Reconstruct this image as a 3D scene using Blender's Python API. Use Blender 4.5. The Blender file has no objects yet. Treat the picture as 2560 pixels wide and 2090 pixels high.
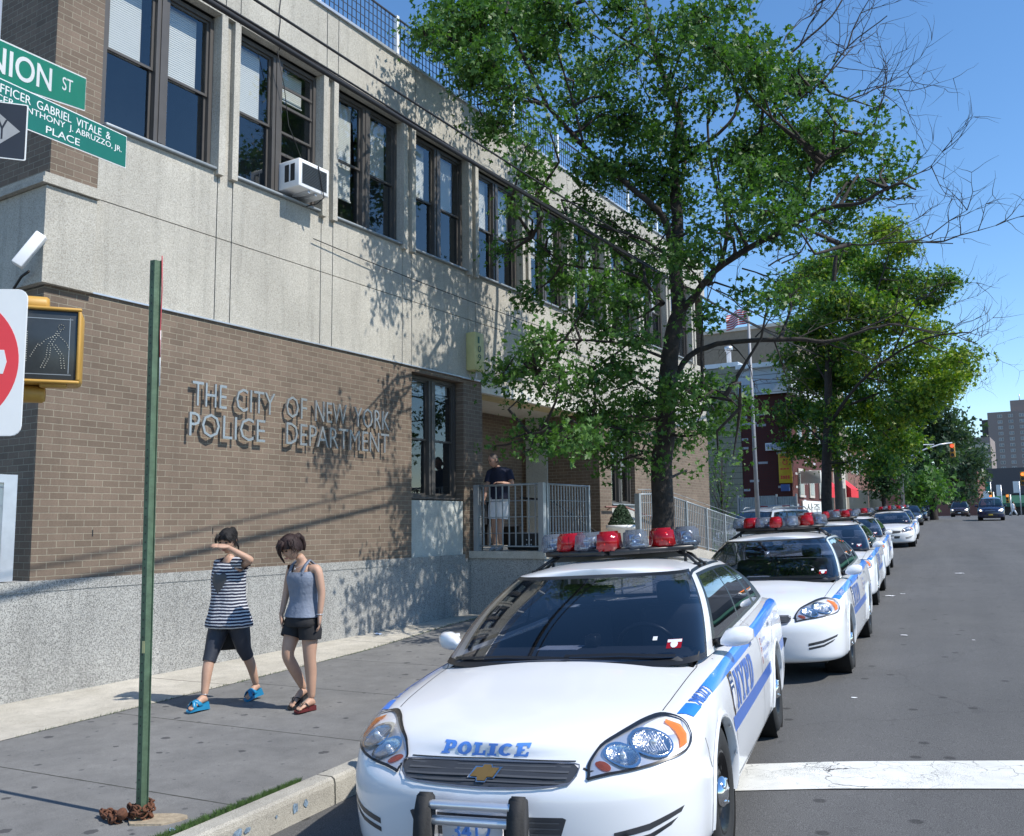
import bpy, bmesh, math, random
import numpy as np
from mathutils import Vector, Matrix, noise
from mathutils.bvhtree import BVHTree
from mathutils.geometry import delaunay_2d_cdt
random.seed(7); RNG = np.random.default_rng(7)
C = bpy.context.scene.collection
D = bpy.data
PI = math.pi

# ------------------------------------------------------------------ camera
FPX, YAW, PITCH, ROLL, CAMH = 2235.0, 0.557, 0.1175, -0.0125, 1.88
def cam_axes():
    cy, sy, cp, sp = math.cos(YAW), math.sin(YAW), math.cos(PITCH), math.sin(PITCH)
    f = Vector((-sy*cp, cy*cp, sp)); r = Vector((cy, sy, 0)); u = r.cross(f)
    c, s = math.cos(ROLL), math.sin(ROLL)
    return c*r+s*u, -s*r+c*u, f
AR, AU, AF = cam_axes()
cd = D.cameras.new('camera'); cam = D.objects.new('camera', cd); C.objects.link(cam)
cd.sensor_width = 36; cd.lens = 36*FPX/2560; cd.clip_start = .1; cd.clip_end = 3000
cam.matrix_world = Matrix(((AR.x, AU.x, -AF.x, 0), (AR.y, AU.y, -AF.y, 0), (AR.z, AU.z, -AF.z, CAMH), (0, 0, 0, 1)))
bpy.context.scene.camera = cam
def at(u, v, dep):           # survey helper: bearing of a point of the street, at a given distance
    p = AR*((u-1280)/FPX*dep) + AU*(-(v-1045)/FPX*dep) + AF*dep
    return Vector((p.x, p.y, p.z+CAMH))
def at_y(u, v, y):
    d = AR*((u-1280)/FPX) + AU*(-(v-1045)/FPX) + AF
    t = y/d.y
    return Vector((d.x*t, y, CAMH+d.z*t))
def at_x(u, v, x):
    d = AR*((u-1280)/FPX) + AU*(-(v-1045)/FPX) + AF
    t = x/d.x
    return Vector((x, d.y*t, CAMH+d.z*t))
# ------------------------------------------------------------------ light
SUN_EL, SUN_AZ = math.radians(50), math.atan2(1, .075)     # azimuth clockwise from +Y
w = D.worlds.new('World'); bpy.context.scene.world = w; w.use_nodes = True
nt = w.node_tree; nt.nodes.clear()
sky = nt.nodes.new('ShaderNodeTexSky'); sky.sky_type = 'NISHITA'; sky.sun_disc = False
sky.sun_elevation = SUN_EL; sky.sun_rotation = SUN_AZ; sky.air_density = 1.0; sky.dust_density = .0; sky.ozone_density = 3.2
bg = nt.nodes.new('ShaderNodeBackground'); bg.inputs[1].default_value = .15
wo = nt.nodes.new('ShaderNodeOutputWorld')
hs = nt.nodes.new('ShaderNodeHueSaturation'); hs.inputs['Saturation'].default_value = 1.16; hs.inputs['Value'].default_value = 1.12
nt.links.new(sky.outputs[0], hs.inputs['Color']); nt.links.new(hs.outputs[0], bg.inputs[0]); nt.links.new(bg.outputs[0], wo.inputs[0])
sl = D.lights.new('sun', 'SUN'); sl.energy = 4.6; sl.angle = math.radians(.5); sl.color = (1, .95, .87)
so = D.objects.new('sun', sl); C.objects.link(so)
sd = Vector((math.sin(SUN_AZ)*math.cos(SUN_EL), math.cos(SUN_AZ)*math.cos(SUN_EL), math.sin(SUN_EL)))
so.rotation_euler = sd.to_track_quat('Z', 'Y').to_euler(); so.location = (0, 0, 30)
sc = bpy.context.scene
sc.view_settings.view_transform = 'Standard'; sc.view_settings.look = 'None'; sc.view_settings.gamma = 1
sc.view_settings.use_curve_mapping = False; sc.view_settings.exposure = 0.3
sc.cycles.max_bounces = 8; sc.cycles.transparent_max_bounces = 12
sc.cycles.use_adaptive_sampling = True

# ------------------------------------------------------------------ materials
class NT:
    def __init__(s, name):
        s.m = D.materials.new(name); s.m.use_nodes = True
        s.t = s.m.node_tree; s.b = s.t.nodes['Principled BSDF']; s.o = s.t.nodes['Material Output']
    def n(s, typ, **kw):
        x = s.t.nodes.new('ShaderNode'+typ)
        for k, v in kw.items():
            if k.startswith('_'): setattr(x, k[1:], v)
            else: x.inputs[k.replace('__', ' ')].default_value = v
        return x
    def l(s, a, b): s.t.links.new(a, b)
    def geo(s, kind='Object'): return s.n('TexCoord').outputs[kind]
    def pos(s): return s.n('NewGeometry').outputs['Position']
    def noise(s, vec, scale, detail=4, rough=.6):
        x = s.n('TexNoise', Scale=scale, Detail=detail, Roughness=rough); s.l(vec, x.inputs['Vector']); return x.outputs['Fac']
    def ramp(s, fac, stops, const=False):
        r = s.n('ValToRGB'); cr = r.color_ramp
        if const: cr.interpolation = 'CONSTANT'
        while len(cr.elements) < len(stops): cr.elements.new(.5)
        for e, (p, c) in zip(cr.elements, stops):
            e.position = p; e.color = (*c, 1) if isinstance(c, tuple) else (c, c, c, 1)
        s.l(fac, r.inputs[0]); return r.outputs[0]
    def math(s, op, a, b=None, c=None):
        x = s.n('Math', _operation=op)
        for i, q in enumerate((a, b, c)):
            if q is None: continue
            if isinstance(q, (int, float)): x.inputs[i].default_value = q
            else: s.l(q, x.inputs[i])
        return x.outputs[0]
    def mix(s, fac, a, b, mode='MIX'):
        x = s.n('Mix', _data_type='RGBA', _blend_type=mode)
        for i, q in ((0, fac), (6, a), (7, b)):
            if isinstance(q, (int, float)): x.inputs[i].default_value = q if i == 0 else (q, q, q, 1)
            elif isinstance(q, tuple): x.inputs[i].default_value = (*q, 1)
            else: s.l(q, x.inputs[i])
        return x.outputs[2]
    def sep(s, v):
        x = s.n('SeparateXYZ'); s.l(v, x.inputs[0]); return x.outputs
    def comb(s, a, b, c=0.0):
        x = s.n('CombineXYZ')
        for i, q in enumerate((a, b, c)):
            if isinstance(q, (int, float)): x.inputs[i].default_value = q
            else: s.l(q, x.inputs[i])
        return x.outputs[0]
    def bump(s, h, dist=.01, st=1.0):
        x = s.n('Bump', Strength=st, Distance=dist); s.l(h, x.inputs['Height']); s.l(x.outputs[0], s.b.inputs['Normal'])
    def col(s, c):
        if isinstance(c, tuple): s.b.inputs['Base Color'].default_value = (*c, 1)
        else: s.l(c, s.b.inputs['Base Color'])
M = {}
def mat(name, color, rough=.6, metal=0.0, var=.12, vs=6.0, bump=0.0, bs=40.0, spec=.5, coat=0.0, emit=None, es=0.0):
    k = NT(name); p = k.geo()
    f = k.noise(p, vs, 5)
    c0 = tuple(x*(1-var) for x in color); c1 = tuple(min(1, x*(1+var)) for x in color)
    k.col(k.ramp(f, [(.3, c0), (.7, c1)]))
    k.b.inputs['Roughness'].default_value = rough; k.b.inputs['Metallic'].default_value = metal
    k.b.inputs['Specular IOR Level'].default_value = spec; k.b.inputs['Coat Weight'].default_value = coat; k.b.inputs['Coat Roughness'].default_value = .04
    if bump: k.bump(k.noise(p, bs, 3), bump)
    if emit: k.b.inputs['Emission Color'].default_value = (*emit, 1); k.b.inputs['Emission Strength'].default_value = es
    M[name] = k.m; return k.m
def glass(name, tint=(.02, .03, .03), trans=.5, rough=.02, refl=1.6):
    k = NT(name); k.t.nodes.remove(k.b)
    tr = k.n('BsdfTransparent'); tr.inputs[0].default_value = (*[min(1, trans*(1+t*4)) for t in tint], 1)
    gl = k.n('BsdfGlossy', Roughness=rough); gl.inputs[0].default_value = (1, 1, 1, 1)
    fr = k.n('Fresnel', IOR=1.52); k.l(k.math('MULTIPLY_ADD', k.n('NewGeometry').outputs['Backfacing'], -.862, 1.52), fr.inputs['IOR']); mx = k.n('MixShader')
    f2 = k.math('MULTIPLY_ADD', fr.outputs[0], refl, .015)
    k.l(f2, mx.inputs[0]); k.l(tr.outputs[0], mx.inputs[1]); k.l(gl.outputs[0], mx.inputs[2]); k.l(mx.outputs[0], k.o.inputs[0])
    M[name] = k.m; return k.m

# ------------------------------------------------------------------ mesh building
ORG = {}
def thing(name, label, cat, loc=(0, 0, 0), rz=0, group=None, kind=None):
    o = D.objects.new(name, None); C.objects.link(o); o.location = loc; o.rotation_euler = (0, 0, rz); o.empty_display_size = .2
    ORG[o.name] = Vector(loc) if rz == 0 else None
    tag(o, label, cat, group, kind); return o
def tag(o, label=None, cat=None, group=None, kind=None):
    for k, v in (('label', label), ('category', cat), ('group', group), ('kind', kind)):
        if v: o[k] = v
    return o
class MB:
    def __init__(s): s.v = []; s.f = []; s.sm = []; s.mi = []; s.cm = 0
    def add(s, vs, fs, smooth=False):
        b = len(s.v); s.v += [tuple(p) for p in vs]
        for f in fs: s.f.append(tuple(b+i for i in f)); s.sm.append(smooth); s.mi.append(s.cm)
        return s
    def box(s, x0, x1, y0, y1, z0, z1, mtx=None):
        P = [Vector((x, y, z)) for z in (z0, z1) for y in (y0, y1) for x in (x0, x1)]
        if mtx: P = [mtx @ p for p in P]
        return s.add(P, [(0, 2, 3, 1), (4, 5, 7, 6), (0, 1, 5, 4), (2, 6, 7, 3), (0, 4, 6, 2), (1, 3, 7, 5)])
    def bbox(s, x0, x1, y0, y1, z0, z1, r=.01, mtx=None, seg=2):     # bevelled box
        bm = bmesh.new(); bmesh.ops.create_cube(bm, size=1)
        for v in bm.verts: v.co = Vector(((x0+x1)/2+v.co.x*(x1-x0), (y0+y1)/2+v.co.y*(y1-y0), (z0+z1)/2+v.co.z*(z1-z0)))
        bmesh.ops.bevel(bm, geom=bm.edges[:], offset=r, segments=seg, affect='EDGES', profile=.5)
        return s.bm(bm, mtx, True)
    def bm(s, bm, mtx=None, smooth=False):
        bm.verts.ensure_lookup_table()
        s.add([(mtx @ v.co) if mtx else v.co for v in bm.verts], [[v.index for v in f.verts] for f in bm.faces], smooth); bm.free(); return s
    def tube(s, pts, r, n=8, cap=True, smooth=True):
        pts = [Vector(p) for p in pts]; rs = r if isinstance(r, (list, tuple)) else [r]*len(pts)
        vs = []; prev = None
        for i, p in enumerate(pts):
            t = (pts[min(i+1, len(pts)-1)]-pts[max(i-1, 0)]).normalized()
            if prev is None:
                a = Vector((0, 0, 1)) if abs(t.z) < .9 else Vector((1, 0, 0)); e1 = t.cross(a).normalized()
            else:
                e1 = (prev-t*prev.dot(t)).normalized()
            prev = e1; e2 = t.cross(e1)
            for k in range(n):
                a = 2*PI*k/n; vs.append(p+(e1*math.cos(a)+e2*math.sin(a))*rs[i])
        fs = []
        for i in range(len(pts)-1):
            for k in range(n): fs.append((i*n+k, i*n+(k+1) % n, (i+1)*n+(k+1) % n, (i+1)*n+k))
        s.add(vs, fs, smooth)
        if cap: s.add([], []); b = len(s.v)-len(vs); s.f += [tuple(b+k for k in range(n))[::-1], tuple(b+(len(pts)-1)*n+k for k in range(n))]; s.sm += [False]*2; s.mi += [s.cm]*2
        return s
    def lathe(s, prof, axis_o, axis_d, n=24, smooth=True):       # prof: (radius, distance along the axis)
        o = Vector(axis_o); d = Vector(axis_d).normalized(); a = Vector((0, 0, 1)) if abs(d.z) < .9 else Vector((1, 0, 0))
        e1 = d.cross(a).normalized(); e2 = d.cross(e1)
        vs = [o+d*h+(e1*math.cos(2*PI*k/n)+e2*math.sin(2*PI*k/n))*r for r, h in prof for k in range(n)]
        return s.add(vs, [(i*n+k, i*n+(k+1) % n, (i+1)*n+(k+1) % n, (i+1)*n+k) for i in range(len(prof)-1) for k in range(n)], smooth)
    def prism(s, poly, z0, z1, mtx=None):           # 2D polygon (local xy) extruded in local z
        n = len(poly); P = [Vector((x, y, z0)) for x, y in poly]+[Vector((x, y, z1)) for x, y in poly]
        if mtx: P = [mtx @ p for p in P]
        return s.add(P, [tuple(range(n))[::-1], tuple(range(n, 2*n))]+[(i, (i+1) % n, n+(i+1) % n, n+i) for i in range(n)])
    def grid(s, rows, smooth=True, close=False):
        m = len(rows[0]); vs = [p for r in rows for p in r]
        k2 = m if close else m-1
        return s.add(vs, [(i*m+k, i*m+(k+1) % m, (i+1)*m+(k+1) % m, (i+1)*m+k) for i in range(len(rows)-1) for k in range(k2)], smooth)
    def ell(s, c, r, n=12, m=8, mtx=None):
        P = []
        for i in range(m+1):
            t = PI*i/m
            P.append([Vector((r[0]*math.sin(t)*math.cos(2*PI*k/n), r[1]*math.sin(t)*math.sin(2*PI*k/n), r[2]*math.cos(t))) for k in range(n)])
        if mtx: P = [[mtx.to_3x3() @ p for p in q] for q in P]
        c = Vector(c); return s.grid([[p+c for p in q] for q in P], True, True)
    def build(s, name, material, parent=None, label=None, world=True):
        me = D.meshes.new(name); V = s.v
        if parent is not None and world and ORG.get(parent.name) is not None:
            o0 = ORG[parent.name]; V = [(x-o0.x, y-o0.y, z-o0.z) for x, y, z in V]
        me.from_pydata(V, [], s.f); me.polygons.foreach_set('use_smooth', s.sm)
        ms = material if isinstance(material, (list, tuple)) else [material]
        for m in ms: me.materials.append(m)
        if len(ms) > 1: me.polygons.foreach_set('material_index', s.mi)
        me.update(); o = D.objects.new(name, me); C.objects.link(o)
        if parent is not None:
            o.parent = parent; ORG[o.name] = ORG.get(parent.name)
        if label: o['label'] = label
        return o
def recalc(o):
    bm = bmesh.new(); bm.from_mesh(o.data); bmesh.ops.remove_doubles(bm, verts=bm.verts, dist=1e-5); bmesh.ops.recalc_face_normals(bm, faces=bm.faces); bm.to_mesh(o.data); bm.free(); return o
def text_geo(txt, w, h, depth=.01, shear=0.0, bold=0.0, face_res=2):      # returns verts, faces of a text in a box (0..w, 0..h)
    cu = D.curves.new('t', 'FONT'); cu.body = txt; cu.extrude = depth/2; cu.offset = bold; cu.shear = shear; cu.resolution_u = face_res; cu.fill_mode = 'BOTH'
    ob = D.objects.new('t', cu); C.objects.link(ob)
    dg = bpy.context.evaluated_depsgraph_get(); me = D.meshes.new_from_object(ob.evaluated_get(dg))
    V = np.array([v.co[:] for v in me.vertices]); F = [tuple(p.vertices) for p in me.polygons]
    D.objects.remove(ob); D.curves.remove(cu); D.meshes.remove(me)
    mn, mx = V.min(0), V.max(0)
    V[:, 0] = (V[:, 0]-mn[0])/(mx[0]-mn[0])*w
    if h: V[:, 1] = (V[:, 1]-mn[1])/(mx[1]-mn[1])*h
    V[:, 2] += depth/2 
    return V, F
def text_on(mb, txt, origin, ux, uy, w, h, depth=.01, **k):
    V, F = text_geo(txt, w, h, depth, **k); o = Vector(origin); ux = Vector(ux).normalized(); uy = Vector(uy).normalized(); n = ux.cross(uy)
    mb.add([o+ux*x+uy*y+n*z for x, y, z in V], F)
def dup(o, parent=None):
    c = o.copy(); C.objects.link(c); c.parent = parent
    for ch in [x for x in D.objects if x.parent == o]: dup(ch, c)
    return c
def rotz(a): return Matrix.Rotation(a, 4, 'Z')

# ------------------------------------------------------------------ the lie of the land
GY = [-60, 0, 30, 40, 48, 60, 70, 80, 100, 120, 400]; GZ = [-1.0, 0, .54, .68, .82, 1.08, 1.32, 1.56, 1.82, 1.92, 3.0]
def gz(y): return float(np.interp(y, GY, GZ))
CY = [-40, 3.4, 9, 14, 30, 200]; CX = [-1.6, -4.19, -4.70, -5.15, -6.95, -26.8]
def curb(y): return float(np.interp(y, CY, CX))
def road(x, y): return gz(y)+float(np.interp(x-curb(y), [-1, 0, 3, 6, 30], [-.05, -.04, .08, .12, .12]))
def walk(y): return gz(y)+.13
# ================================================================== materials of the place
def m_asphalt():
    k = NT('asphalt'); p = k.pos()
    a = k.noise(p, 190, 2, .7); b = k.noise(p, .9, 5); c = k.noise(p, 9, 4)
    s0 = k.sep(p); lane = k.math('ADD', s0[0], k.math('MULTIPLY', s0[1], .115)); b2 = k.noise(k.comb(k.math('MULTIPLY', lane, 1.1), k.math('MULTIPLY', s0[1], .05), 0.0), 1.0, 4)
    base = k.ramp(k.math('MULTIPLY_ADD', b2, .6, k.math('MULTIPLY', b, .4)), [(.30, (.082, .082, .082)), (.70, (.126, .125, .123))])
    sp = k.ramp(a, [(.30, .30), (.5, .95), (.72, 1.9)])
    col = k.mix(1.0, base, sp, 'MULTIPLY')
    st = k.ramp(c, [(.66, 1.0), (.72, .78)]); col = k.mix(1.0, col, st, 'MULTIPLY')
    # tyre polish and long tar-sealed cracks
    v = k.n('TexVoronoi', _feature='DISTANCE_TO_EDGE', Scale=.33); wv = k.n('TexNoise', Scale=1.3, Detail=6.0); k.l(p, wv.inputs['Vector'])
    pp = k.n('VectorMath', _operation='ADD'); k.l(p, pp.inputs[0]); k.l(wv.outputs['Color'], pp.inputs[1]); k.l(pp.outputs[0], v.inputs['Vector'])
    cr = k.ramp(v.outputs['Distance'], [(.0, .72), (.007, 1.0)]); col = k.mix(.6, col, k.mix(1.0, col, cr, 'MULTIPLY'))
    # small dark spots
    v2 = k.n('TexVoronoi', Scale=1.1, _voronoi_dimensions='2D'); k.l(p, v2.inputs['Vector'])
    s2 = k.ramp(v2.outputs['Distance'], [(.035, .5), (.05, 1.0)]); col = k.mix(1.0, col, s2, 'MULTIPLY')
    k.col(col); k.b.inputs['Roughness'].default_value = .85; k.b.inputs['Specular IOR Level'].default_value = .3
    k.bump(a, .004); M['asphalt'] = k.m
def m_walk(name, c0, c1, period, off, gum, joint=True, grain=1.6):
    k = NT(name); p = k.pos(); s = k.sep(p)
    a = k.noise(p, 1.4, 6); g = k.noise(p, 230, 2, .7)
    col = k.ramp(a, [(.28, c0), (.72, c1)])
    col = k.mix(1.0, col, k.ramp(g, [(.3, 1/grain), (.7, grain**.6)]), 'MULTIPLY')
    st = k.ramp(k.noise(p, 5, 6, .7), [(.35, .86), (.6, 1.04)]); col = k.mix(1.0, col, st, 'MULTIPLY')
    if gum:
        v = k.n('TexVoronoi', Scale=2.1, Randomness=1.0, _voronoi_dimensions='2D'); wn = k.n('TexNoise', Scale=22.0); k.l(p, wn.inputs['Vector'])
        ad = k.n('VectorMath', _operation='MULTIPLY_ADD'); k.l(wn.outputs['Color'], ad.inputs[0]); ad.inputs[1].default_value = (.05, .05, 0); k.l(p, ad.inputs[2]); k.l(ad.outputs[0], v.inputs['Vector'])
        thr = k.math('MULTIPLY', k.sep(v.outputs['Color'])[0], .085)
        m = k.math('LESS_THAN', v.outputs['Distance'], thr)
        col = k.mix(k.math('MULTIPLY', m, .75), col, (.045, .045, .05))
        v = k.n('TexVoronoi', Scale=5.1, _voronoi_dimensions='2D'); k.l(p, v.inputs['Vector'])
        m = k.math('LESS_THAN', v.outputs['Distance'], k.math('MULTIPLY', k.math('POWER', k.sep(v.outputs['Color'])[1], 2.5), .10))
        col = k.mix(k.math('MULTIPLY', m, .6), col, (.06, .06, .065))
    if joint:
        yy = k.math('ADD', s[1], k.math('MULTIPLY', s[0], -.10))
        fr = k.math('FRACT', k.math('DIVIDE', k.math('SUBTRACT', yy, off), period))
        d = k.math('MULTIPLY', k.math('MINIMUM', fr, k.math('SUBTRACT', 1.0, fr)), period)
        wob = k.math('MULTIPLY', k.noise(p, 14, 4), .014)
        jm = k.math('LESS_THAN', d, wob)
        col = k.mix(jm, col, (.055, .055, .05))
        k.bump(k.math('ADD', k.math('MULTIPLY', g, .25), k.math('MULTIPLY', k.math('SUBTRACT', 1.0, jm), 1.0)), .006)
    else: k.bump(g, .004)
    k.col(col); k.b.inputs['Roughness'].default_value = .9; k.b.inputs['Specular IOR Level'].default_value = .25
    M[name] = k.m
def m_brick(name, side=False, b0=(.140, .103, .075), b1=(.188, .139, .103), mo=(.275, .24, .18), bw=.195, bh=.0705):
    k = NT(name); p = k.pos(); s = k.sep(p)
    vec = k.comb(s[0] if side else s[1], s[2], 0.0)
    t = k.n('TexBrick', Scale=1.0); t.offset = .5; t.squash = 1; t.inputs['Brick Width'].default_value = bw; t.inputs['Row Height'].default_value = bh
    t.inputs['Mortar Size'].default_value = .0048; t.inputs['Mortar Smooth'].default_value = .15; t.inputs['Bias'].default_value = -.1
    t.inputs['Color1'].default_value = (*b0, 1); t.inputs['Color2'].default_value = (*b1, 1); t.inputs['Mortar'].default_value = (*mo, 1)
    k.l(vec, t.inputs['Vector'])
    big = k.mix(1.0, k.ramp(k.noise(p, .7, 6), [(.3, .84), (.7, 1.12)]), k.ramp(k.noise(k.comb(k.math('MULTIPLY', s[0], 2.0), k.math('MULTIPLY', s[1], 2.0), k.math('MULTIPLY', s[2], .25)), 1.3, 6, .7), [(.5, 1.0), (.75, .80)]), 'MULTIPLY'); fine = k.ramp(k.noise(p, 60, 3), [(.3, .85), (.7, 1.12)])
    col = k.mix(1.0, k.mix(1.0, t.outputs['Color'], big, 'MULTIPLY'), fine, 'MULTIPLY')
    k.col(col); k.b.inputs['Roughness'].default_value = .85
    k.bump(k.math('SUBTRACT', 1.0, t.outputs['Fac']), .006); M[name] = k.m
def m_aggregate(name, c0, c1, c2, scale, streak=True):
    k = NT(name); p = k.pos(); s = k.sep(p)
    v = k.n('TexVoronoi', Scale=scale); k.l(p, v.inputs['Vector'])
    f = k.sep(v.outputs['Color'])[0]
    col = k.ramp(f, [(.0, c0), (.35, c1), (1.0, c2)])
    big = k.ramp(k.noise(p, .8, 6), [(.28, .84), (.7, 1.08)]); col = k.mix(1.0, col, big, 'MULTIPLY')
    if streak:
        vec = k.comb(k.math('MULTIPLY', s[0], 3.0), k.math('MULTIPLY', s[1], 3.0), k.math('MULTIPLY', s[2], .18))
        n = k.noise(vec, 2.4, 5, .65); col = k.mix(1.0, col, k.ramp(n, [(.52, 1.0), (.80, .74)]), 'MULTIPLY')
        spots = k.noise(p, .35, 3, .7); col = k.mix(1.0, col, k.ramp(spots, [(.35, .90), (.65, 1.05)]), 'MULTIPLY')
        isl = k.n('NewGeometry').outputs['Random Per Island']; col = k.mix(1.0, col, k.ramp(isl, [(0, .93), (1, 1.05)]), 'MULTIPLY')
    k.col(col); k.b.inputs['Roughness'].default_value = .88; k.b.inputs['Specular IOR Level'].default_value = .3
    k.bump(f, .006); M[name] = k.m
m_asphalt()
m_walk('sidewalk', (.150, .150, .148), (.205, .203, .196), 1.56, 4.35, True)
m_walk('kerb_concrete', (.30, .285, .25), (.40, .38, .33), 3.05, 2.0, False, True, 2.3)
m_walk('pale_concrete', (.38, .355, .30), (.50, .47, .41), 3.05, 1.2, False, True, 2.2)
m_brick('brick'); m_brick('brick_side', True)
m_brick('red_brick', False, (.16, .06, .045), (.24, .10, .07), (.35, .32, .28)); m_brick('red_brick_side', True, (.05, .018, .016), (.075, .028, .022), (.09, .07, .065))
m_aggregate('aggregate', (.36, .335, .285), (.475, .45, .39), (.56, .54, .48), 110)
m_aggregate('granite', (.15, .15, .145), (.345, .345, .325), (.53, .525, .495), 130)
m_aggregate('smooth_panel', (.42, .44, .42), (.50, .52, .49), (.56, .58, .55), 90)
def m_paintline():
    k = NT('road_paint'); p = k.pos()
    v = k.n('TexVoronoi', _feature='DISTANCE_TO_EDGE', Scale=4.0)
    wv = k.n('TexNoise', Scale=5.0, Detail=5.0); k.l(p, wv.inputs['Vector'])
    ad = k.n('VectorMath', _operation='MULTIPLY_ADD'); k.l(wv.outputs['Color'], ad.inputs[0]); ad.inputs[1].default_value = (.35, .35, 0); k.l(p, ad.inputs[2]); k.l(ad.outputs[0], v.inputs['Vector'])
    msk = k.ramp(k.noise(p, .9, 3), [(.45, 0.0), (.6, 1.0)])
    cr = k.math('MULTIPLY', k.math('LESS_THAN', v.outputs['Distance'], .012), msk)
    wear = k.math('GREATER_THAN', k.math('ADD', k.noise(p, 130, 3, .8), k.math('MULTIPLY', k.noise(p, 2.0, 4), .55)), .93)
    col = k.ramp(k.noise(p, 6, 5), [(.3, (.56, .56, .52)), (.7, (.70, .70, .66))])
    col = k.mix(k.math('MAXIMUM', cr, wear), col, (.08, .08, .08))
    k.col(col); k.b.inputs['Roughness'].default_value = .7; M['road_paint'] = k.m
m_paintline()
mat('metal_grey', (.30, .33, .35), .45, .3, .06); mat('galv', (.55, .57, .60), .38, .6, .1)
mat('frame_brown', (.085, .078, .072), .45, .2, .08); mat('dark_frame', (.03, .03, .03), .5)
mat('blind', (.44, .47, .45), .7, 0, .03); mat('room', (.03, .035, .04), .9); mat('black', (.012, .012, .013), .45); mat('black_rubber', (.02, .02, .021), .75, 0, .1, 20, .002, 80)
mat('white_paint', (.78, .79, .80), .45, 0, .04); mat('soffit', (.60, .58, .52), .8, 0, .08); mat('soffit_yellow', (.52, .44, .24), .7, 0, .15)
mat('steel_letter', (.50, .51, .51), .42, .85, .08)
mat('plastic_beige', (.62, .60, .54), .55); mat('cable', (.012, .012, .014), .6)
mat('asphalt_far', (.10, .10, .10), .9); mat('bark', (.036, .030, .026), .95, 0, .4, 9, .02, 14)
glass('window_glass', trans=1.0)

# ================================================================== ground
def strip(name, x0f, x1f, zf, ys, nx, m, kind='structure', label=None):
    b = MB(); b.grid([[(x0f(y)+(x1f(y)-x0f(y))*i/nx, y, zf(x0f(y)+(x1f(y)-x0f(y))*i/nx, y)) for i in range(nx+1)] for y in ys])
    return tag(b.build(name, m), label, kind=kind)
YS = [-40, -20, -10, -5, 0]+[i*1.0 for i in range(1, 60)]+list(range(60, 200, 4))+[200]
b = MB(); b.grid([[(x, y, gz(y)-.35) for x in (-900, -200, -60, -30, 30, 200, 900)] for y in (-400, -60, 0, 30, 45, 65, 90, 120, 400, 1500)]); tag(b.build('ground', M['asphalt_far']), kind='structure')
strip('road', lambda y: curb(y)-.02, lambda y: 30, road, YS, 24, M['asphalt'])
BAND = lambda y: float(np.interp(y, [-10, 4.1, 8.8, 11.5, 20, 60, 200], [-6.5, -7.40, -7.78, -8.30, -9.2, -13, -30]))
strip('sidewalk', lambda y: max(BAND(y), -40), lambda y: curb(y)-.15, lambda x, y: walk(y), YS, 2, M['sidewalk'])
strip('sidewalk_band', lambda y: min(-9.6, BAND(y)-3.2), lambda y: BAND(y), lambda x, y: walk(y)+.004, YS, 2, M['pale_concrete'])
b = MB()
rows = []
for y in YS:
    c = curb(y); z = walk(y)+.004
    rows.append([(c-.15, y, z-.2), (c-.15, y, z), (c-.03, y, z), (c-.008, y, z-.012), (c, y, z-.04), (c+.01, y, z-.4)])
b.grid(rows, False); tag(b.build('kerb', M['kerb_concrete']), kind='structure')
# stop line, laid slightly askew of the lane
P0, P1, P2, P3 = Vector((-4.0, 4.83)), Vector((-4.0, 5.49)), Vector((9.0, 11.73)), Vector((9.0, 10.95))
b = MB(); n = 60
b.grid([[(*(P0.lerp(P3, i/n)).lerp(P1.lerp(P2, i/n), j/3), 0) for j in range(4)] for i in range(n+1)], False)
b.v = [(x, y, road(x, y)+.006) for x, y, z in b.v]; tag(b.build('stop_line', M['road_paint']), kind='structure')
# grass in the joint behind the kerb
mat('grass', (.055, .11, .025), .8, 0, .4, 30)
b = MB()
for i in range(3600):
    y = random.uniform(3.0, 4.45); wd = .05*math.sin(min(1, max(0, (4.5-y)/1.6))*PI*.6+.1)
    x = curb(y)-.16-random.random()*wd; z = walk(y); a = random.uniform(0, 6.28); h = random.uniform(.012, .04); l = random.uniform(-.02, .02)
    dx, dy = math.cos(a)*.003, math.sin(a)*.003
    b.add([(x-dx, y-dy, z), (x+dx, y+dy, z), (x+l, y+l, z+h)], [(0, 1, 2)])
for i in range(900):
    y = random.uniform(4.2, 13); x = BAND(y)+random.gauss(0, .012); z = walk(y); h = random.uniform(.008, .03)
    b.add([(x-.003, y, z), (x+.003, y, z), (x+random.uniform(-.01, .01), y+.01, z+h)], [(0, 1, 2)])
tag(b.build('grass', M['grass']), 'thin green grass growing in the joint behind the kerb', 'grass', kind='stuff')
# patches of old blue paint on the kerb face
mat('blue_smear', (.17, .24, .32), .9, 0, .6, 60)
b = MB()
for y0, w_, h_ in ((4.22, .07, .10), (4.32, .05, .07), (3.72, .09, .08), (3.80, .06, .05), (3.62, .04, .05), (4.05, .02, .03)):
    pts = [(math.cos(t*PI/5)*w_*.5*random.uniform(.5, 1), math.sin(t*PI/5)*h_*.5*random.uniform(.5, 1)) for t in range(10)]
    b.add([(curb(y0+p)+.006, y0+p, walk(y0)-.075+q) for p, q in pts], [tuple(range(10))])
tag(b.build('kerb_paint', M['blue_smear']), kind='structure')
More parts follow.
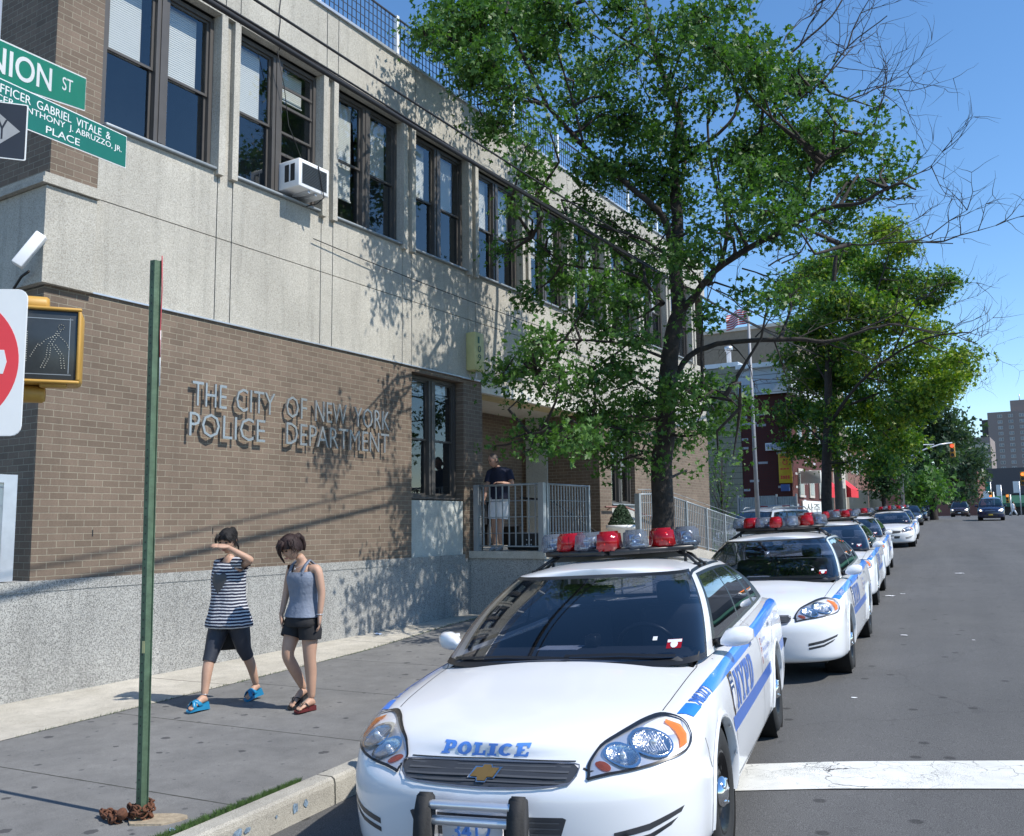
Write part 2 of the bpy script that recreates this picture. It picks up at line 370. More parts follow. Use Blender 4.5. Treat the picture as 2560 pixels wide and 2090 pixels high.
# litter
mat('paper', (.75, .76, .78), .7); mat('blue_paper', (.35, .45, .62), .6)
def litter(name, label, x, y, s, m, sw=True, group=None, cat='litter', hump=.25):
    z = (walk(y) if sw else road(x, y))+.006; b = MB(); n = 7; rr = random.Random(int(x*100+y*10))
    pts = [[(x+s*(i/3-1)*.5+rr.uniform(-.1, .1)*s, y+s*(j/3-1)*.35+rr.uniform(-.1, .1)*s, z+rr.random()*s*hump) for i in range(n)] for j in range(n)]
    b.grid(pts, False); return tag(b.build(name, m), label, cat, group)
litter('crumpled_wrapper', 'small blue and white wrapper lying against the granite wall', -8.6, 10.1, .11, M['blue_paper'])
litter('plastic_scrap', 'clear pale scrap lying on the sidewalk by the chain', -4.40, 3.42, .05, M['blue_paper'])
for x, y, s, lb in ((-4.6, 26.1, .14, 'white paper scrap beside the rear wheel of the fourth parked police car'), (-2.46, 24.5, .2, 'flat pale paper scrap alone in the middle of the lane'), (-3.1, 18.7, .16, 'longer torn paper beside the rear wheel of the third parked police car'), (-2.95, 19.1, .09, 'small paper scrap just beyond the torn paper on the road'), (-2.05, 13.2, .08, 'white paper scrap on asphalt beside the rear wheel of the second police car'), (-1.2, 13.0, .04, 'tiny white speck of litter out in the lane beyond the second police car'), (-1.85, 8.9, .05, 'tiny paper scrap on asphalt behind the nearest police car')):
    litter('paper_scrap', lb, x, y, s, M['paper'], False, 'paper scraps on the road', hump=.06)
# ================================================================== police station
WX = -8.85; Y0 = 5.10; YE = 24.92; ZG, ZB, ZT = 1.37, 4.43, 9.42
st = thing('police_station', 'two storey tan brick and pebbled concrete police station with raised metal lettering', 'building', (WX, Y0, 0))
RX, RY0, RY1 = -10.85, 13.2, 17.85     # entrance recess
def wall_rects(mb, x, y0, y1, z0, z1, holes, depth=.14, gap=0):
    """wall in the plane x with rectangular holes and their reveals"""
    ys = sorted({y0, y1, *[h[0] for h in holes], *[h[1] for h in holes]}); zs = sorted({z0, z1, *[h[2] for h in holes], *[h[3] for h in holes]})
    for a, b_ in zip(ys, ys[1:]):
        for c, d in zip(zs, zs[1:]):
            if any(h[0] <= a and b_ <= h[1] and h[2] <= c and d <= h[3] for h in holes): continue
            mb.add([(x, a, c), (x, b_, c), (x, b_, d), (x, a, d)], [(0, 1, 2, 3)])
    for a, b_, c, d in holes:
        e = x-depth
        mb.add([(x, a, c), (x, b_, c), (x, b_, d), (x, a, d), (e, a, c), (e, b_, c), (e, b_, d), (e, a, d)], [(0, 1, 5, 4), (1, 2, 6, 5), (2, 3, 7, 6), (3, 0, 4, 7)])
WIN = [(5.68+1.84*k, 7.20+1.84*k) for k in range(10)]
ZS, ZH = 6.37, 8.37
# granite base
b = MB(); b.add([(WX+.02, -6, -.4), (WX+.02, 12.78, -.4), (WX+.02, 12.78, 1.24), (WX+.02, -6, 1.24)], [(0, 1, 2, 3)])
b.add([(WX+.02, -6, 1.262), (WX+.02, 12.62, 1.262), (WX+.02, 12.62, ZG), (WX+.02, -6, ZG), (WX-.0, 12.62, ZG), (WX-.0, -6, ZG)], [(0, 1, 2, 3), (3, 2, 4, 5)])
b.add([(WX, -6, ZG), (WX, Y0, ZG), (WX-.4, Y0, ZG), (WX-.4, -6, ZG)], [(0, 1, 2, 3)]); b.box(WX-.05, WX+.012, -6, 12.7, 1.2, 1.3)
b.build('granite_base', M['granite'], st)
# ground floor brick
b = MB(); wall_rects(b, WX, Y0, RY0, ZG, ZB-.02, [(11.18, 12.62, 1.30, 4.33)], .22)
wall_rects(b, WX, RY1, YE, .2, ZB-.02, [(18.45, 19.75, 1.0, 4.2)], .16)
b.build('brick_wall', M['brick'], st) if False else None
b = MB(); wall_rects(b, WX, Y0, RY0, ZG, ZB-.02, [(11.18, 12.62, 1.30, 4.33)], .22); b.build('brick_wall', M['brick'], st)
b = MB(); wall_rects(b, WX, RY1, YE, .2, ZB-.02, [(18.45, 19.75, 1.0, 4.2)], .16); b.build('brick_wall', M['brick'], st)
b = MB(); b.add([(WX, Y0, ZG), (-22, Y0, ZG), (-22, Y0, ZB-.05), (WX, Y0, ZB-.05)], [(0, 1, 2, 3)]); b.build('brick_side_wall', M['brick_side'], st)
b = MB(); b.add([(WX, Y0, 5.56), (-22, Y0, 5.56), (-22, Y0, ZT), (WX, Y0, ZT)], [(0, 1, 2, 3)]); b.build('brick_side_wall', M['brick_side'], st)
b = MB(); b.add([(WX, RY1, .3), (RX, RY1, .3), (RX, RY1, ZB), (WX, RY1, ZB)], [(0, 1, 2, 3)]); b.build('brick_side_wall', M['brick_side'], st)
b = MB(); b.add([(WX, RY0, .3), (RX, RY0, .3), (RX, RY0, ZB), (WX, RY0, ZB)], [(3, 2, 1, 0)]); b.build('brick_side_wall', M['brick_side'], st)
b = MB(); b.add([(WX, YE, 0), (-22, YE, 0), (-22, YE, ZT), (WX, YE, ZT)], [(3, 2, 1, 0)]); b.build('brick_side_wall', M['brick_side'], st)

b = MB(); b.add([(RX, RY0, .3), (RX, RY1, .3), (RX, RY1, ZB), (RX, RY0, ZB)], [(0, 1, 2, 3)]); b.build('recess_wall', M['brick'], st)
# entrance doors in the recess
dr = MB(); dr.box(RX, RX+.06, 13.9, 15.9, 1.42, 3.75).build('door', M['dark_frame'], st)
b = MB()
for a in (13.98, 14.94): b.box(RX+.055, RX+.075, a, a+.88, 1.6, 3.6)
b.build('pane', M['window_glass'], dr) if False else None
dr2 = [o for o in D.objects if o.name == 'door'][0]; b.build('pane', M['window_glass'], dr2)
# pale panel on the far side wall of the recess
b = MB(); b.box(-10.72, -10.16, RY1-.05, RY1-.003, 1.42, 4.35); b.build('stone_panel', M['smooth_panel'], st)
# upper storey: pebbled panels, cut at their joints
g = .007
seams = [5.63]+[7.20+.06+1.84*k for k in range(10)]+[YE]; mids = []
for k in range(10): mids += [7.54+1.84*k]
ys = sorted([5.63]+[7.26+1.84*k for k in range(10)]+[7.50+1.84*k for k in range(10) if 7.5+1.84*k < YE]+[YE])
for a, c in zip(ys, ys[1:]):
    if c-a < .05: continue
    for z0, z1 in ((ZB, 5.475), (5.48+.006, ZS-.04)):
        zz0 = ZB if (z0 == ZB and not (RY0-.1 < (a+c)/2 < RY1)) else z0
        MB().box(WX-.05, WX, a+g, c-g, zz0, z1).build('wall_panel', M['aggregate'], st)
    MB().box(WX-.06, WX+.075, a+g, c-g, ZH+.03, ZT).build('parapet_panel', M['aggregate'], st)
for k in range(10):                       # piers and their ribs
    a = 7.20+1.84*k; c = min(a+.32, YE); b = MB()
    b.box(WX-.18, WX-.0, a-.0, c+.0, ZS-.038, ZH+.028)
    b.box(WX-.02, WX+.075, a+.005, a+.10, ZS-.09, ZH+.028)
    if a+.32 <= YE: b.box(WX-.02, WX+.075, c-.10, c-.005, ZS-.09, ZH+.028)
    b.build('pier', M['aggregate'], st)
b = MB(); b.box(WX-.3, WX-.055, 5.64, YE, ZB, ZS-.05); b.box(WX-.3, WX-.065, 5.64, YE, ZH+.04, ZT-.02); b.build('joint_backing', M['dark_frame'], st)
# corner pier, its ledge and the brick above
b = MB(); b.box(-22, WX+.07, Y0-.07, 5.60, ZB-.03, 5.43); b.build('corner_pier', M['aggregate'], st)
b = MB(); b.box(-22, WX+.11, Y0-.13, 5.625, 5.44, 5.50); b.box(-22, WX+.09, Y0-.10, 5.62, 5.50, 5.56); b.build('cornice', M['aggregate'], st)
b = MB(); b.add([(WX, Y0, 5.56), (WX, 5.64, 5.56), (WX, 5.64, ZT), (WX, Y0, ZT)], [(0, 1, 2, 3)]); b.build('brick_pier', M['brick'], st)
b = MB(); b.box(-22, WX+.115, Y0-.03, YE+.03, ZT, ZT+.035); b.box(-9.3, WX+.10, Y0-.02, YE+.02, ZT+.035, ZT+.055); b.build('coping', M['galv'], st)
b = MB(); b.box(-22, -9.0, Y0, YE, ZT-.3, ZT-.01); b.build('roof', M['asphalt_far'], st)
b = MB(); b.box(WX-.02, WX+.03, Y0, RY0, ZB-.022, ZB-.004); b.build('drip_edge', M['galv'], st)
# soffit over the entrance
b = MB(); b.box(RX, WX-.5, RY0, RY1, ZB-.12, ZB-.06); s_ = b.build('soffit', M['soffit'], st)
b = MB(); b.box(WX-.5, WX-.10, RY0, 17.2, ZB-.22, ZB-.06); b.build('soffit_band', M['soffit_yellow'], st)
b = MB(); b.box(WX-.12, WX+.01, RY0-.02, RY1+.04, ZB-.21, ZB-.004); b.build('fascia', M['soffit'], st)

def window(y0, y1, z0, z1, x, blinds, cover=1.0, lower=False, air=False, drop=(.5, .5)):
    """paired sash window set into the wall; blinds = how far each blind comes down, 0..1"""
    f = MB(); xo, xi = x-.075, x-.16; t = .055; ym = (y0+y1)/2; zm = z0+(z1-z0)*.48
    f.box(xi, xo, y0, y0+t, z0, z1); f.box(xi, xo, y1-t, y1, z0, z1); f.box(xi, xo, y0+t, y1-t, z1-t, z1); f.box(xi, xo, y0+t, y1-t, z0, z0+t*.8)
    f.box(xi, xo+.02, ym-.085, ym+.085, z0+t*.8, z1-t); f.box(xo+.018, xo+.034, ym-.03, ym+.03, z0+t, z1-t)
    fr = f.build('window', M['frame_brown'], st)
    s = MB()
    for a, c in ((y0+t, ym-.085), (ym+.085, y1-t)):
        for za, zb, xx in ((zm-.02, z1-t, xo-.03), (z0+t*.8, zm+.02, xo-.055)):
            q = .032; s = MB(); g = MB()
            s.box(xx-.022, xx, a, a+q, za, zb); s.box(xx-.022, xx, c-q, c, za, zb); s.box(xx-.022, xx, a+q, c-q, zb-q, zb); s.box(xx-.022, xx, a+q, c-q, za, za+q)
            g.add([(xx-.012, a+q, za+q), (xx-.012, c-q, za+q), (xx-.012, c-q, zb-q), (xx-.012, a+q, zb-q)], [(0, 1, 2, 3)]); s.build('sash', M['frame_brown'], fr); g.build('pane', M['window_glass'], fr)
    for i, (a, c) in enumerate(((y0+t, ym-.085), (ym+.085, y1-t))):
        if blinds[i] <= 0: continue
        bl = MB()
        zt = z1-t-.02; zb = z1-(z1-z0)*blinds[i]; n = int((zt-zb)/.028); w_ = (c-a-.04)*cover
        for j in range(n):
            zz = zt-j*.028; bl.add([(xi-.050, a+.02, zz), (xi-.050, a+.02+w_, zz), (xi-.046, a+.02+w_, zz-.0275), (xi-.046, a+.02, zz-.0275)], [(0, 1, 2, 3)])
        bl.box(xi-.055, xi-.03, a+.02, a+.02+w_, zb-.03, zb-.012); bl.build('blind', M['blind'], fr)
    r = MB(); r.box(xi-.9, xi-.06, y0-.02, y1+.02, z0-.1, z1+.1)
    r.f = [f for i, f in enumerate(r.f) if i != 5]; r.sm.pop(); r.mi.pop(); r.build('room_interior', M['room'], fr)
    k = MB(); k.bbox(x-.16, x+.055, y0+.0, y1-.0, z0-.034, z0-.002, .006); k.build('sill', M['frame_brown'] if lower else M['metal_grey'], fr)
    return fr
bl = [(.5, .5), (.5, .25), (.78, .5), (.5, .5), (.5, .5), (.55, .45), (.5, .5), (.4, .5), (.5, .5), (.5, .5)]
for i, (a, c) in enumerate(WIN):
    fr = window(a, c, ZS, ZH, WX, bl[i], .84 if i < 4 else .95)
    if i == 1:      # the sash above the air conditioner has extra rails
        k = MB(); ym = (a+c)/2
        for zz in (ZS+.62, ZS+1.32, ZS+1.60): k.box(WX-.115, WX-.09, ym+.1, c-.06, zz, zz+.035)
        k.box(WX-.13, WX-.1, ym+.1, c-.06, ZS+.04, ZS+.28); k.build('rail', M['frame_brown'], fr)
window(11.2, 12.6, 2.32, 4.32, WX-.08, (.12, .12), 1, True)
window(18.47, 19.73, 2.30, 4.18, WX-.03, (.5, 0), 1)
b = MB(); b.box(WX-.16, WX-.02, 11.19, 12.61, 1.30, 2.27); b.build('spandrel', M['smooth_panel'], st); MB().box(WX-.12, WX-.03, 18.46, 19.74, 1.0, 2.25).build('spandrel', M['smooth_panel'], st)
# lettering
b = MB()
for txt, za, zb, ya, yb in (('THE', 3.325, 3.615, 6.91, 7.42), ('CITY', 3.32, 3.61, 7.57, 8.21), ('OF', 3.32, 3.61, 8.41, 8.79), ('NEW', 3.315, 3.605, 8.95, 9.58), ('YORK', 3.31, 3.60, 9.74, 10.53), ('POLICE', 2.955, 3.245, 6.88, 8.05), ('DEPARTMENT', 2.965, 3.255, 8.42, 10.52)):
    b = MB(); text_on(b, txt, (WX+.055, ya, za), (0, 1, 0), (0, 0, 1), yb-ya, zb-za, .03, bold=-.008); b.build('lettering', M['steel_letter'], st)
# number sign
mat('sign_yellow', (.50, .47, .22), .5, 0, .1); mat('dark_green', (.03, .10, .06), .5); 
b = MB(); b.bbox(WX-.0, WX+.20, 12.70, 12.99, 4.55, 5.23, .02); ns = b.build('number_sign', M['sign_yellow'], st)
b = MB()
for i, ch in enumerate('109'): text_on(b, ch, (WX+.203, 12.78, 5.03-i*.155), (0, 1, 0), (0, 0, 1), .10 if ch != '1' else .05, .12, .004)
text_on(b, '0', (WX+.203, 12.78, 4.57), (0, 1, 0), (0, 0, 1), .10, .10, .004) if False else None
b.build('digit', M['dark_green'], ns)
b = MB(); b.tube([(WX, 12.85, 4.42), (WX+.12, 12.85, 4.42), (WX+.12, 12.85, 4.56)], .02); b.tube([(WX+.05, 12.5, 4.40), (WX+.05, 13.9, 4.40)], .012); b.build('conduit', M['galv'], st)
# thin loose wire on the facade
b = MB(); b.tube([(WX+.09, 8.16, 8.35+t*.1+0) if t == 0 else (WX+.09, 8.16+.015*math.sin(t*2.1), 8.35+t*.11) for t in range(10)], .006, 5); b.tube([(WX+.06, 8.15, 8.35), (WX+.05, 8.3, 7.9), (WX+.02, 8.42, 7.4), (WX+.1, 8.6, 6.95)], .006, 5); b.build('loose_wire', M['cable'], st)
# drain weep slots in the brick
b = MB()
for yy in (5.75, 7.32, 8.9, 10.4): b.box(WX+.0005, WX+.003, yy, yy+.012, 1.80, 1.87)
b.build('weep_hole', M['black'], st)

# entrance platform, steps and ramp
PZ = 1.42; PX = -7.42
b = MB(); b.box(-10.84, PX+.03, 12.80, 14.6, .1, PZ-.12); b.box(-10.84, PX-1.0, 14.6, 16.7, .1, PZ-.12); pl = b.build('platform_wall', M['granite'], st)
b = MB(); b.box(-10.83, PX+.07, 12.76, 14.62, PZ-.118, PZ); b.box(-10.83, PX-.95, 14.62, 16.72, PZ-.118, PZ)
for i in range(6): b.box(PX-1.0+i*.0, PX-.95+.28*(i+1), 14.63, 16.60, PZ-.118-.16*(i+1), PZ-.16*(i+1))
b.build('platform_slab', M['pale_concrete'], st)
def rampz(y): return float(np.interp(y, [16.7, 18.0, 24.6], [PZ, PZ-.06, .62]))
b = MB(); rows = []
for y in (16.7, 18, 20, 22, 24.6): z = rampz(y); rows.append([(PX+.1, y, .1), (PX+.1, y, z+.10), (PX-.06, y, z+.10), (PX-.06, y, z), (-8.84, y, z)])
b.grid(rows, False); b.add([rows[0][0], rows[0][1], (WX, 16.7, PZ), (WX, 16.7, .1)], [(0, 1, 2, 3)]); b.build('ramp', M['pale_concrete'], st)

# railings
def railing(name, label, posts, zf, h=1.12, gap=.115, bars=3, wide=(0,), group=None):
    t = thing(name, label, 'railing', (posts[0][0], posts[0][1], zf(*posts[0])), 0, group)
    for i, (x, y) in enumerate(posts):
        r = .05 if i in wide else .028; z = zf(x, y)
        MB().box(x-r, x+r, y-r, y+r, z-.02, z+h+.01).build('post', M['metal_grey'], t)
    bb = MB(); rr = MB()
    for (xa, ya), (xb, yb) in zip(posts, posts[1:]):
        L = math.hypot(xb-xa, yb-ya); n = int(L/gap)
        for j in range(1, n):
            f = j/n; x, y = xa+(xb-xa)*f, ya+(yb-ya)*f; z = zf(x, y); bb.box(x-.009, x+.009, y-.009, y+.009, z+.09, z+h-.02)
        A, B = Vector((xa, ya, zf(xa, ya))), Vector((xb, yb, zf(xb, yb)))
        rr.tube([A+Vector((0, 0, h-.01)), B+Vector((0, 0, h-.01))], .019, 6); rr.tube([A+Vector((0, 0, .08)), B+Vector((0, 0, .08))], .014, 6)
        for q in range(bars): rr.tube([A+Vector((0, 0, .3+.27*q)), B+Vector((0, 0, .3+.27*q))], .006, 5)
    bb.build('bars', M['metal_grey'], t); rr.build('rail', M['metal_grey'], t); return t
fz = lambda x, y: PZ
railing('metal_railing', 'grey metal railing facing the viewer along the near edge of the entrance platform', [(-8.73, 12.85), (PX-.02, 12.85)], fz, 1.12, .12, 3, (0, 1))
railing('metal_railing', 'grey metal railing on the street side of the entrance platform with close upright bars', [(PX-.02, 13.0), (PX-.02, 14.52)], fz, 1.12, .10, 3, ())
railing('metal_railing', 'pale railing running down beside the sloping ramp with six posts', [(PX, 16.67), (PX, 18.0), (PX, 19.30), (PX, 20.60), (PX, 21.9), (PX, 23.2), (PX, 24.4)], lambda x, y: rampz(y)+.1 if y > 16.8 else PZ, 1.02, .105, 4, (0,))
t = thing('handrail', 'dark brown handrail sloping down beside the entrance steps', 'handrail', (PX, 14.5, PZ))
MB().tube([(PX-1.6, 14.75, PZ+.95), (PX-.9, 14.75, PZ+.88), (PX+.6, 14.75, PZ-.1), (PX+.75, 14.75, PZ-.1)], .022).build('rail', M['bark'], t)
MB().tube([(PX-.9, 14.75, PZ), (PX-.9, 14.75, PZ+.88)], .018).build('post', M['bark'], t); MB().tube([(PX+.5, 14.75, .4), (PX+.5, 14.75, PZ-.05)], .018).build('post', M['bark'], t)
mat('rust_red', (.22, .10, .08), .6)
t = thing('handrail', 'reddish wall handrail under the window beyond the entrance steps', 'handrail', (WX+.1, 18, 2.2))
MB().tube([(WX+.1, 17.9, PZ+.80), (WX+.1, 19.0, PZ+.80), (WX+.1, 24, .62+.80)], .022).build('rail', M['rust_red'], t)
MB().tube([(WX, 18.2, PZ+.74), (WX+.1, 18.2, PZ+.79)], .012).tube([(WX, 20.6, PZ+.55), (WX+.1, 20.6, PZ+.58)], .012).build('bracket', M['rust_red'], t)
# bench and planter by the entrance
t = thing('bench', 'dark bench with upright slatted back inside the entrance recess', 'bench', (-10.3, 16.4, PZ))
b = MB()
for i in range(9): b.box(-10.62, -10.58, 15.3+i*.14, 15.38+i*.14, PZ+.42, PZ+.95)
b.build('backrest', M['black'], t); MB().box(-10.6, -10.1, 15.25, 16.6, PZ+.40, PZ+.45).build('seat', M['black'], t)
for yy in (15.3, 16.5): MB().box(-10.55, -10.15, yy, yy+.06, PZ, PZ+.4).build('leg', M['black'], t)
t = thing('equipment_case', 'low black case with silver knobs on the entrance platform floor', 'case', (-8.0, 13.4, PZ))
MB().bbox(-8.35, -7.62, 13.2, 13.5, PZ+.01, PZ+.30, .02).build('body', M['black'], t)
b = MB()
for i in range(4):
    for j in range(2): b.ell((-7.95+.09*i, 13.19, PZ+.1+.08*j), (.014, .014, .014), 6, 4)
b.build('knob', M['galv'], t)
t = thing('planter', 'round white planter with clipped dark evergreen beside the ramp', 'planter', (-8.3, 17.3, PZ))
MB().lathe([(.0, 0), (.22, 0), (.30, .42), (.34, .43), (.34, .50), (.28, .50), (.27, .44), (0, .44)], (-8.3, 17.75, PZ-.10), (0, 0, 1), 20).build('pot', M['white_paint'], t)
mat('evergreen', (.02, .05, .02), .8, 0, .4, 30)
b = MB(); rr = random.Random(3)
for i in range(2600):
    z = rr.random(); r = (.27*(1-z)**.7+.04)*rr.random()**.4; a = rr.uniform(0, 6.28); c = Vector((-8.3+r*math.cos(a), 17.75+r*math.sin(a), PZ+.38+z*.45)); u = Vector((rr.gauss(0, 1), rr.gauss(0, 1), rr.gauss(0, 1))).normalized()*.03; v = u.orthogonal().normalized()*.012
    b.add([c-u, c+v, c+u, c-v], [(0, 1, 2, 3)])
b.build('foliage', M['evergreen'], t)

# window air conditioner
ac = thing('air_conditioner', 'white window air conditioner jutting from the second upstairs window', 'air conditioner', (WX, 8.6, 6.45))
AC0, AC1 = 8.33, 8.90
b = MB(); b.bbox(WX-.12, WX+.33, AC0, AC1, 6.44, 6.83, .012); b.build('case', M['white_paint'], ac)
b = MB(); b.box(WX+.30, WX+.333, AC0+.05, AC1-.04, 6.49, 6.78); b.build('grille_frame', M['metal_grey'], ac)
b = MB()
for i in range(13): b.box(WX+.33, WX+.342, AC0+.06, AC1-.05, 6.50+i*.0215, 6.508+i*.0215)
b.build('grille', M['dark_frame'], ac)
b = MB()
for yy in ((WX+.06, WX+.14), (WX+.17, WX+.25)): b.box(yy[0], yy[1], AC0-.003, AC0+.01, 6.53, 6.77)
b.build('side_vent', M['dark_frame'], ac)
b = MB(); b.box(WX+.0, WX+.3, AC0+.2, AC0+.24, 6.40, 6.44); b.box(WX+.0, WX+.3, AC1-.24, AC1-.2, 6.40, 6.44); b.build('bracket', M['galv'], ac)
b = MB(); b.tube([(WX+.34, 8.68, 6.82), (WX+.36, 8.70, 6.7), (WX+.35, 8.74, 6.55), (WX+.35, 8.79, 6.4), (WX+.25, 8.75, 6.32), (WX+.1, 8.7, 6.30)], .008, 6); b.build('cord', M['cable'], ac)
# roof fence
t = thing('roof_fence', 'grey mesh fence of thin bars standing along the roof edge of the station', 'fence', (WX-.15, Y0, ZT))
b = MB(); FX = WX-.0; y = 5.0; k = 0; fh = .74
while y < YE: b.box(FX-.006, FX+.006, y-.005, y+.005, ZT+.05, ZT+fh); y += .098
b.build('bars', M['dark_frame'], t)
b = MB()
for q in range(5): b.box(FX-.005, FX+.005, Y0, YE, ZT+.10+q*.135, ZT+.107+q*.135)
b.box(FX-.015, FX+.015, Y0, YE, ZT+fh-.01, ZT+fh+.01); b.build('rail', M['dark_frame'], t)
for yy in [5.3+1.80*i+.05 for i in range(11)]: MB().box(FX-.03, FX+.03, yy, yy+.06, ZT+.04, ZT+fh+.03).build('post', M['white_paint'], t)
# wall camera at the corner
t = thing('security_camera', 'white box security camera on the shaded corner of the station', 'camera', (-8.75, 4.95, 4.4))
mx = Matrix.Translation((-8.77, 4.93, 4.66)) @ Matrix.Rotation(math.radians(-62), 4, (0.6, -.8, 0)).to_4x4()
b = MB(); b.bbox(-.20, .20, -.055, .055, -.055, .055, .01, Vector((-8.80, 4.90, 4.70)).to_track_quat('X').to_matrix().to_4x4() if False else Matrix.Translation((-8.80, 4.90, 4.70)) @ Vector((.30, .40, .80)).to_track_quat('X', 'Z').to_matrix().to_4x4()); b.build('housing', M['white_paint'], t)
b = MB(); b.tube([(-8.93, 4.98, 4.52), (-9.05, 4.97, 4.48), (-9.2, 4.98, 4.38), (-9.25, 5.03, 4.3)], .014, 8); b.build('arm', M['black'], t)
# floodlights over the entrance
t = thing('floodlight', 'pair of small grey floodlights over the station entrance', 'floodlight', (WX+.1, 13.7, 4.55))
for dy, ang in ((0, -.3), (.35, .3)):
    m_ = Matrix.Translation((WX+.25, 13.68+dy, 4.60)) @ Matrix.Rotation(ang, 4, 'Z') @ Matrix.Rotation(.6, 4, 'Y')
    MB().bbox(-.09, .09, -.11, .11, -.07, .07, .03, m_).build('lamp_head', M['metal_grey'], t)
MB().tube([(WX, 13.7, 4.48), (WX+.25, 13.7, 4.50), (WX+.25, 14.05, 4.5)], .018).build('bracket', M['galv'], t)
# framed metal grille at the left
t = thing('metal_grille_gate', 'silver framed metal grille standing on the granite wall at the left edge', 'gate', (WX, 4.7, ZG))
b = MB(); b.box(WX-.12, WX+.0, 4.80, 4.93, ZG+.01, 2.42); b.box(WX-.12, WX, 3.3, 4.80, 2.34, 2.42); b.box(WX-.12, WX, 3.3, 4.80, ZG+.01, ZG+.1); b.build('frame', M['galv'], t)
b = MB()
for i in range(5): b.box(WX-.06, WX-.045, 3.3, 4.8, ZG+.2+i*.18, ZG+.212+i*.18)
for i in range(18): b.box(WX-.062, WX-.05, 3.4+i*.08, 3.41+i*.08, ZG+.1, 2.34)
b.build('bars', M['galv'], t)
# small tools of the street corner
b = MB(); b.lathe([(.0, 0), (.05, 0), (.055, .1), (.05, .1), (.0, .02)], (-8.3, 9.9, walk(9.9)), (0, 0, 1), 10)
# ================================================================== police car (local: nose at y=0, tail at y=5.09, x>0 is the driver's side)
def mcarpaint(name, c, rough=.22):
    k = NT(name); k.col(c); k.b.inputs['Roughness'].default_value = rough; k.b.inputs['Coat Weight'].default_value = .6; k.b.inputs['Coat Roughness'].default_value = .05
    p = k.geo(); k.bump(k.noise(p, 3.0, 2), .0006, .5); M[name] = k.m
mcarpaint('car_white', (.72, .73, .75)); mcarpaint('stripe_blue', (.025, .20, .74), .3); mcarpaint('stripe_dark', (.05, .15, .52), .35)
mat('hood_blue', (.09, .24, .66), .35, 0, .05); mat('trim_black', (.012, .012, .013), .35, 0, .1); mat('tyre', (.018, .018, .018), .85, 0, .15, 20)
mat('steel_black', (.015, .015, .016), .3, .5); mat('chrome', (.82, .83, .85), .08, 1.0, .02); mat('silver', (.74, .76, .80), .30, .75, .05)
mat('grille_dark', (.045, .048, .055), .35, .1); mat('gold', (.20, .13, .045), .5, .5); mat('plate_white', (.62, .62, .66), .5); mat('seam', (.02, .02, .02), .7)
mat('interior', (.035, .037, .042), .8); mat('seat_grey', (.06, .065, .075), .85); mat('amber', (.85, .25, .02), .25, 0, .1, 30, 0, 40, .5, .5); mat('underbody', (.01, .01, .01), .9)
glass('car_glass', (0, .02, .06), .42); glass('lens_clear', (.02, .02, .03), .92, .01, .7)
def lens(name, c, tr=.5):
    k = NT(name); k.col(c); k.b.inputs['Roughness'].default_value = .06; k.b.inputs['Coat Weight'].default_value = .6; k.b.inputs['Coat Roughness'].default_value = .03
    t = k.n('BsdfTransparent'); t.inputs[0].default_value = (*[min(1, x*1.3+.12) for x in c], 1); mx = k.n('MixShader'); mx.inputs[0].default_value = 1-tr
    k.l(t.outputs[0], mx.inputs[1]); k.l(k.b.outputs[0], mx.inputs[2]); k.l(mx.outputs[0], k.o.inputs[0]); M[name] = k.m
lens('lens_red', (.42, .006, .012), .40); lens('lens_white', (.30, .34, .40), .72)
lens('lens_amber', (.85, .25, .03), .3)

def sm(xs, ys):                         # smooth curve through the points (monotone-ish cubic)
    xs = np.array(xs, float); ys = np.array(ys, float); d = np.gradient(ys, xs)
    def f(x):
        x = min(max(x, xs[0]), xs[-1]); i = min(int(np.searchsorted(xs, x, 'right'))-1, len(xs)-2); i = max(i, 0)
        h = xs[i+1]-xs[i]; t = (x-xs[i])/h
        return float((2*t**3-3*t*t+1)*ys[i]+(t**3-2*t*t+t)*h*d[i]+(-2*t**3+3*t*t)*ys[i+1]+(t**3-t*t)*h*d[i+1])
    return f
def contour(th0, y0, y1, W, Lf, Lr, p, pr, seg):
    """half outline, from the nose centre round the side to the tail centre; seg = (n nose, n side, n tail)"""
    out = []
    for i in range(seg[0]):
        t = (i/seg[0])**.85*PI/2; out.append((W*math.sin(t)**(2/p), y0+Lf*(1-math.cos(t)**(2/p))))
    for i in range(seg[1]+1): out.append((W, y0+Lf+(y1-Lr-y0-Lf)*i/seg[1]))
    for i in range(1, seg[2]+1):
        t = (1-(1-i/seg[2])**.85)*PI/2 if False else (1-((seg[2]-i)/seg[2])**.85)*PI/2; out.append((W*max(0, math.cos(t))**(2/pr), y1-Lr*(1-max(0, math.sin(t))**(2/pr))))
    return out
def half_to_full(rows):                 # rows[k] = list of (x,y,z) along the half outline, mirrored to the whole
    full = []
    for r in rows:
        full.append([Vector((-x, y, z)) for x, y, z in r[::-1]]+[Vector((x, y, z)) for x, y, z in r[1:]])
    return full
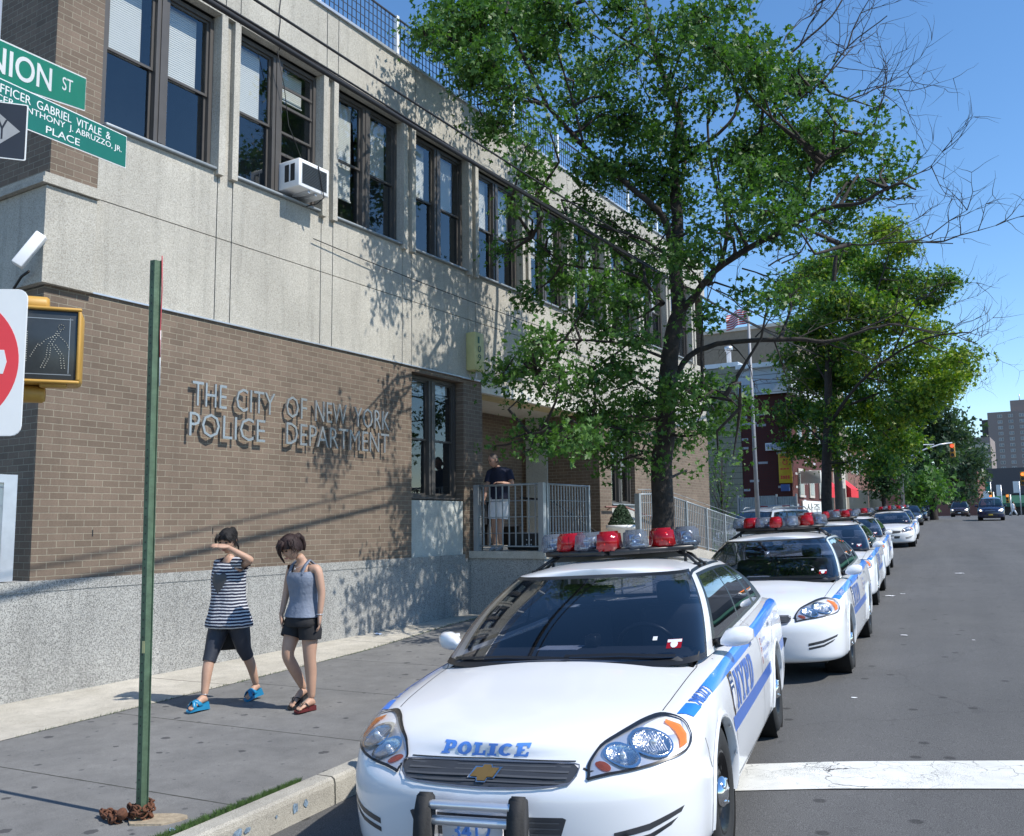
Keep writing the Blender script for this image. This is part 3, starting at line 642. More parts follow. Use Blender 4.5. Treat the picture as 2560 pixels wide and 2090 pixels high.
def build_shell(spec):
    """lower body: returns half rows"""
    S = spec; seg = (22, 92, 16)
    lv = S['levels']; rows = []
    base = [contour(0, S['len0']+l[2], S['len']-l[3], l[1], S['Lf'], S['Lr'], l[4], S['pr'], seg) for l in lv]
    n = len(base[0]); 
    zs = S['zs']; zc = S['zc']; tp = S['taper']
    key = []
    for k, l in enumerate(lv):
        r = []
        for (x, y) in base[k]:
            z = l[0](y) if callable(l[0]) else l[0]
            r.append(Vector((x*tp(y), y, z)))
        key.append(r)
    K = len(key); sub = 5
    for k in range(K-1):
        for j in range(sub):
            t = j/sub; row = []
            for i in range(n):
                p0, p1, p2, p3 = key[max(k-1, 0)][i], key[k][i], key[k+1][i], key[min(k+2, K-1)][i]
                row.append(.5*((2*p1)+(p2-p0)*t+(2*p0-5*p1+4*p2-p3)*t*t+(3*p1-p0-3*p2+p3)*t**3))
            rows.append(row)
    edge = key[-1]; NC = 14
    for j in range(NC+1):
        u = (j/NC)**.8; row = []
        for e in edge:
            zcc = zc(e.y); row.append(Vector((e.x*(1-u), e.y-S['pull'](e.y)*u*0, e.z+(zcc-e.z)*(1-(1-u)**2.3))))
        rows.append(row)
    return rows
class CarShape: pass
def make_shape(S):
    cs = CarShape(); rows = build_shell(S); full = half_to_full(rows)
    # wheel arches: slide nearby vertices onto the arch, then drop the faces inside it
    WH = S['wheels']; R = S['arch']
    for r in full:
        for v in r:
            for wy in WH:
                if abs(v.x) < .5: continue
                dy, dz = v.y-wy, v.z-S['wz']; d = math.hypot(dy, dz)
                if R-.024 < d < R+.024 and d > 0: v.y = wy+dy/d*R; v.z = S['wz']+dz/d*R
                d2 = abs(d-R)
                if d2 < .09 and d > R-.03 and abs(v.x) > .7: v.x += math.copysign(.010*(1-d2/.09), v.x)
    V = [v for r in full for v in r]; m = len(full[0]); F = []
    g = S['green']
    for i in range(len(full)-1):
        for k in range(m-1):
            f = (i*m+k, i*m+k+1, (i+1)*m+k+1, (i+1)*m+k)
            c = (V[f[0]]+V[f[1]]+V[f[2]]+V[f[3]])/4
            if abs(c.x) > .5 and any(math.hypot(c.y-wy, c.z-S['wz']) < R-.002 for wy in WH): continue
            if abs(c.x) < .72 and g['b'][0]+.12 < c.y < g['b'][1]-.2 and c.z > .7: continue
            F.append(f)
    cs.low = (V, F)
    # greenhouse
    seg = (18, 44, 14); b, t = g['b'], g['t']
    cb = contour(0, b[0], b[1], b[2], b[3], b[4], b[5], b[5], seg); ct = contour(0, t[0], t[1], t[2], t[3], t[4], t[5], t[5], seg)
    NR = 20; rows = []
    for j in range(NR+1):
        u = j/NR; row = []
        for (xb, yb), (xt, yt) in zip(cb, ct):
            zb = g['zb'](yb); zt = g['zt'](yt); bul = math.sin(PI*u)
            row.append(Vector((xb+(xt-xb)*u+g['bulge']*bul*(xb/b[2]), yb+(yt-yb)*u-.02*bul*(1-xb/b[2])*(1 if yb < 2.5 else -1.5), zb+(zt-zb)*(u+.06*bul))))
        rows.append(row)
    NC = 8; edge = rows[-1]
    for j in range(1, NC+1):
        u = (j/NC)**.8; rows.append([Vector((e.x*(1-u), e.y, e.z+(g['zr'](e.y)-e.z)*(1-(1-u)**2.4))) for e in edge])
    full = half_to_full(rows); m = len(full[0]); half = len(rows[0])-1
    V = [v for r in full for v in r]
    grp = {}
    def cls(j, s):                     # s: index along the half outline, 0 = nose
        u0, u1 = g['wr']
        if j < NR:
            if s < g['sA'] and 1 <= j < NR-1: return 'windshield'
            if s >= half-g['sR'] and 2 <= j < NR-1: return 'rear_window'
            if u0 <= j < u1:
                q = (s-seg[0])/seg[1]
                for nm, a, c in g['side']:
                    if a <= q < c: return nm
                if g['side'][0][1]-.05 <= q < g['side'][-1][2]+.04: return 'window_trim'
            if (j == u0-1 or j == u1) and g['side'][0][1]-.05 <= (s-seg[0])/seg[1] < g['side'][-1][2]+.04: return 'window_trim'
            if s == g['sA'] or (s < g['sA'] and j in (0, NR-1)): return 'windshield_trim'
            if s == half-g['sR']-1 or (s >= half-g['sR'] and j in (0, 1)): return 'rear_trim'
        return 'body'
    for i in range(len(full)-1):
        for k in range(m-1):
            s = (k-half) if k >= half else half-1-k; sd = 'L' if k >= half else 'R'
            c = cls(i, s); key = c if c in ('windshield', 'rear_window', 'body', 'windshield_trim', 'rear_trim') else c+sd
            if i == NR-1 or i == 0: pass
            grp.setdefault(key, []).append((i*m+k, i*m+k+1, (i+1)*m+k+1, (i+1)*m+k))
    cs.green = (V, grp)
    allF = cs.low[1]+[tuple(len(cs.low[0])+i for i in f) for fs in grp.values() for f in fs]
    cs.bvh = BVHTree.FromPolygons(cs.low[0]+V, allF)
    return cs
zs = sm([.0, .12, .3, .6, 1.0, 1.4, 2.2, 3.0, 3.8, 4.4, 4.8, 5.1], [.655, .69, .745, .815, .875, .915, .945, .965, .985, .985, .96, .92])
zc = sm([.0, .1, .25, .5, .8, 1.1, 1.4, 3, 4.0, 4.45, 4.8, 5.1], [.665, .735, .795, .855, .905, .955, .99, .99, 1.02, 1.055, 1.045, .99])
tp = sm([0, 1, 2.5, 4, 5.1], [.985, .995, 1.0, .99, .965])
SEDAN = dict(len0=0, len=5.09, Lf=.62, Lr=.5, pr=3.2, zs=zs, zc=zc, taper=tp, pull=lambda y: 0, wheels=(1.02, 3.82), wz=.335, arch=.375,
    levels=[(.20, .82, .16, .12, 3.0), (.235, .89, .05, .05, 2.9), (.34, .915, .012, .02, 2.7), (.50, .925, .0, .0, 2.6), (.58, .925, .012, .0, 2.6), (lambda y: .62+(zs(y)-.66)*.50, .922, .05, .03, 2.55), (lambda y: zs(y)-.035, .895, .115, .06, 2.5), (lambda y: zs(y), .862, .15, .09, 2.4)],
    green=dict(b=(1.15, 4.50, .815, .42, .5, 4.2), t=(2.0, 3.72, .60, .30, .34, 4.0), zb=lambda y: zc(y)-.035 if y < 1.6 else zs(y)-.0+(.0), zt=sm([1.9, 2.3, 3.0, 3.7], [1.405, 1.415, 1.415, 1.375]), zr=sm([1.9, 2.3, 2.8, 3.3, 3.75], [1.435, 1.475, 1.49, 1.475, 1.40]),
        bulge=.03, sA=15, sR=10, wr=(2, 17), side=[('front_windowx', .03, .46), ('rear_windowx', .50, .84), ('quarter_windowx', .87, .99)]))
SEDAN['green']['zb'] = sm([1.1, 1.3, 1.6, 2.2, 3.0, 3.8, 4.2, 4.5], [.93, .955, .955, .965, .98, 1.0, 1.02, 1.04])

def cdt_patch(poly, res, holes=()):
    P = [Vector(p) for p in poly]; out = []
    for i, a in enumerate(P):
        b_ = P[(i+1) % len(P)]; n = max(1, int((b_-a).length/res))
        out += [a.lerp(b_, k/n) for k in range(n)]
    n0 = len(out); E = [(i, (i+1) % n0) for i in range(n0)]
    for h in holes:
        q = len(out); H = [Vector(p) for p in h]; out += H; E += [(q+i, q+(i+1) % len(H)) for i in range(len(H))]
    x0, x1 = min(p.x for p in out), max(p.x for p in out); y0, y1 = min(p.y for p in out), max(p.y for p in out)
    def inside(p, poly):
        c = False; n = len(poly)
        for i in range(n):
            a, b_ = poly[i], poly[(i+1) % n]
            if (a[1] > p[1]) != (b_[1] > p[1]) and p[0] < (b_[0]-a[0])*(p[1]-a[1])/(b_[1]-a[1])+a[0]: c = not c
        return c
    pts = list(out); x = x0+res/2
    while x < x1:
        y = y0+res/2
        while y < y1:
            q = Vector((x, y))
            if inside(q, P) and not any(inside(q, h) for h in holes) and min((q-p).length for p in out) > res*.4: pts.append(q)
            y += res
        x += res
    vs, es, fs, *_ = delaunay_2d_cdt(pts, E, [], 0, 1e-6)
    F = []
    for f in fs:
        c = sum((vs[i] for i in f), Vector((0, 0)))/len(f)
        if inside(c, P) and not any(inside(c, h) for h in holes): F.append(tuple(f))
    return vs, F
class Proj:
    """lays flat outlines onto a body along a fixed direction; (a, z) are coordinates across that direction"""
    def __init__(s, bvh, kind, sgn=1, ang=0.0):
        s.b = bvh; s.k = kind; s.s = sgn
        if kind == 'side': s.d = Vector((-sgn, 0, 0)); s.ax = Vector((0, 1, 0)); s.az = Vector((0, 0, 1)); s.o = Vector((sgn*2, 0, 0))
        elif kind == 'front': s.d = Vector((0, 1, 0)); s.ax = Vector((1, 0, 0)); s.az = Vector((0, 0, 1)); s.o = Vector((0, -1.5, 0))
        elif kind == 'top': s.d = Vector((0, 0, -1)); s.ax = Vector((1, 0, 0)); s.az = Vector((0, 1, 0)); s.o = Vector((0, 0, 3))
        elif kind == 'shoulder':
            c_, s_ = math.cos(.698), math.sin(.698); s.d = Vector((-sgn*c_, 0, -s_)); s.ax = Vector((0, 1, 0)); s.az = Vector((-sgn*s_, 0, c_)); s.o = -s.d*3
        elif kind == 'diag':
            s.d = Vector((-sgn*math.sin(ang), math.cos(ang), 0)); s.ax = Vector((sgn*math.cos(ang), math.sin(ang), 0)); s.az = Vector((0, 0, 1)); s.o = -s.d*3
    def pt(s, a, z, off=.002):
        o = s.o+s.ax*a+s.az*z; h = s.b.ray_cast(o, s.d)
        if h[0] is None: 
            h = s.b.find_nearest(o+s.d*2.2)
            n = -s.d; return h[0]+n*off
        n = h[1] if h[1].dot(s.d) < 0 else -h[1]; return h[0]+n*off
    def patch(s, mb, poly, off=.002, res=.05, holes=()):
        vs, fs = cdt_patch(poly, res, holes); mb.add([s.pt(v.x, v.y, off) for v in vs], fs, True); return mb
    def strip(s, mb, line, w, off=.002, closed=False, res=.04):
        L = [Vector(p) for p in line]; pts = []
        n = len(L) if closed else len(L)-1
        for i in range(n):
            a, b_ = L[i], L[(i+1) % len(L)]; k = max(1, int((b_-a).length/res)); pts += [a.lerp(b_, j/k) for j in range(k)]
        if not closed: pts.append(L[-1])
        rows = []; N = len(pts)
        for i, p in enumerate(pts):
            t = (pts[(i+1) % N]-pts[i-1]) if closed else (pts[min(i+1, N-1)]-pts[max(i-1, 0)])
            nn = Vector((-t.y, t.x)).normalized()*w/2; rows.append([s.pt(*(p+nn), off), s.pt(*(p-nn), off)])
        if closed: rows.append(rows[0])
        mb.grid(rows, True); return mb
    def text(s, mb, txt, a0, z0, w, h, off=.003, flip=False, slope=0.0, **k):
        V, F = text_geo(txt, w, h, 0.0, **k)
        mb.add([s.pt(a0-x if flip else a0+x, z0+y+slope*x, off) for x, y, z in V], F, False); return mb

CS = make_shape(SEDAN)
k_ = NT('lamp_bowl'); k_.col((.66, .68, .70)); k_.b.inputs['Metallic'].default_value = 1; k_.b.inputs['Roughness'].default_value = .2; k_.bump(k_.noise(k_.geo(), 75, 2), .004); M['lamp_bowl'] = k_.m
def ellp(cx, cy, rx, ry, a0=0, a1=360, n=20): return [(cx+rx*math.cos(math.radians(a0+(a1-a0)*k/n)), cy+ry*math.sin(math.radians(a0+(a1-a0)*k/n))) for k in range(n+(a1-a0 != 360))]
SLAB = {   # heavy slab letters: width, outline, counters
 'P': (1.0, [(0, 0), (.62, 0), (.62, .17), (.47, .17), (.47, .38), (.68, .38), (.88, .46), (.97, .60), (.97, .80), (.88, .93), (.70, 1), (0, 1), (0, .83), (.13, .83), (.13, .17), (0, .17)], [[(.47, .56), (.58, .56), (.64, .62), (.64, .76), (.58, .82), (.47, .82)]]),
 'O': (1.02, ellp(.5, .5, .5, .5), [ellp(.5, .5, .17, .30, n=14)]),
 'L': (.92, [(0, 0), (.95, 0), (.95, .42), (.78, .42), (.74, .18), (.47, .18), (.47, .83), (.62, .83), (.62, 1), (0, 1), (0, .83), (.14, .83), (.14, .17), (0, .17)], []),
 'I': (.60, [(0, 0), (1, 0), (1, .18), (.78, .18), (.78, .82), (1, .82), (1, 1), (0, 1), (0, .82), (.22, .82), (.22, .18), (0, .18)], []),
 'C': (.98, ellp(.5, .5, .5, .5, 42, 322)+ellp(.52, .5, .19, .30, 310, 50), []),
 'E': (.95, [(0, 0), (.95, 0), (.95, .36), (.80, .36), (.74, .18), (.46, .18), (.46, .42), (.64, .42), (.64, .58), (.46, .58), (.46, .82), (.72, .82), (.78, .66), (.93, .66), (.93, 1), (0, 1), (0, .82), (.13, .82), (.13, .18), (0, .18)], []),
 'N': (1.0, [(0, 0), (.42, 0), (.42, .14), (.32, .14), (.32, .60), (.66, 0), (.88, 0), (.88, .86), (1, .86), (1, 1), (.58, 1), (.58, .86), (.68, .86), (.68, .42), (.36, 1), (0, 1), (0, .86), (.12, .86), (.12, .14), (0, .14)], []),
 'Y': (1.0, [(.26, 0), (.74, 0), (.74, .14), (.63, .14), (.63, .42), (.90, .86), (1, .86), (1, 1), (.58, 1), (.58, .86), (.66, .86), (.50, .60), (.34, .86), (.42, .86), (.42, 1), (0, 1), (0, .86), (.10, .86), (.37, .42), (.37, .14), (.26, .14)], []),
 'D': (1.0, [(0, 0), (.60, 0), (.85, .1), (.97, .32), (.97, .68), (.85, .9), (.60, 1), (0, 1), (0, .86), (.13, .86), (.13, .14), (0, .14)], [[(.43, .15), (.54, .15), (.64, .3), (.64, .7), (.54, .85), (.43, .85)]])}
def slab_text(pj, mb, word, a0, z0, w, h, off=.003, flip=False, slope=0.0, shear=0.0, res=.03, gap=.12):
    tot = sum(SLAB[c][0] for c in word)+gap*(len(word)-1); x = 0
    for c in word:
        cw, o, hs = SLAB[c]; f = lambda p: (x+p[0]*cw)/tot*w+p[1]*h*shear
        g = lambda q: [((a0-f(p)) if flip else (a0+f(p)), z0+p[1]*h+slope*f(p)) for p in q]
        pj.patch(mb, g(o), off, res, [g(q) for q in hs]); x += cw+gap
def smooth_loop(P, sub=4):
    out = []; n = len(P); V = [Vector(p) for p in P]
    for i in range(n):
        p0, p1, p2, p3 = V[i-1], V[i], V[(i+1) % n], V[(i+2) % n]
        for j in range(sub): t = j/sub; q = .5*((2*p1)+(p2-p0)*t+(2*p0-5*p1+4*p2-p3)*t*t+(3*p1-p0-3*p2+p3)*t**3); out.append((q.x, q.y))
    return out

def glass_rim(o):
    return o
def wheel_at(parent, x, y, z, sx, R=.335, W=.215, caps=True, rim_m='steel_black', rim_r=.205):
    t = MB(); w2 = W/2; s = sx
    prof = [(rim_r, -w2+.01), (rim_r+.02, -w2), (R-.06, -w2-.004), (R-.018, -w2+.012), (R, -w2+.045), (R, w2-.045), (R-.018, w2-.012), (R-.06, w2+.004), (rim_r+.02, w2), (rim_r, w2-.01)]
    t.lathe(prof, (x, y, z), (s, 0, 0), 40)
    for g_ in (-.045, 0, .045): t.lathe([(R+.0015, g_-.004), (R+.0015, g_+.004)], (x, y, z), (s, 0, 0), 40)
    ty = t.build('wheel', M['tyre'], parent, world=False)
    r = MB(); r.lathe([(rim_r+.004, w2-.012), (rim_r-.012, w2-.006), (rim_r-.03, w2-.05), (rim_r-.045, w2-.055), (.12, w2-.03), (.085, w2-.02), (.07, w2-.045), (0, w2-.045)], (x, y, z), (s, 0, 0), 36)
    r.build('rim', M[rim_m], ty, world=False)
    if caps:
        c = MB(); c.lathe([(.078, w2-.03), (.075, w2-.005), (.055, w2+.012), (.03, w2+.018), (0, w2+.018)], (x, y, z), (s, 0, 0), 24)
        for k in range(5):
            a = k*2*PI/5; c.ell((x+s*(w2+.0), y+.058*math.cos(a), z+.058*math.sin(a)), (.018, .012, .012), 8, 5)
        c.build('hubcap', M['chrome'], ty, world=False)
        h = MB()
        for k in range(10):
            a = k*2*PI/10; h.lathe([(.013, w2-.028), (0, w2-.0275)], (x, y+.145*math.cos(a), z+.145*math.sin(a)), (s, 0, 0), 10)
        h.build('vent_hole', M['underbody'], ty, world=False)
    return ty
def shell_objects(cs, t, paint, names=('windshield', 'rear_window', 'side_window'), gl='car_glass'):
    V, F = cs.low; b = MB(); b.add(V, F, True); V2, grp = cs.green; b.add(V2, grp['body'], True)
    body = b.build('body', M[paint], t, world=False)
    recalc(body)
    tr = MB()
    for k, fs in grp.items():
        if k == 'body': continue
        if 'trim' in k: tr.add(V2, fs, True); continue
        nm = 'windshield' if k == 'windshield' else 'rear_window' if k == 'rear_window' else 'side_window'
        g = MB(); g.add(V2, fs, True); recalc(g.build(nm, M[gl], t, world=False))
    recalc(tr.build('window_trim', M['trim_black'], t, world=False))
    return body
def box_plan(S):
    return S
def interior(t, S, driver=1):
    w = .72; b = MB(); b.add([(-w, 1.3, .98), (w, 1.3, .98), (w, 4.3, .98), (-w, 4.3, .98), (-w, 1.3, .35), (w, 1.3, .35), (w, 4.3, .35), (-w, 4.3, .35)], [(4, 5, 6, 7), (0, 4, 7, 3), (1, 2, 6, 5), (3, 7, 6, 2), (0, 1, 5, 4)])
    b.bbox(-w, w, 1.22, 1.72, .60, .985, .05); b.box(-w, w, 3.75, 4.42, .7, 1.0); b.build('interior', M['interior'], t, world=False)
    for sx in (-.36, .36):
        s = MB(); s.bbox(sx-.25, sx+.25, 2.2, 2.72, .50, .66, .05); s.bbox(sx-.24, sx+.24, 2.62, 2.80, .62, 1.13, .06, Matrix.Translation((0, 0, 0))); s.bbox(sx-.12, sx+.12, 2.70, 2.79, 1.15, 1.30, .035); s.build('seat', M['seat_grey'], t, world=False)
    s = MB(); s.bbox(-.65, .65, 3.55, 3.80, .6, 1.08, .05); s.build('rear_seat', M['seat_grey'], t, world=False)
    s = MB(); c = Vector((.36*driver, 1.86, .93)); n = Vector((0, 1, .45)).normalized(); e1 = Vector((1, 0, 0)); e2 = n.cross(e1)
    s.tube([c+(e1*math.cos(a)+e2*math.sin(a))*.19 for a in [2*PI*k/20 for k in range(21)]], .015, 8); s.tube([c-e1*.18, c+e1*.18], .014, 6); s.tube([c, c-n*-.0+Vector((0, -.2, -.1))], .03, 8); s.build('steering_wheel', M['trim_black'], t, world=False)
    s = MB(); s.bbox(-.12, .12, 2.02, 2.06, 1.27, 1.335, .015); s.build('inner_mirror', M['trim_black'], t, world=False)

def headlight(t, sgn, pj):
    HP = [(.333, .615), (.395, .590), (.500, .622), (.58, .640), (.77, .655), (.905, .683), (.975, .735), (.990, .765), (.965, .788), (.915, .812), (.85, .815), (.74, .795), (.60, .752), (.50, .715), (.425, .672)]
    HP = [(.405, .628), (.407, .627), (.49, .640), (.579, .648), (.744, .668), (.884, .690), (.948, .730), (.960, .762), (.962, .785), (.942, .806), (.891, .816), (.80, .806), (.716, .790), (.61, .764), (.525, .734), (.457, .680)]
    HP = smooth_loop(HP, 3); HP = HP
    base = MB(); pj.patch(base, HP, .003, .05); hs = base.build('headlight', M['silver'], t, world=False)
    rm = MB(); pj.strip(rm, HP, .008, .010, True, .02); rm.build('rim', M['trim_black'], hs, world=False)
    ch = MB(); bowl = MB()
    def ring(a, z, ra, rz, off, mb, col_in):
        rows = []
        for (q, o_) in ((1.0, off), (.93, off+.004), (.86, off-.0), (.55, off-.006), (.0, off-.008)):
            rows.append([pj.pt(a+ra*q*math.cos(k*2*PI/24), z+rz*q*math.sin(k*2*PI/24), max(.0035, o_+.006)) for k in range(24)])
        mb.grid(rows, True, True)
    ring(.738, .728, .090, .047, .006, ch, None); ring(.588, .696, .066, .040, .006, ch, None); ch.build('reflector', M['lamp_bowl'], hs, world=False)
    ri = MB()
    for a, z, ra, rz in ((.738, .728, .091, .048), (.588, .696, .067, .041)): pj.strip(ri, [(a+ra*math.cos(k*PI/12), z+rz*math.sin(k*PI/12)) for k in range(24)], .007, .0165, True, .02)
    ri.build('bezel', M['chrome'], hs, world=False)
    bu = MB()
    for a, z, r in ((.745, .732, .018), (.592, .696, .015)): bu.ell(pj.pt(a, z, .012), (r, r*.5, r), 10, 6)
    for k in range(9): 
        a = .70+.011*k; pj.strip(bu, [(a, .70), (a, .760)], .003, .0115)
    bu.build('bulb', M['silver'], hs, world=False)
    am = MB(); pj.patch(am, [(.858, .702), (.905, .712), (.930, .745), (.925, .780), (.880, .800), (.862, .792), (.878, .760), (.876, .730)], .010, .04); am.build('turn_signal', M['lens_amber'], hs, world=False)
    a2 = MB(); rows = [[pj.pt(.492+.026*q*math.cos(k*2*PI/16), .664+.016*q*math.sin(k*2*PI/16), .008+.006*(1-q)) for k in range(16)] for q in (1, .8, .4, 0)]; a2.grid(rows, True, True); a2.build('side_marker', M['lens_brown'], hs, world=False)
    cv = MB(); pj.patch(cv, HP, .019, .04); cv.build('lens_cover', M['lens_clear'], hs, world=False)
    return hs
lens('lens_brown', (.30, .07, .03), .4)
def pod(mb, x, y, z, w, d, h, ang=0):
    mx = Matrix.Translation((x, y, z)) @ Matrix.Rotation(ang, 4, 'Z')
    bm = bmesh.new(); bmesh.ops.create_cube(bm, size=1)
    for v in bm.verts:
        k = .86 if v.co.z > 0 else 1.0; v.co = Vector((v.co.x*w*k, v.co.y*d*k, (v.co.z+.5)*h))
    bmesh.ops.bevel(bm, geom=bm.edges[:], offset=.017, segments=3, affect='EDGES'); mb.bm(bm, mx, True)
def light_bar(t, z0=1.56):
    B = MB(); PODS = [(-.50, 2.70), (-.34, 2.60), (-.17, 2.50), (.0, 2.42), (.17, 2.50), (.34, 2.60), (.50, 2.70)]
    for (xa, ya), (xb, yb) in zip(PODS, PODS[1:]):
        d = Vector((xb-xa, yb-ya, 0)); a = math.atan2(d.y, d.x); L = d.length
        B.bbox(-.02, L+.02, -.10, .10, z0-.045, z0-.002, .015, Matrix.Translation((xa, ya, 0)) @ rotz(a))
    B.bbox(-.56, -.44, 2.62, 2.80, z0-.045, z0-.003, .015); B.bbox(.44, .56, 2.62, 2.80, z0-.045, z0-.003, .015)
    B.box(-.5, .5, 2.60, 2.64, z0-.085, z0-.045)
    lb = B.build('light_bar', M['trim_black'], t, world=False)
    for i, (x, y) in enumerate(PODS):
        a = math.atan2(.095, .165)*(1 if x > 0 else -1 if x < 0 else 0)
        r = MB(); pod(r, x, y, z0-.012, .150, .215, .138, a); r.build('lamp', M['lens_red' if i in (1, 3, 5) else 'lens_white'], lb, world=False)
        r = MB(); mx = Matrix.Translation((x, y, z0+.004)) @ Matrix.Rotation(a, 4, 'Z')
        r.bbox(-.045, .045, .0, .03, 0, .09, .008, mx); r.lathe([(.035, -.03), (.022, -.012), (.0, -.008)], mx @ Vector((0, -.0, .055)), mx.to_3x3() @ Vector((0, 1, 0)), 16); r.bbox(-.05, .05, -.07, .07, .0, .02, .005, mx); r.build('reflector', M['chrome'] , lb, world=False)
    f = MB()
    for s in (-1, 1):
        for dy in (0, .12):
            f.tube([(s*.42, 2.62+dy, z0-.04), (s*.52, 2.58+dy*1.2, z0-.075), (s*.60, 2.50+dy*1.6, z0-.135)], .012, 6); f.bbox(s*.60-.03, s*.60+.03, 2.47+dy*1.6, 2.54+dy*1.6, z0-.152, z0-.130, .006)
        f.tube([(s*.50, 2.60, z0-.05), (s*.50, 2.60, z0-.13)], .012, 6)
    f.build('mount', M['trim_black'], lb, world=False)
    return lb
def shield_emblem(t, pj, sgn, a0, z0):
    K = .72
    sh = [(-.085, .10), (-.10, .125), (-.05, .135), (0, .15), (.05, .135), (.10, .125), (.085, .10), (.095, .02), (.06, -.08), (0, -.14), (-.06, -.08), (-.095, .02)]
    k = 1.0; o = MB(); pj.patch(o, [(a0+x*K, z0+z*.9) for x, z in sh], .0025, .06); e = o.build('shield_emblem', M['gold'], t, world=False)
    o = MB(); pj.patch(o, [(a0+x*.60, z0+z*.78) for x, z in sh], .0035, .06); o.build('field', M['stripe_dark2'], e, world=False)
    o = MB(); pj.patch(o, [(a0+x*.38, z0-.03+z*.42) for x, z in sh], .0045, .06); pj.strip(o, [(a0-.045, z0+.052), (a0+.045, z0+.052)], .012, .0045); 
    for q in range(5): pj.patch(o, [(a0-.042+.016*q, z0+.075), (a0-.033+.016*q, z0+.075), (a0-.033+.016*q, z0+.095), (a0-.042+.016*q, z0+.095)], .0045, .06)
    o.build('crest', M['plate_white'], e, world=False)
mat('stripe_dark2', (.02, .05, .14), .4)
def police_car(name, label, push=True, hood_text=True, plate='3412', group='police cars parked along the kerb'):
    t = thing(name, label, 'police car', (0, 0, 0), 0, group); ORG[t.name] = None
    cs = CS; body = shell_objects(cs, t, 'car_white'); interior(t, SEDAN)
    V, _ = cs.low
    # wheel housings and underside
    u = MB(); u.box(-.72, .72, .3, 4.9, .19, .22)
    for wy in SEDAN['wheels']:
        for s in (-1, 1): u.lathe([(.385, 0), (.385, -.26), (0, -.26)], (s*.90, wy, .335), (s, 0, 0), 28)
    u.build('underbody', M['underbody'], t, world=False)
    li = MB()
    for s in (-1, 1):
        for wy in SEDAN['wheels']:
            A = [math.radians(q) for q in range(-14, 195, 6)]; rows = []
            for a in A:
                y, z = wy+math.cos(a)*.377, .335+math.sin(a)*.377; ps = Proj(cs.bvh, 'side', s); p = ps.pt(wy+math.cos(a)*.397, .335+math.sin(a)*.397, .002); q = p.x
                rows.append([(q, wy+math.cos(a)*.40, .335+math.sin(a)*.40), (q+s*.012, wy+math.cos(a)*.385, .335+math.sin(a)*.385), (q+s*.008, wy+math.cos(a)*.366, .335+math.sin(a)*.366), (q-s*.04, wy+math.cos(a)*.364, .335+math.sin(a)*.364)])
            li = MB(); li.grid(rows, True); li.build('wheel_arch', M['car_white'], t, world=False)
    for wy in SEDAN['wheels']:
        for s in (-1, 1): wheel_at(t, s*.80, wy, .335, s)
    for s in (-1, 1):                          # door mirrors
        m = MB(); rows = []
        for i, (x, w, hlo, hhi) in enumerate(((.855, .04, .990, 1.025), (.885, .060, .975, 1.070), (.94, .072, .972, 1.092), (1.00, .062, .982, 1.088), (1.035, .035, 1.01, 1.066))):
            c = (hlo+hhi)/2; rows.append([(s*x, 1.66+.02*i+w*.9*math.copysign(abs(math.cos(a))**.8, math.cos(a))-.01, c+(hhi-hlo)/2*math.copysign(abs(math.sin(a))**.8, math.sin(a))) for a in [2*PI*k/16 for k in range(16)]])
        m.grid(rows, True, True); m.add(rows[-1], [tuple(range(16))]); mm = recalc(m.build('mirror', M['car_white'], t, world=False))
        g = MB(); g.tube([(s*.79, 1.70, .985), (s*.88, 1.68, 1.01)], .028, 8); g.build('bracket', M['trim_black'], mm, world=False)
        g = MB(); g.box(s*.95-.06, s*.95+.06, 1.728, 1.733, .99, 1.075); g.build('mirror_glass', M['chrome'], mm, world=False)
    # panel gaps, handles, stripes, lettering
    sm_, sb, sd2, hd = MB(), MB(), MB(), MB()
    for s in (-1, 1):
        sd2 = MB(); ps = Proj(cs.bvh, 'side', s)
        for line in ([(1.50, .93), (1.47, .80), (1.50, .50), (1.52, .28)], [(2.80, 1.0), (2.86, .80), (2.86, .5), (2.84, .28)], [(3.95, 1.0), (3.86, .86), (3.62, .73)], [(1.52, .28), (2.84, .26), (3.35, .28), (3.45, .45)], [(4.55, .98), (4.75, .62)]):
            ps.strip(sm_, line, .006, .0018)
        for a0 in (2.42, 3.50): ps.patch(hd, [(a0, .865+.01), (a0+.21, .88), (a0+.21, .91), (a0, .90)], .022, .04)
        zf = lambda y: float(np.interp(y, [.6, 1.0, 1.6, 2.3, 3.0, 4.2, 4.95], [.795, .838, .868, .893, .912, .955, .965]))
        def stripe(mb, ya, yb, w, f, off=.0022):
            n = max(2, int((yb-ya)/.06)); mb.grid([[ps.pt(ya+(yb-ya)*i/n+(j/3-.5)*0, f(ya+(yb-ya)*i/n)+(j/3-.5)*w, off) for j in range(4)] for i in range(n+1)], True)
        ph = Proj(cs.bvh, 'shoulder', s); wf = lambda y: float(np.interp(y, [.5, .65, 1.0, 1.6, 2.3, 3.1, 3.8, 4.3, 4.95], [.080, .087, .097, .112, .122, .138, .165, .185, .175]))
        for ya, yb in ((.585, .715), (.985, 4.92)):
            n = max(3, int((yb-ya)/.05)); sb.grid([[ph.pt(ya+(yb-ya)*i/n+(j/4-.5)*-.03, wf(ya+(yb-ya)*i/n)+(j/4-.5)*(.062+.014*min(1, max(0, i/n*4 if ya > .9 else 0))), .004) for j in range(5)] for i in range(n+1)], True)
        stripe(sb, 1.445, 3.40, .085, lambda y: .575) if False else stripe(sd2, 1.42, 3.42, .083, lambda y: .578); sd2.build('lower_stripe', M['stripe_dark'], t, world=False); sd2 = MB(); stripe(sd2, 4.22, 4.95, .083, lambda y: .60); sd2.build('lower_stripe', M['stripe_dark'], t, world=False)
    sm_.build('panel_gap', M['seam'], t, world=False); hd.build('door_handle', M['car_white'], t, world=False)
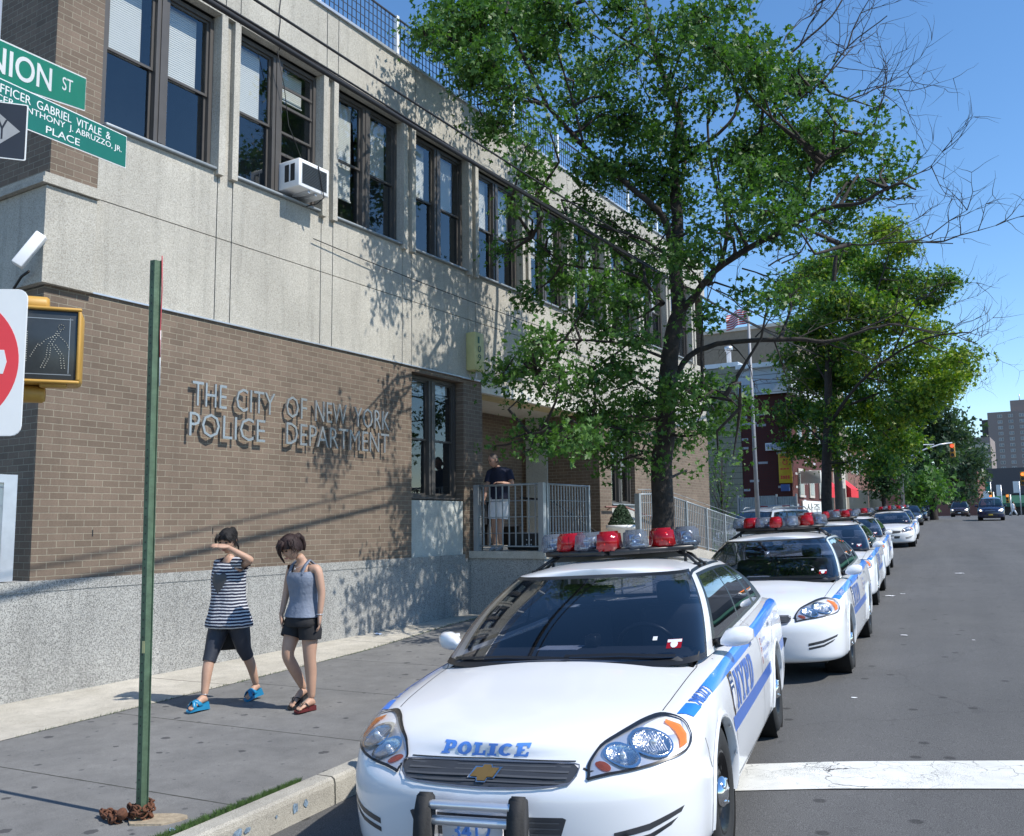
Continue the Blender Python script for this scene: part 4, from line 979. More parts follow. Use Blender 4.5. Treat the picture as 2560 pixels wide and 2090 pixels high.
    sb.build('upper_stripe', M['stripe_blue'], t, world=False)
    for s in (-1, 1):
        ps = Proj(cs.bvh, 'side', s); tx = MB()
        if s > 0:
            slab_text(Proj(cs.bvh, 'shoulder', s), tx, 'POLICE', .730, .062, .235, .058, .005, slope=.03, shear=.0)
            tx.build('lettering', M['stripe_dark'], t, world=False); tx = MB(); slab_text(ps, tx, 'NYPD', 1.60, .630, .77, .212, .003, gap=.06)
            tx.build('lettering', M['stripe_dark'], t, world=False)
            tx = MB(); 
            for j, ln in enumerate(('Courtesy', 'Professionalism', 'Respect')): ps.text(tx, ln, 2.98+.03*j, .80-.062*j, .10+.022*len(ln), .042, .0025, shear=.2)
            l2 = tx.build('lettering', M['stripe_dark'], t, world=False)
            cp = MB(); 
            for j, ch in enumerate('CPR'): ps.text(cp, ch, 2.93, .80-.064*j, .035, .052, .003, bold=.03)
            cp.build('initials', M['lens_red'], t, world=False)
        else:
            slab_text(Proj(cs.bvh, 'shoulder', s), tx, 'POLICE', .965, .072, .225, .054, .003, flip=True, slope=-.03); slab_text(ps, tx, 'NYPD', 2.37, .630, .77, .212, .003, flip=True, gap=.06)
            tx.build('lettering', M['stripe_dark'], t, world=False)
        shield_emblem(t, ps, s, 1.50, .735)
    # front
    pf = Proj(cs.bvh, 'front')
    G = [(-.455, .668), (-.30, .676), (0, .680), (.25, .678), (.395, .672), (.425, .655), (.400, .612), (.25, .598), (0, .592), (-.25, .598), (-.41, .608), (-.47, .652)]
    g = MB(); pf.patch(g, G, .007, .03); gr = g.build('grille', M['grille_dark'], t, world=False)
    g = MB(); 
    for z in (.612, .628, .644, .660): pf.strip(g, [(-.42, z), (0, z+.003), (.385, z)], .0055, .011)
    g.build('slat', M['silver_dark'], gr, world=False)
    g = MB(); pf.strip(g, smooth_loop(G, 2), .006, .012, True); g.build('frame', M['grille_frame'], gr, world=False)
    g = MB(); c = -.015; zc0 = .638
    pf.patch(g, [(c-.072, zc0-.018), (c-.055, zc0+.014), (c-.022, zc0+.014), (c-.018, zc0+.026), (c+.026, zc0+.026), (c+.030, zc0+.014), (c+.080, zc0+.014), (c+.062, zc0-.018), (c+.030, zc0-.018), (c+.024, zc0-.030), (c-.022, zc0-.030), (c-.028, zc0-.018)], .016, .03); bd = g.build('badge', M['chrome'], gr, world=False)
    g = MB(); pf.patch(g, [(c-.060, zc0-.014), (c-.047, zc0+.010), (c-.018, zc0+.010), (c-.014, zc0+.022), (c+.022, zc0+.022), (c+.026, zc0+.010), (c+.066, zc0+.010), (c+.054, zc0-.014), (c+.026, zc0-.014), (c+.020, zc0-.026), (c-.018, zc0-.026), (c-.024, zc0-.014)], .018, .03); g.build('badge_inlay', M['gold'], gr, world=False)
    # bonnet edge and bumper details
    g = MB()
    for s in (-1, 1):
        pt_ = Proj(cs.bvh, 'top'); pt_.strip(g, [(s*.775, 1.36), (s*.762, 1.15), (s*.748, .9), (s*.735, .7), (s*.722, .58)], .005, .0018)
        pf.strip(g, [(s*.44, .660), (s*.475, .650), (s*.515, .662)], .006, .002)
        ln = [(s*.455, .664), (s*.43, .680), (s*.38, .688)]
        g.build('bonnet_gap', M['seam'], t, world=False); g = MB()
    pf.strip(g, [(-.44, .684), (0, .692), (.40, .684)], .005, .002); g.build('bonnet_gap', M['seam'], t, world=False)
    g = MB()
    for s in (-1, 1):
        ps = Proj(cs.bvh, 'side', s); ps.strip(g, [(.60, .70), (.63, .64), (.66, .55)], .005, .002)
    g.build('bumper_seam', M['seam'], t, world=False)
    g = MB(); pf.patch(g, [(-.37, .482), (.37, .482), (.385, .475), (.35, .385), (-.35, .385), (-.385, .475)], .002, .06)
    for s in (-1, 1):
        pf.patch(g, [(s*.58, .412), (s*.72, .436), (s*.850, .478), (s*.838, .455), (s*.72, .409), (s*.58, .386)][::s], .002, .04)
        pf.patch(g, [(s*.58, .370), (s*.72, .393), (s*.826, .438), (s*.80, .412), (s*.72, .372), (s*.58, .348)][::s], .002, .04)
    pf.patch(g, [(-.20, .500), (.15, .500), (.165, .507), (.15, .514), (-.19, .514), (-.205, .507)], .002, .05)
    g.build('air_intake', M['grille_dark'], t, world=False)
    g = MB()
    for z in (.41, .435, .46): pf.strip(g, [(-.355, z), (.355, z)], .006, .006)
    g.build('intake_slat', M['silver_dark'], t, world=False)
    for s in (-1, 1): headlight(t, s, Proj(cs.bvh, 'diag', s, PI/4))
    if hood_text:
        g = MB(); slab_text(pf, g, 'POLICE', -.278, .702, .455, .055, .003, shear=.28, gap=.10)
        # slab serifs of the lettering
        g.build('bonnet_lettering', M['hood_blue'], t, world=False)
    if push:
        g = MB(); 
        for s in (-1, 1):
            xc = s*.225-.015
            pr_ = [(-.150, .18), (-.165, .30), (-.165, .42), (-.145, .52), (-.105, .592), (-.075, .600), (-.055, .575), (-.085, .50), (-.100, .40), (-.100, .18)]
            F2 = Matrix(((0, 0, 1, xc-.040), (1, 0, 0, 0), (0, 1, 0, 0), (0, 0, 0, 1))); bm_ = bmesh.new(); n_ = len(pr_)
            vv = [bm_.verts.new(F2 @ Vector((y_, z_, q))) for q in (0, .080) for y_, z_ in pr_]
            bm_.faces.new(vv[:n_][::-1]); bm_.faces.new(vv[n_:]); [bm_.faces.new((vv[i], vv[(i+1) % n_], vv[n_+(i+1) % n_], vv[n_+i])) for i in range(n_)]
            bmesh.ops.bevel(bm_, geom=bm_.edges[:], offset=.012, segments=2, affect='EDGES'); g = MB(); g.bm(bm_, None, True)
            if s < 0: pb = g.build('push_bumper', M['black_rubber'], t, world=False)
            else: g.build('upright', M['black_rubber'], pb, world=False)
        g = MB()
        for z in (.548, .482): g.tube([(-.235, -.085, z+.0), (-.20, -.10, z), (.18, -.10, z), (.215, -.085, z)], .021, 10)
        for s in (-1, 1):
            xc = s*.225-.015; g.bbox(xc-.005, xc+.005, -.10, .02, .24, .50, .002)
        g.build('cross_bar', M['silver'], pb, world=False)
    g = MB(); g.bbox(-.185, .115, -.052, -.040, .365, .476, .006) if push else g.bbox(-.155, .155, -.012, .0, .365, .47, .004)
    lp = g.build('license_plate', M['plate_white'], t, world=False)
    if push and plate:
        g = MB(); text_on(g, plate, (-.130, -.0525, .385), (1, 0, 0), (0, 0, 1), .19, .080, .003, bold=.012, face_res=8); g.build('number', M['hood_blue'], lp, world=False)
    # bonnet-base wipers, windscreen stickers
    pw = Proj(cs.bvh, 'front'); g = MB(); pw.strip(g, [(-.70, .975), (-.35, .985), (.05, .975)], .012, .012); pw.strip(g, [(.02, .985), (.35, .99), (.66, .978)], .012, .014); g.build('wiper', M['trim_black'], t, world=False)
    g = MB(); pw.patch(g, [(.60, 1.018), (.68, 1.018), (.68, 1.06), (.60, 1.06)], .003, .05); s1 = g.build('sticker', M['lens_red'], t, world=False)
    g = MB(); pw.patch(g, [(.602, 1.045), (.678, 1.045), (.678, 1.058), (.602, 1.058)], .0045, .05); pw.patch(g, [(.64+.02*math.cos(a), 1.036+.017*math.sin(a)) for a in [k*PI/5 for k in range(10)]], .0055, .05); g.build('emblem', M['plate_white'], s1, world=False)
    g = MB(); pw.patch(g, [(.515, 1.058), (.54, 1.058), (.54, 1.076), (.515, 1.076)], .003, .05); g.build('sticker', M['plate_white'], t, world=False)
    # tail
    g = MB()
    for s in (-1, 1): g.bbox(s*.70-.14, s*.70+.14, 4.97, 5.02, .72, .86, .02)
    g.build('tail_light', M['lens_red'], t, world=False)
    # papers and console on the dash
    g = MB(); g.box(-.26, .0, 1.50, 1.68, .988, .992); g.build('dash_paper', M['plate_white'], t, world=False); g = MB(); g.bbox(.02, .10, 1.60, 1.72, .985, 1.06, .015); g.build('dash_console', M['trim_black'], t, world=False)
    # strap round the roof edge under the light-bar feet
    g = MB(); rows = []
    V2, _ = cs.green
    light_bar(t); pt_ = Proj(cs.bvh, 'top')
    for s in (-1, 1): pt_.strip(g, [(s*.605, 3.3), (s*.61, 2.9), (s*.61, 2.5), (s*.615, 2.2), (s*.63, 2.0)], .014, .004)
    g.build('roof_strip', M['trim_black'], t, world=False)
    return t
mat('silver_dark', (.07, .075, .085), .55, .1); mat('grille_frame', (.20, .21, .24), .3, .6)
def place_car(t, x, y, th, ro=None, dz=0.0):
    c, s = math.cos(th), math.sin(th)
    f = lambda a, b_: road(x+c*a-s*b_, y+s*a+c*b_)
    zf, zr = (f(.8, 1)+f(-.8, 1))/2, (f(.8, 3.8)+f(-.8, 3.8))/2; zl, zrr = (f(.8, 1)+f(.8, 3.8))/2, (f(-.8, 1)+f(-.8, 3.8))/2
    pitch = math.atan((zr-zf)/2.8); roll = math.atan((zl-zrr)/1.6) if ro is None else ro
    z0 = (zf+zr)/2-math.tan(pitch)*2.4
    t.matrix_world = Matrix.Translation((x, y, z0+dz)) @ Matrix.Rotation(th, 4, 'Z') @ Matrix.Rotation(pitch, 4, 'X') @ Matrix.Rotation(-roll, 4, 'Y')
G_ = 'police cars parked along the kerb'
c1 = police_car('police_car', 'nearest white and blue police car with black push bumper and blue lettering on its bonnet', True, True)
place_car(c1, -2.33, 3.50, .1776, .05)
c2 = police_car('police_car', 'second police car in the row, its right headlight and bumper showing behind the nearest car', False, False)
place_car(c2, -2.92, 9.28, .115)
SP = [(-3.84, 16.2, .125, 'third police car in the row, partly hidden with only windscreen and side showing'),
      (-4.78, 23.2, .130, 'fourth police car in the row, mostly hidden behind the third'),
      (-6.35, 39.0, .12, 'fifth police car in the row, seen beyond the gap with its whole front visible'),
      (-7.35, 47.3, .12, 'farthest of the six white police cars, just before the dark parked cars')]
for x, y, th, lb in SP:
    c = dup(c2); c['label'] = lb; place_car(c, x, y, th)
# ================================================================== trees
def leaf_mat(name, c0, c1, c2):
    k = NT(name); isl = k.n('NewGeometry').outputs['Random Per Island']
    col = k.ramp(isl, [(0, c0), (.5, c1), (1, c2)])
    k.col(col); k.b.inputs['Roughness'].default_value = .5; k.b.inputs['Specular IOR Level'].default_value = .32
    tl = k.n('BsdfTranslucent'); k.l(k.mix(1.0, col, (1.3, 1.6, .5), 'MULTIPLY'), tl.inputs[0]); mx = k.n('MixShader'); mx.inputs[0].default_value = .32
    k.l(k.b.outputs[0], mx.inputs[1]); k.l(tl.outputs[0], mx.inputs[2]); k.l(mx.outputs[0], k.o.inputs[0]); M[name] = k.m
leaf_mat('leaf_green', (.038, .095, .020), (.066, .15, .032), (.11, .205, .045)); leaf_mat('leaf_yellow', (.10, .20, .02), (.19, .29, .03), (.33, .36, .04)); leaf_mat('leaf_dark', (.016, .045, .020), (.028, .070, .030), (.042, .095, .036))
leaf_mat('leaf_far', (.035, .065, .04), (.05, .09, .05), (.07, .11, .06))
def leaves(rng, centers, size, lobes=3):
    """centers: (n,3) leaf bases, one small lobed leaf each; returns verts (n*4*lobes,3)"""
    n = len(centers); a = rng.normal(size=(n, 3)); a[:, 2] -= .35; a /= np.linalg.norm(a, axis=1)[:, None]
    b_ = rng.normal(size=(n, 3)); b_ -= a*(a*b_).sum(1)[:, None]; b_ /= np.linalg.norm(b_, axis=1)[:, None]; c = np.cross(a, b_)
    s = size*rng.uniform(.6, 1.25, n)[:, None]; out = []
    for q, (ang, ln, wd) in enumerate(((0, 1.0, .20), (.95, .62, .17), (-.95, .62, .17))[:lobes]):
        d = a*math.cos(ang)+b_*math.sin(ang); e = -a*math.sin(ang)+b_*math.cos(ang); o = centers+a*s*(.0 if q == 0 else .22)
        out.append(np.stack([o, o+d*s*ln*.5+e*s*wd+c*s*.06, o+d*s*ln, o+d*s*ln*.5-e*s*wd+c*s*.06], 1))
    v = np.stack(out, 1)          # n, lobes, 4, 3
    return v.reshape(-1, 3), lobes
def leaf_mesh(name, V, m, parent):
    V = V-np.array(ORG[parent.name])[None]; n = len(V); me = D.meshes.new(name); me.vertices.add(n); me.vertices.foreach_set('co', V.astype(np.float32).ravel())
    me.loops.add(n); me.loops.foreach_set('vertex_index', np.arange(n, dtype=np.int32)); me.polygons.add(n//4); me.polygons.foreach_set('loop_start', np.arange(0, n, 4, dtype=np.int32))
    me.update(calc_edges=True); me.materials.append(m); o = D.objects.new(name, me); C.objects.link(o); o.parent = parent; ORG[o.name] = ORG[parent.name]; return o
def limb(mb, pts, r0, r1, rng, n=8, wob=.05):
    pts = [Vector(p) for p in pts]; out = []; L = len(pts)-1
    for i in range(L):
        p0, p1, p2, p3 = pts[max(i-1, 0)], pts[i], pts[i+1], pts[min(i+2, L)]
        for j in range(4):
            t = j/4; out.append(.5*((2*p1)+(p2-p0)*t+(2*p0-5*p1+4*p2-p3)*t*t+(3*p1-p0-3*p2+p3)*t**3)+Vector(rng.normal(size=3))*wob*r0)
    out.append(pts[-1]); k = len(out)-1
    mb.tube(out, [r0+(r1-r0)*(i/k)**.85 for i in range(k+1)], n, False); return out
def twigs(mb, rng, p, d, L, r, depth):
    q = p; pts = [p]
    for i in range(4):
        d = (d+Vector(rng.normal(size=3))*.22+Vector((0, 0, .05))).normalized(); q = q+d*L/4; pts.append(q)
    mb.tube(pts, [r*(1-.18*i) for i in range(5)], 4 if depth < 2 else 5, False)
    if depth > 0:
        for i in (1, 2, 3, 4):
            for _ in range(1 if i < 4 else 2):
                dd = (d+Vector(rng.normal(size=3))*.65).normalized(); twigs(mb, rng, pts[i], dd, L*.62, r*.55, depth-1)
def thin(c):                          # a thinner spot of the crown lets sun through to the entrance platform
    q = Vector(c)-Vector((-8.40, 13.1, 2.7)); s_ = q-sd*q.dot(sd); return .12 if s_.length < .75 and q.dot(sd) > 0 else (1.3 if -9 < c[0] < -6.4 and c[1] < 12.6 else 1.0)
def tree(name, label, base, trunk, limbs, clumps, seed, leaf=.11, dens=1.0, mats=('leaf_green', 'leaf_yellow'), r=(.155, .025), bare=(), group='street trees', lobes=3, spray=.16, twr=.014, limb_r=(.07, .02), flare=1.25, ymix=None):
    rng = np.random.default_rng(seed); t = thing(name, label, 'tree', tuple(base), 0, group)
    mb = MB(); nodes = []
    tp_ = limb(mb, [base]+trunk, r[0]*flare, r[1], rng, 12, .05); nodes += tp_
    for l, ra, rb in limbs: nodes += limb(mb, l, ra*.66, rb, rng, 8, .12)
    N = np.array([n[:] for n in nodes])
    for p, d, L, dp in bare: twigs(mb, rng, Vector(p), Vector(d).normalized(), L*.8, .014, dp)
    V = {0: [], 1: []}
    for c, rad, kind in clumps:
        c = Vector(c); i = int(np.argmin(((N-np.array(c[:]))**2).sum(1)+3.0*np.maximum(0, N[:, 2]-c.z)**2)); a = nodes[i]
        mid = a.lerp(c, .5)+Vector(rng.normal(size=3))*.12+Vector((0, 0, .08)); d = (c-a)
        if d.length > .15: mb.tube([a, a.lerp(mid, .5), mid, mid.lerp(c, .5), c], [limb_r[0]*.45*min(1, d.length/1.5)+.012, .024, .018, .014, .009], 5, False)
        ns = max(4, int(rad*rad*115*dens*thin(c)*float(rng.uniform(.5, 1.25)))); cs_ = []
        dirs = rng.normal(size=(ns, 3)); dirs /= np.linalg.norm(dirs, axis=1)[:, None]; rr = rng.uniform(.15, 1.3, ns)**.7*rad
        for k in range(ns):
            e = c+Vector(dirs[k])*float(rr[k])*1.0; e.z = c.z+(e.z-c.z)*.72-.12*rad
            if k % 2 == 0: m_ = c.lerp(e, .5)+Vector(rng.normal(size=3))*.04; mb.tube([c, m_, e], [.008, .006, .003], 3, False)
            q = 7; cs_.append(np.array(e[:])[None]+rng.normal(size=(q, 3))*spray*np.array([1, 1, .6]))
        al = np.concatenate(cs_); fy = 0.0 if mats[0] == mats[1] or name == 'x' else (ymix[kind] if ymix else float(kind)); mk = rng.random(len(al)) < fy
        for kk, sel in ((0, al[~mk]), (1, al[mk])):
            if len(sel): v, lb = leaves(rng, sel, leaf, lobes); V[kk].append(v)
    mb.build('trunk', M['bark'], t)
    for k in (0, 1):
        if V[k]: o = leaf_mesh('crown', np.concatenate(V[k]), M[mats[k]], t); 
        if V[k] and k == 1: o['label'] = 'yellowing outer foliage'
    return t
rng = np.random.default_rng(11)
TB = Vector((-5.66, 13.62, walk(13.6)-.02)); Z = lambda a, b_: (1000+a*.6582, b_*.6582)
def ty(u, v, y, xmin=-8.25):
    p = at_y(u, v, y)
    if p.x < xmin: p = at_x(u, v, xmin)
    return p
trunk = [ty(1655, 1204, 13.6), ty(1662, 1084, 13.6), ty(1672, 939, 13.6), ty(1682, 843, 13.6), ty(1697, 770, 13.6), ty(1690, 690, 13.6), ty(1695, 600, 13.6), ty(1690, 480, 13.7), ty(1683, 397, 13.8), ty(1697, 300, 13.8), ty(1667, 220, 13.9), ty(1640, 130, 14), ty(1615, 20, 14), ty(1600, -60, 14)]
L_ = lambda pts, y0, y1: [ty(*Z(a, b_), y0+(y1-y0)*i/(len(pts)-1)) for i, (a, b_) in enumerate(pts)]
limbs = [(L_([(1050, 1000), (1000, 830), (900, 730), (700, 560), (620, 470), (560, 400), (490, 260), (440, 150), (400, 50)], 13.6, 11.4), .10, .02),
         (L_([(1080, 1170), (1130, 1110), (1230, 1000), (1430, 890), (1600, 800), (1750, 770), (1880, 700), (1960, 720)], 13.6, 13.0), .11, .012),
         (L_([(1030, 1480), (1100, 1350), (1250, 1300), (1500, 1290), (1640, 1295), (1780, 1250), (1900, 1230)], 13.6, 14.6), .085, .015),
         (L_([(1170, 1080), (1230, 960), (1240, 800), (1200, 700), (1170, 520), (1180, 350)], 13.6, 14.6), .06, .02),
         (L_([(1065, 560), (1050, 420), (980, 250), (900, 180), (780, 100), (700, 0)], 13.7, 12.8), .055, .012),
         (L_([(1060, 620), (1250, 470), (1300, 360), (1400, 280), (1520, 170), (1640, 60), (1700, -40)], 13.7, 14.8), .05, .012),
         (L_([(1370, 500), (1450, 430), (1600, 310), (1700, 180), (1850, 60)], 14, 14.6), .035, .008),
         (L_([(700, 560), (660, 400), (600, 200), (560, 60)], 12.6, 12.0), .04, .012), (L_([(560, 400), (430, 330), (330, 220), (230, 160), (120, 120)], 11.9, 10.6), .035, .01),
         (L_([(1000, 1150), (900, 1050), (760, 1020), (620, 1000), (500, 900)], 13.5, 12.2), .05, .012), (L_([(1030, 980), (900, 900), (760, 860), (600, 800), (520, 740)], 13.5, 12.2), .045, .012),
         (L_([(1430, 890), (1520, 800), (1560, 690), (1600, 620), (1700, 560), (1800, 470)], 13.4, 12.6), .045, .01), (L_([(1600, 915), (1750, 930), (1900, 920), (2100, 925)], 13.3, 12.6), .022, .006), (L_([(1060, 700), (1090, 560), (1060, 400), (1100, 250), (1080, 100)], 13.8, 14.6), .04, .012),
         ([ty(1665, 1000, 13.6), ty(1560, 940, 13.0), ty(1440, 930, 12.2), ty(1340, 935, 11.6)], .045, .01), ([ty(1668, 1050, 13.6), ty(1560, 1040, 12.8), ty(1450, 1070, 12.0), ty(1330, 1090, 11.4)], .04, .01),
         ([ty(1668, 1010, 13.5), ty(1740, 970, 12.9), ty(1800, 980, 12.6), ty(1850, 1020, 12.4)], .04, .01), ([ty(1675, 900, 13.6), ty(1560, 860, 13.0), ty(1420, 850, 12.5), ty(1330, 860, 12.0)], .045, .01)]
CL = [(300, 80, 100), (200, 130, 80), (450, 60, 90), (640, 90, 85), (330, 220, 90), (420, 330, 80), (530, 180, 75), (380, 470, 55), (330, 480, 40), (480, 560, 50), (700, 280, 80), (790, 230, 60), (650, 380, 75), (800, 370, 75), (860, 450, 85), (720, 480, 50), (960, 500, 60), (740, 640, 75), (880, 620, 80), (1000, 680, 85), (830, 20, 60), (940, 100, 50), (1080, 100, 75), (1150, 60, 65), (1180, 180, 85), (1260, 20, 45), (1250, 190, 75), (1330, 180, 70), (1350, 280, 85), (1450, 230, 85), (1500, 300, 75), (1520, 220, 45), (1400, 360, 55), (1180, 380, 55), (1100, 560, 75), (1200, 600, 85), (1300, 560, 80), (1400, 520, 75), (1500, 500, 75), (1600, 490, 55), (1650, 560, 60), (1560, 600, 75), (1450, 640, 85), (1330, 680, 85), (1200, 730, 65), (1500, 760, 65), (1400, 800, 60), (1700, 690, 65), (1750, 560, 40), (1800, 510, 32), (1810, 410, 32), (1850, 610, 50), (1860, 680, 48), (1750, 740, 40), (1650, 830, 55), (1500, 850, 50), (1050, 800, 70), (960, 800, 50), (560, 470, 40), (200, 30, 70), (90, 120, 40), (340, 0, 80), (560, 10, 70), (280, 290, 60), (500, 660, 42), (520, 740, 42), (700, 780, 55), (620, 850, 52), (800, 850, 60), (440, 780, 32), (420, 920, 34), (560, 950, 62), (700, 930, 70), (850, 920, 55), (950, 970, 55), (620, 1050, 62), (760, 1080, 70), (490, 1130, 42), (900, 1060, 60), (1050, 960, 50), (860, 1150, 55), (700, 1190, 55), (550, 1280, 52), (650, 1260, 62), (780, 1250, 62), (900, 1280, 55), (1150, 1200, 42), (1400, 1130, 52), (1310, 1110, 38), (1480, 1120, 34), (370, 960, 26), (1270, 780, 50), (1130, 860, 45), (1040, 560, 50), (1060, 760, 50), (1010, 900, 48), (1090, 1010, 44), (1060, 420, 46), (1000, 330, 44), (1120, 300, 50), (1150, 950, 44), (1230, 880, 48), (1330, 880, 44), (1420, 900, 44), (1560, 350, 40), (1620, 420, 34), (980, 200, 42), (870, 180, 40), (1080, 1090, 36)]
clumps = []
for a, b_, r_ in CL:
    u, v = Z(a, b_); y = 13.6-(.8 if 1640 < u < 1760 else 0)+rng.normal()*1.15-3.6*max(0, min(1, (1600-u)/520)); p = ty(u, v, y)
    clumps.append((p, r_*.6582*(p-Vector((0, 0, CAMH))).length/FPX, 0))
Z5 = lambda a, b_: (1000+a*.4231, 800+b_*.4231)
for a, b_, r_ in [(800, 120, 70), (900, 150, 75), (620, 280, 70), (700, 300, 75), (780, 230, 70), (850, 380, 80), (950, 300, 85), (1050, 200, 75), (1000, 430, 75), (1150, 350, 85), (1250, 250, 75), (1250, 420, 85), (1350, 300, 75), (1100, 520, 75), (1200, 560, 85), (900, 640, 75), (780, 660, 50), (660, 700, 26), (560, 745, 12), (730, 780, 26), (850, 740, 52), (1000, 700, 85), (1100, 680, 85), (1200, 740, 85), (1320, 680, 85), (1250, 850, 42), (1190, 890, 24), (1400, 600, 85), (1430, 500, 85), (1420, 800, 42), (1450, 860, 34), (1550, 850, 40), (1600, 380, 72), (1620, 500, 85), (1700, 420, 80), (1750, 620, 70), (1800, 380, 70), (1850, 520, 75), (1880, 420, 55), (1950, 380, 42), (2020, 500, 55), (1900, 640, 52), (1980, 560, 45), (2070, 540, 32), (1880, 780, 34), (1970, 800, 26), (1700, 720, 52), (1600, 720, 52), (1690, 905, 15), (1330, 480, 70), (1480, 690, 60), (600, 330, 40), (690, 480, 34)]:
    u, v = Z5(a, b_); y = 13.3+rng.normal()*.9-3.0*max(0, min(1, (1600-u)/420)); p = ty(u, v, y)
    clumps.append((p, r_*.4231*(p-Vector((0, 0, CAMH))).length/FPX, 0))
bare = []
for a, b_, dx, dz, L in [(1450, 180, .3, 1, 1.6), (1520, 170, .5, 1, 1.7), (1600, 310, .6, .7, 1.6), (1650, 230, .8, .8, 1.7), (1700, 180, .5, 1, 1.5), (1620, 440, .7, .9, 1.7), (1700, 380, .6, .5, 1.4), (1330, 60, .1, 1, 1.2), (1560, 60, .3, 1, 1.2), (1800, 480, .6, .5, 1.2), (1880, 700, 1, .1, 1.2), (900, 300, .1, .6, 1.0), (950, 380, -.4, .6, .8), (760, 150, -.5, .5, .9), (1900, 920, 1, .2, 1.3), (1780, 930, .8, .5, 1.1), (2000, 920, 1, -.2, 1.1), (1300, 1020, .6, -.4, 1.2), (1400, 1010, .7, .2, 1.2), (1200, 1100, .8, -.3, 1.3), (1450, 1000, .8, .3, 1.1), (1350, 1280, .6, .5, 1.1), (1500, 1290, .7, .4, 1.2), (1250, 1300, .5, -.6, 1.0), (1420, 1290, .4, -.7, 1.0), (1600, 1290, .7, -.3, 1.2), (1750, 1250, .9, .2, 1.4), (1150, 1180, .4, .8, 1.2), (950, 1150, -.6, .5, 1.2), (880, 1000, -.7, .4, 1.1), (900, 900, -.8, .2, 1.3), (1300, 950, .2, .7, 1.1), (1680, 760, .7, -.3, 1.0), (1850, 1230, .9, -.1, 1.3)]:
    u, v = Z(a, b_); p = ty(u, v, 13.9+rng.normal()*.4); d = AR*dx+Vector((0, 0, dz))+AF*rng.normal()*.3; bare.append((p, d, L, 2))
T1 = tree('street_tree', 'large leafy oak with dark trunk rising between the station railing and the police cars', TB, trunk, limbs, clumps, 5, leaf=.098, dens=6.6, bare=bare, spray=.17)
# ---- second tree
OV = 1.2042
t2y = 36.5; TB2 = at_y(2068, 1290, t2y); TB2.z = walk(t2y)
tr2 = [at_y(2066, 1200, t2y), at_y(2070, 1050, t2y), at_y(2072, 900, t2y), at_y(2080, 780, t2y), at_y(2090, 640, t2y)]
P2 = lambda a, b_, y=t2y: at_y(a*OV, b_*OV, y)
lm2 = [([P2(1722, 880), P2(1780, 800, 35.5), P2(1850, 740, 34.5), P2(1930, 700, 33.5), P2(2010, 690, 33)], .12, .02), ([P2(1722, 860), P2(1790, 830, 37), P2(1880, 800, 38), P2(1960, 790, 38), P2(2020, 770, 38)], .09, .02), ([P2(1725, 760), P2(1780, 680), P2(1830, 580), P2(1850, 500)], .09, .02), ([P2(1720, 800), P2(1680, 720), P2(1660, 620)], .08, .02), ([P2(1725, 700), P2(1730, 600), P2(1750, 520)], .06, .02), ([P2(1850, 740, 34.5), P2(1900, 640, 34), P2(1960, 590, 34)], .05, .015), ([P2(1720, 930), P2(1670, 880), P2(1640, 850)], .07, .02), ([P2(1722, 920), P2(1790, 900), P2(1860, 890)], .07, .02)]
cl2 = []
for a, b_, r_, kd in [(1700, 560, 42, 0), (1760, 530, 40, 0), (1830, 475, 34, 1), (1870, 515, 26, 1), (1650, 600, 42, 0), (1740, 620, 52, 0), (1810, 560, 36, 0), (1850, 600, 44, 0), (1900, 580, 26, 0), (1962, 580, 24, 0), (1930, 620, 26, 0), (1680, 680, 45, 0), (1780, 690, 50, 0), (1870, 660, 40, 1), (1930, 690, 32, 1), (1990, 740, 34, 1), (2010, 770, 20, 1), (1950, 760, 40, 1), (1860, 760, 50, 0), (1900, 720, 30, 1), (1760, 780, 52, 0), (1690, 780, 50, 0), (1660, 850, 42, 0), (1720, 860, 45, 0), (1800, 840, 44, 0), (1815, 860, 30, 1), (1720, 640, 26, 1), (1800, 720, 28, 1), (1900, 850, 26, 1), (1740, 850, 26, 1), (1975, 790, 26, 1), (1780, 640, 24, 1), (1850, 880, 24, 1), (1880, 830, 44, 0), (1880, 800, 24, 1), (1940, 810, 32, 1), (1780, 910, 44, 0), (1860, 915, 42, 0), (1700, 930, 36, 0), (1830, 960, 28, 0), (1655, 920, 30, 0), (1740, 720, 45, 0), (1820, 640, 40, 0), (1640, 740, 30, 0), (1780, 760, 22, 1), (1760, 960, 26, 0)]:
    p = P2(a, b_, t2y+rng.normal()*1.6+(1.2 if kd == 0 else -1.2)); cl2.append((p, r_*OV*(p-Vector((0, 0, CAMH))).length/FPX, kd))
bare2 = [(P2(a, b_, 34), AR*dx+Vector((0, 0, dz)), L, 2) for a, b_, dx, dz, L in [(2010, 690, 1, -.1, 1.8), (1960, 640, 1, .4, 1.6), (2000, 700, .8, -.6, 1.8), (1990, 750, 1, -.3, 1.6), (1900, 560, .8, .7, 1.4)]]
T2 = tree('street_tree', 'tree with yellow-green outer foliage beyond the big oak, over the parked police cars', TB2, tr2, lm2, cl2, 9, leaf=.17, dens=2.7, r=(.22, .08), ymix=(.30, .85), bare=bare2, spray=.24, flare=1.1, twr=.02)
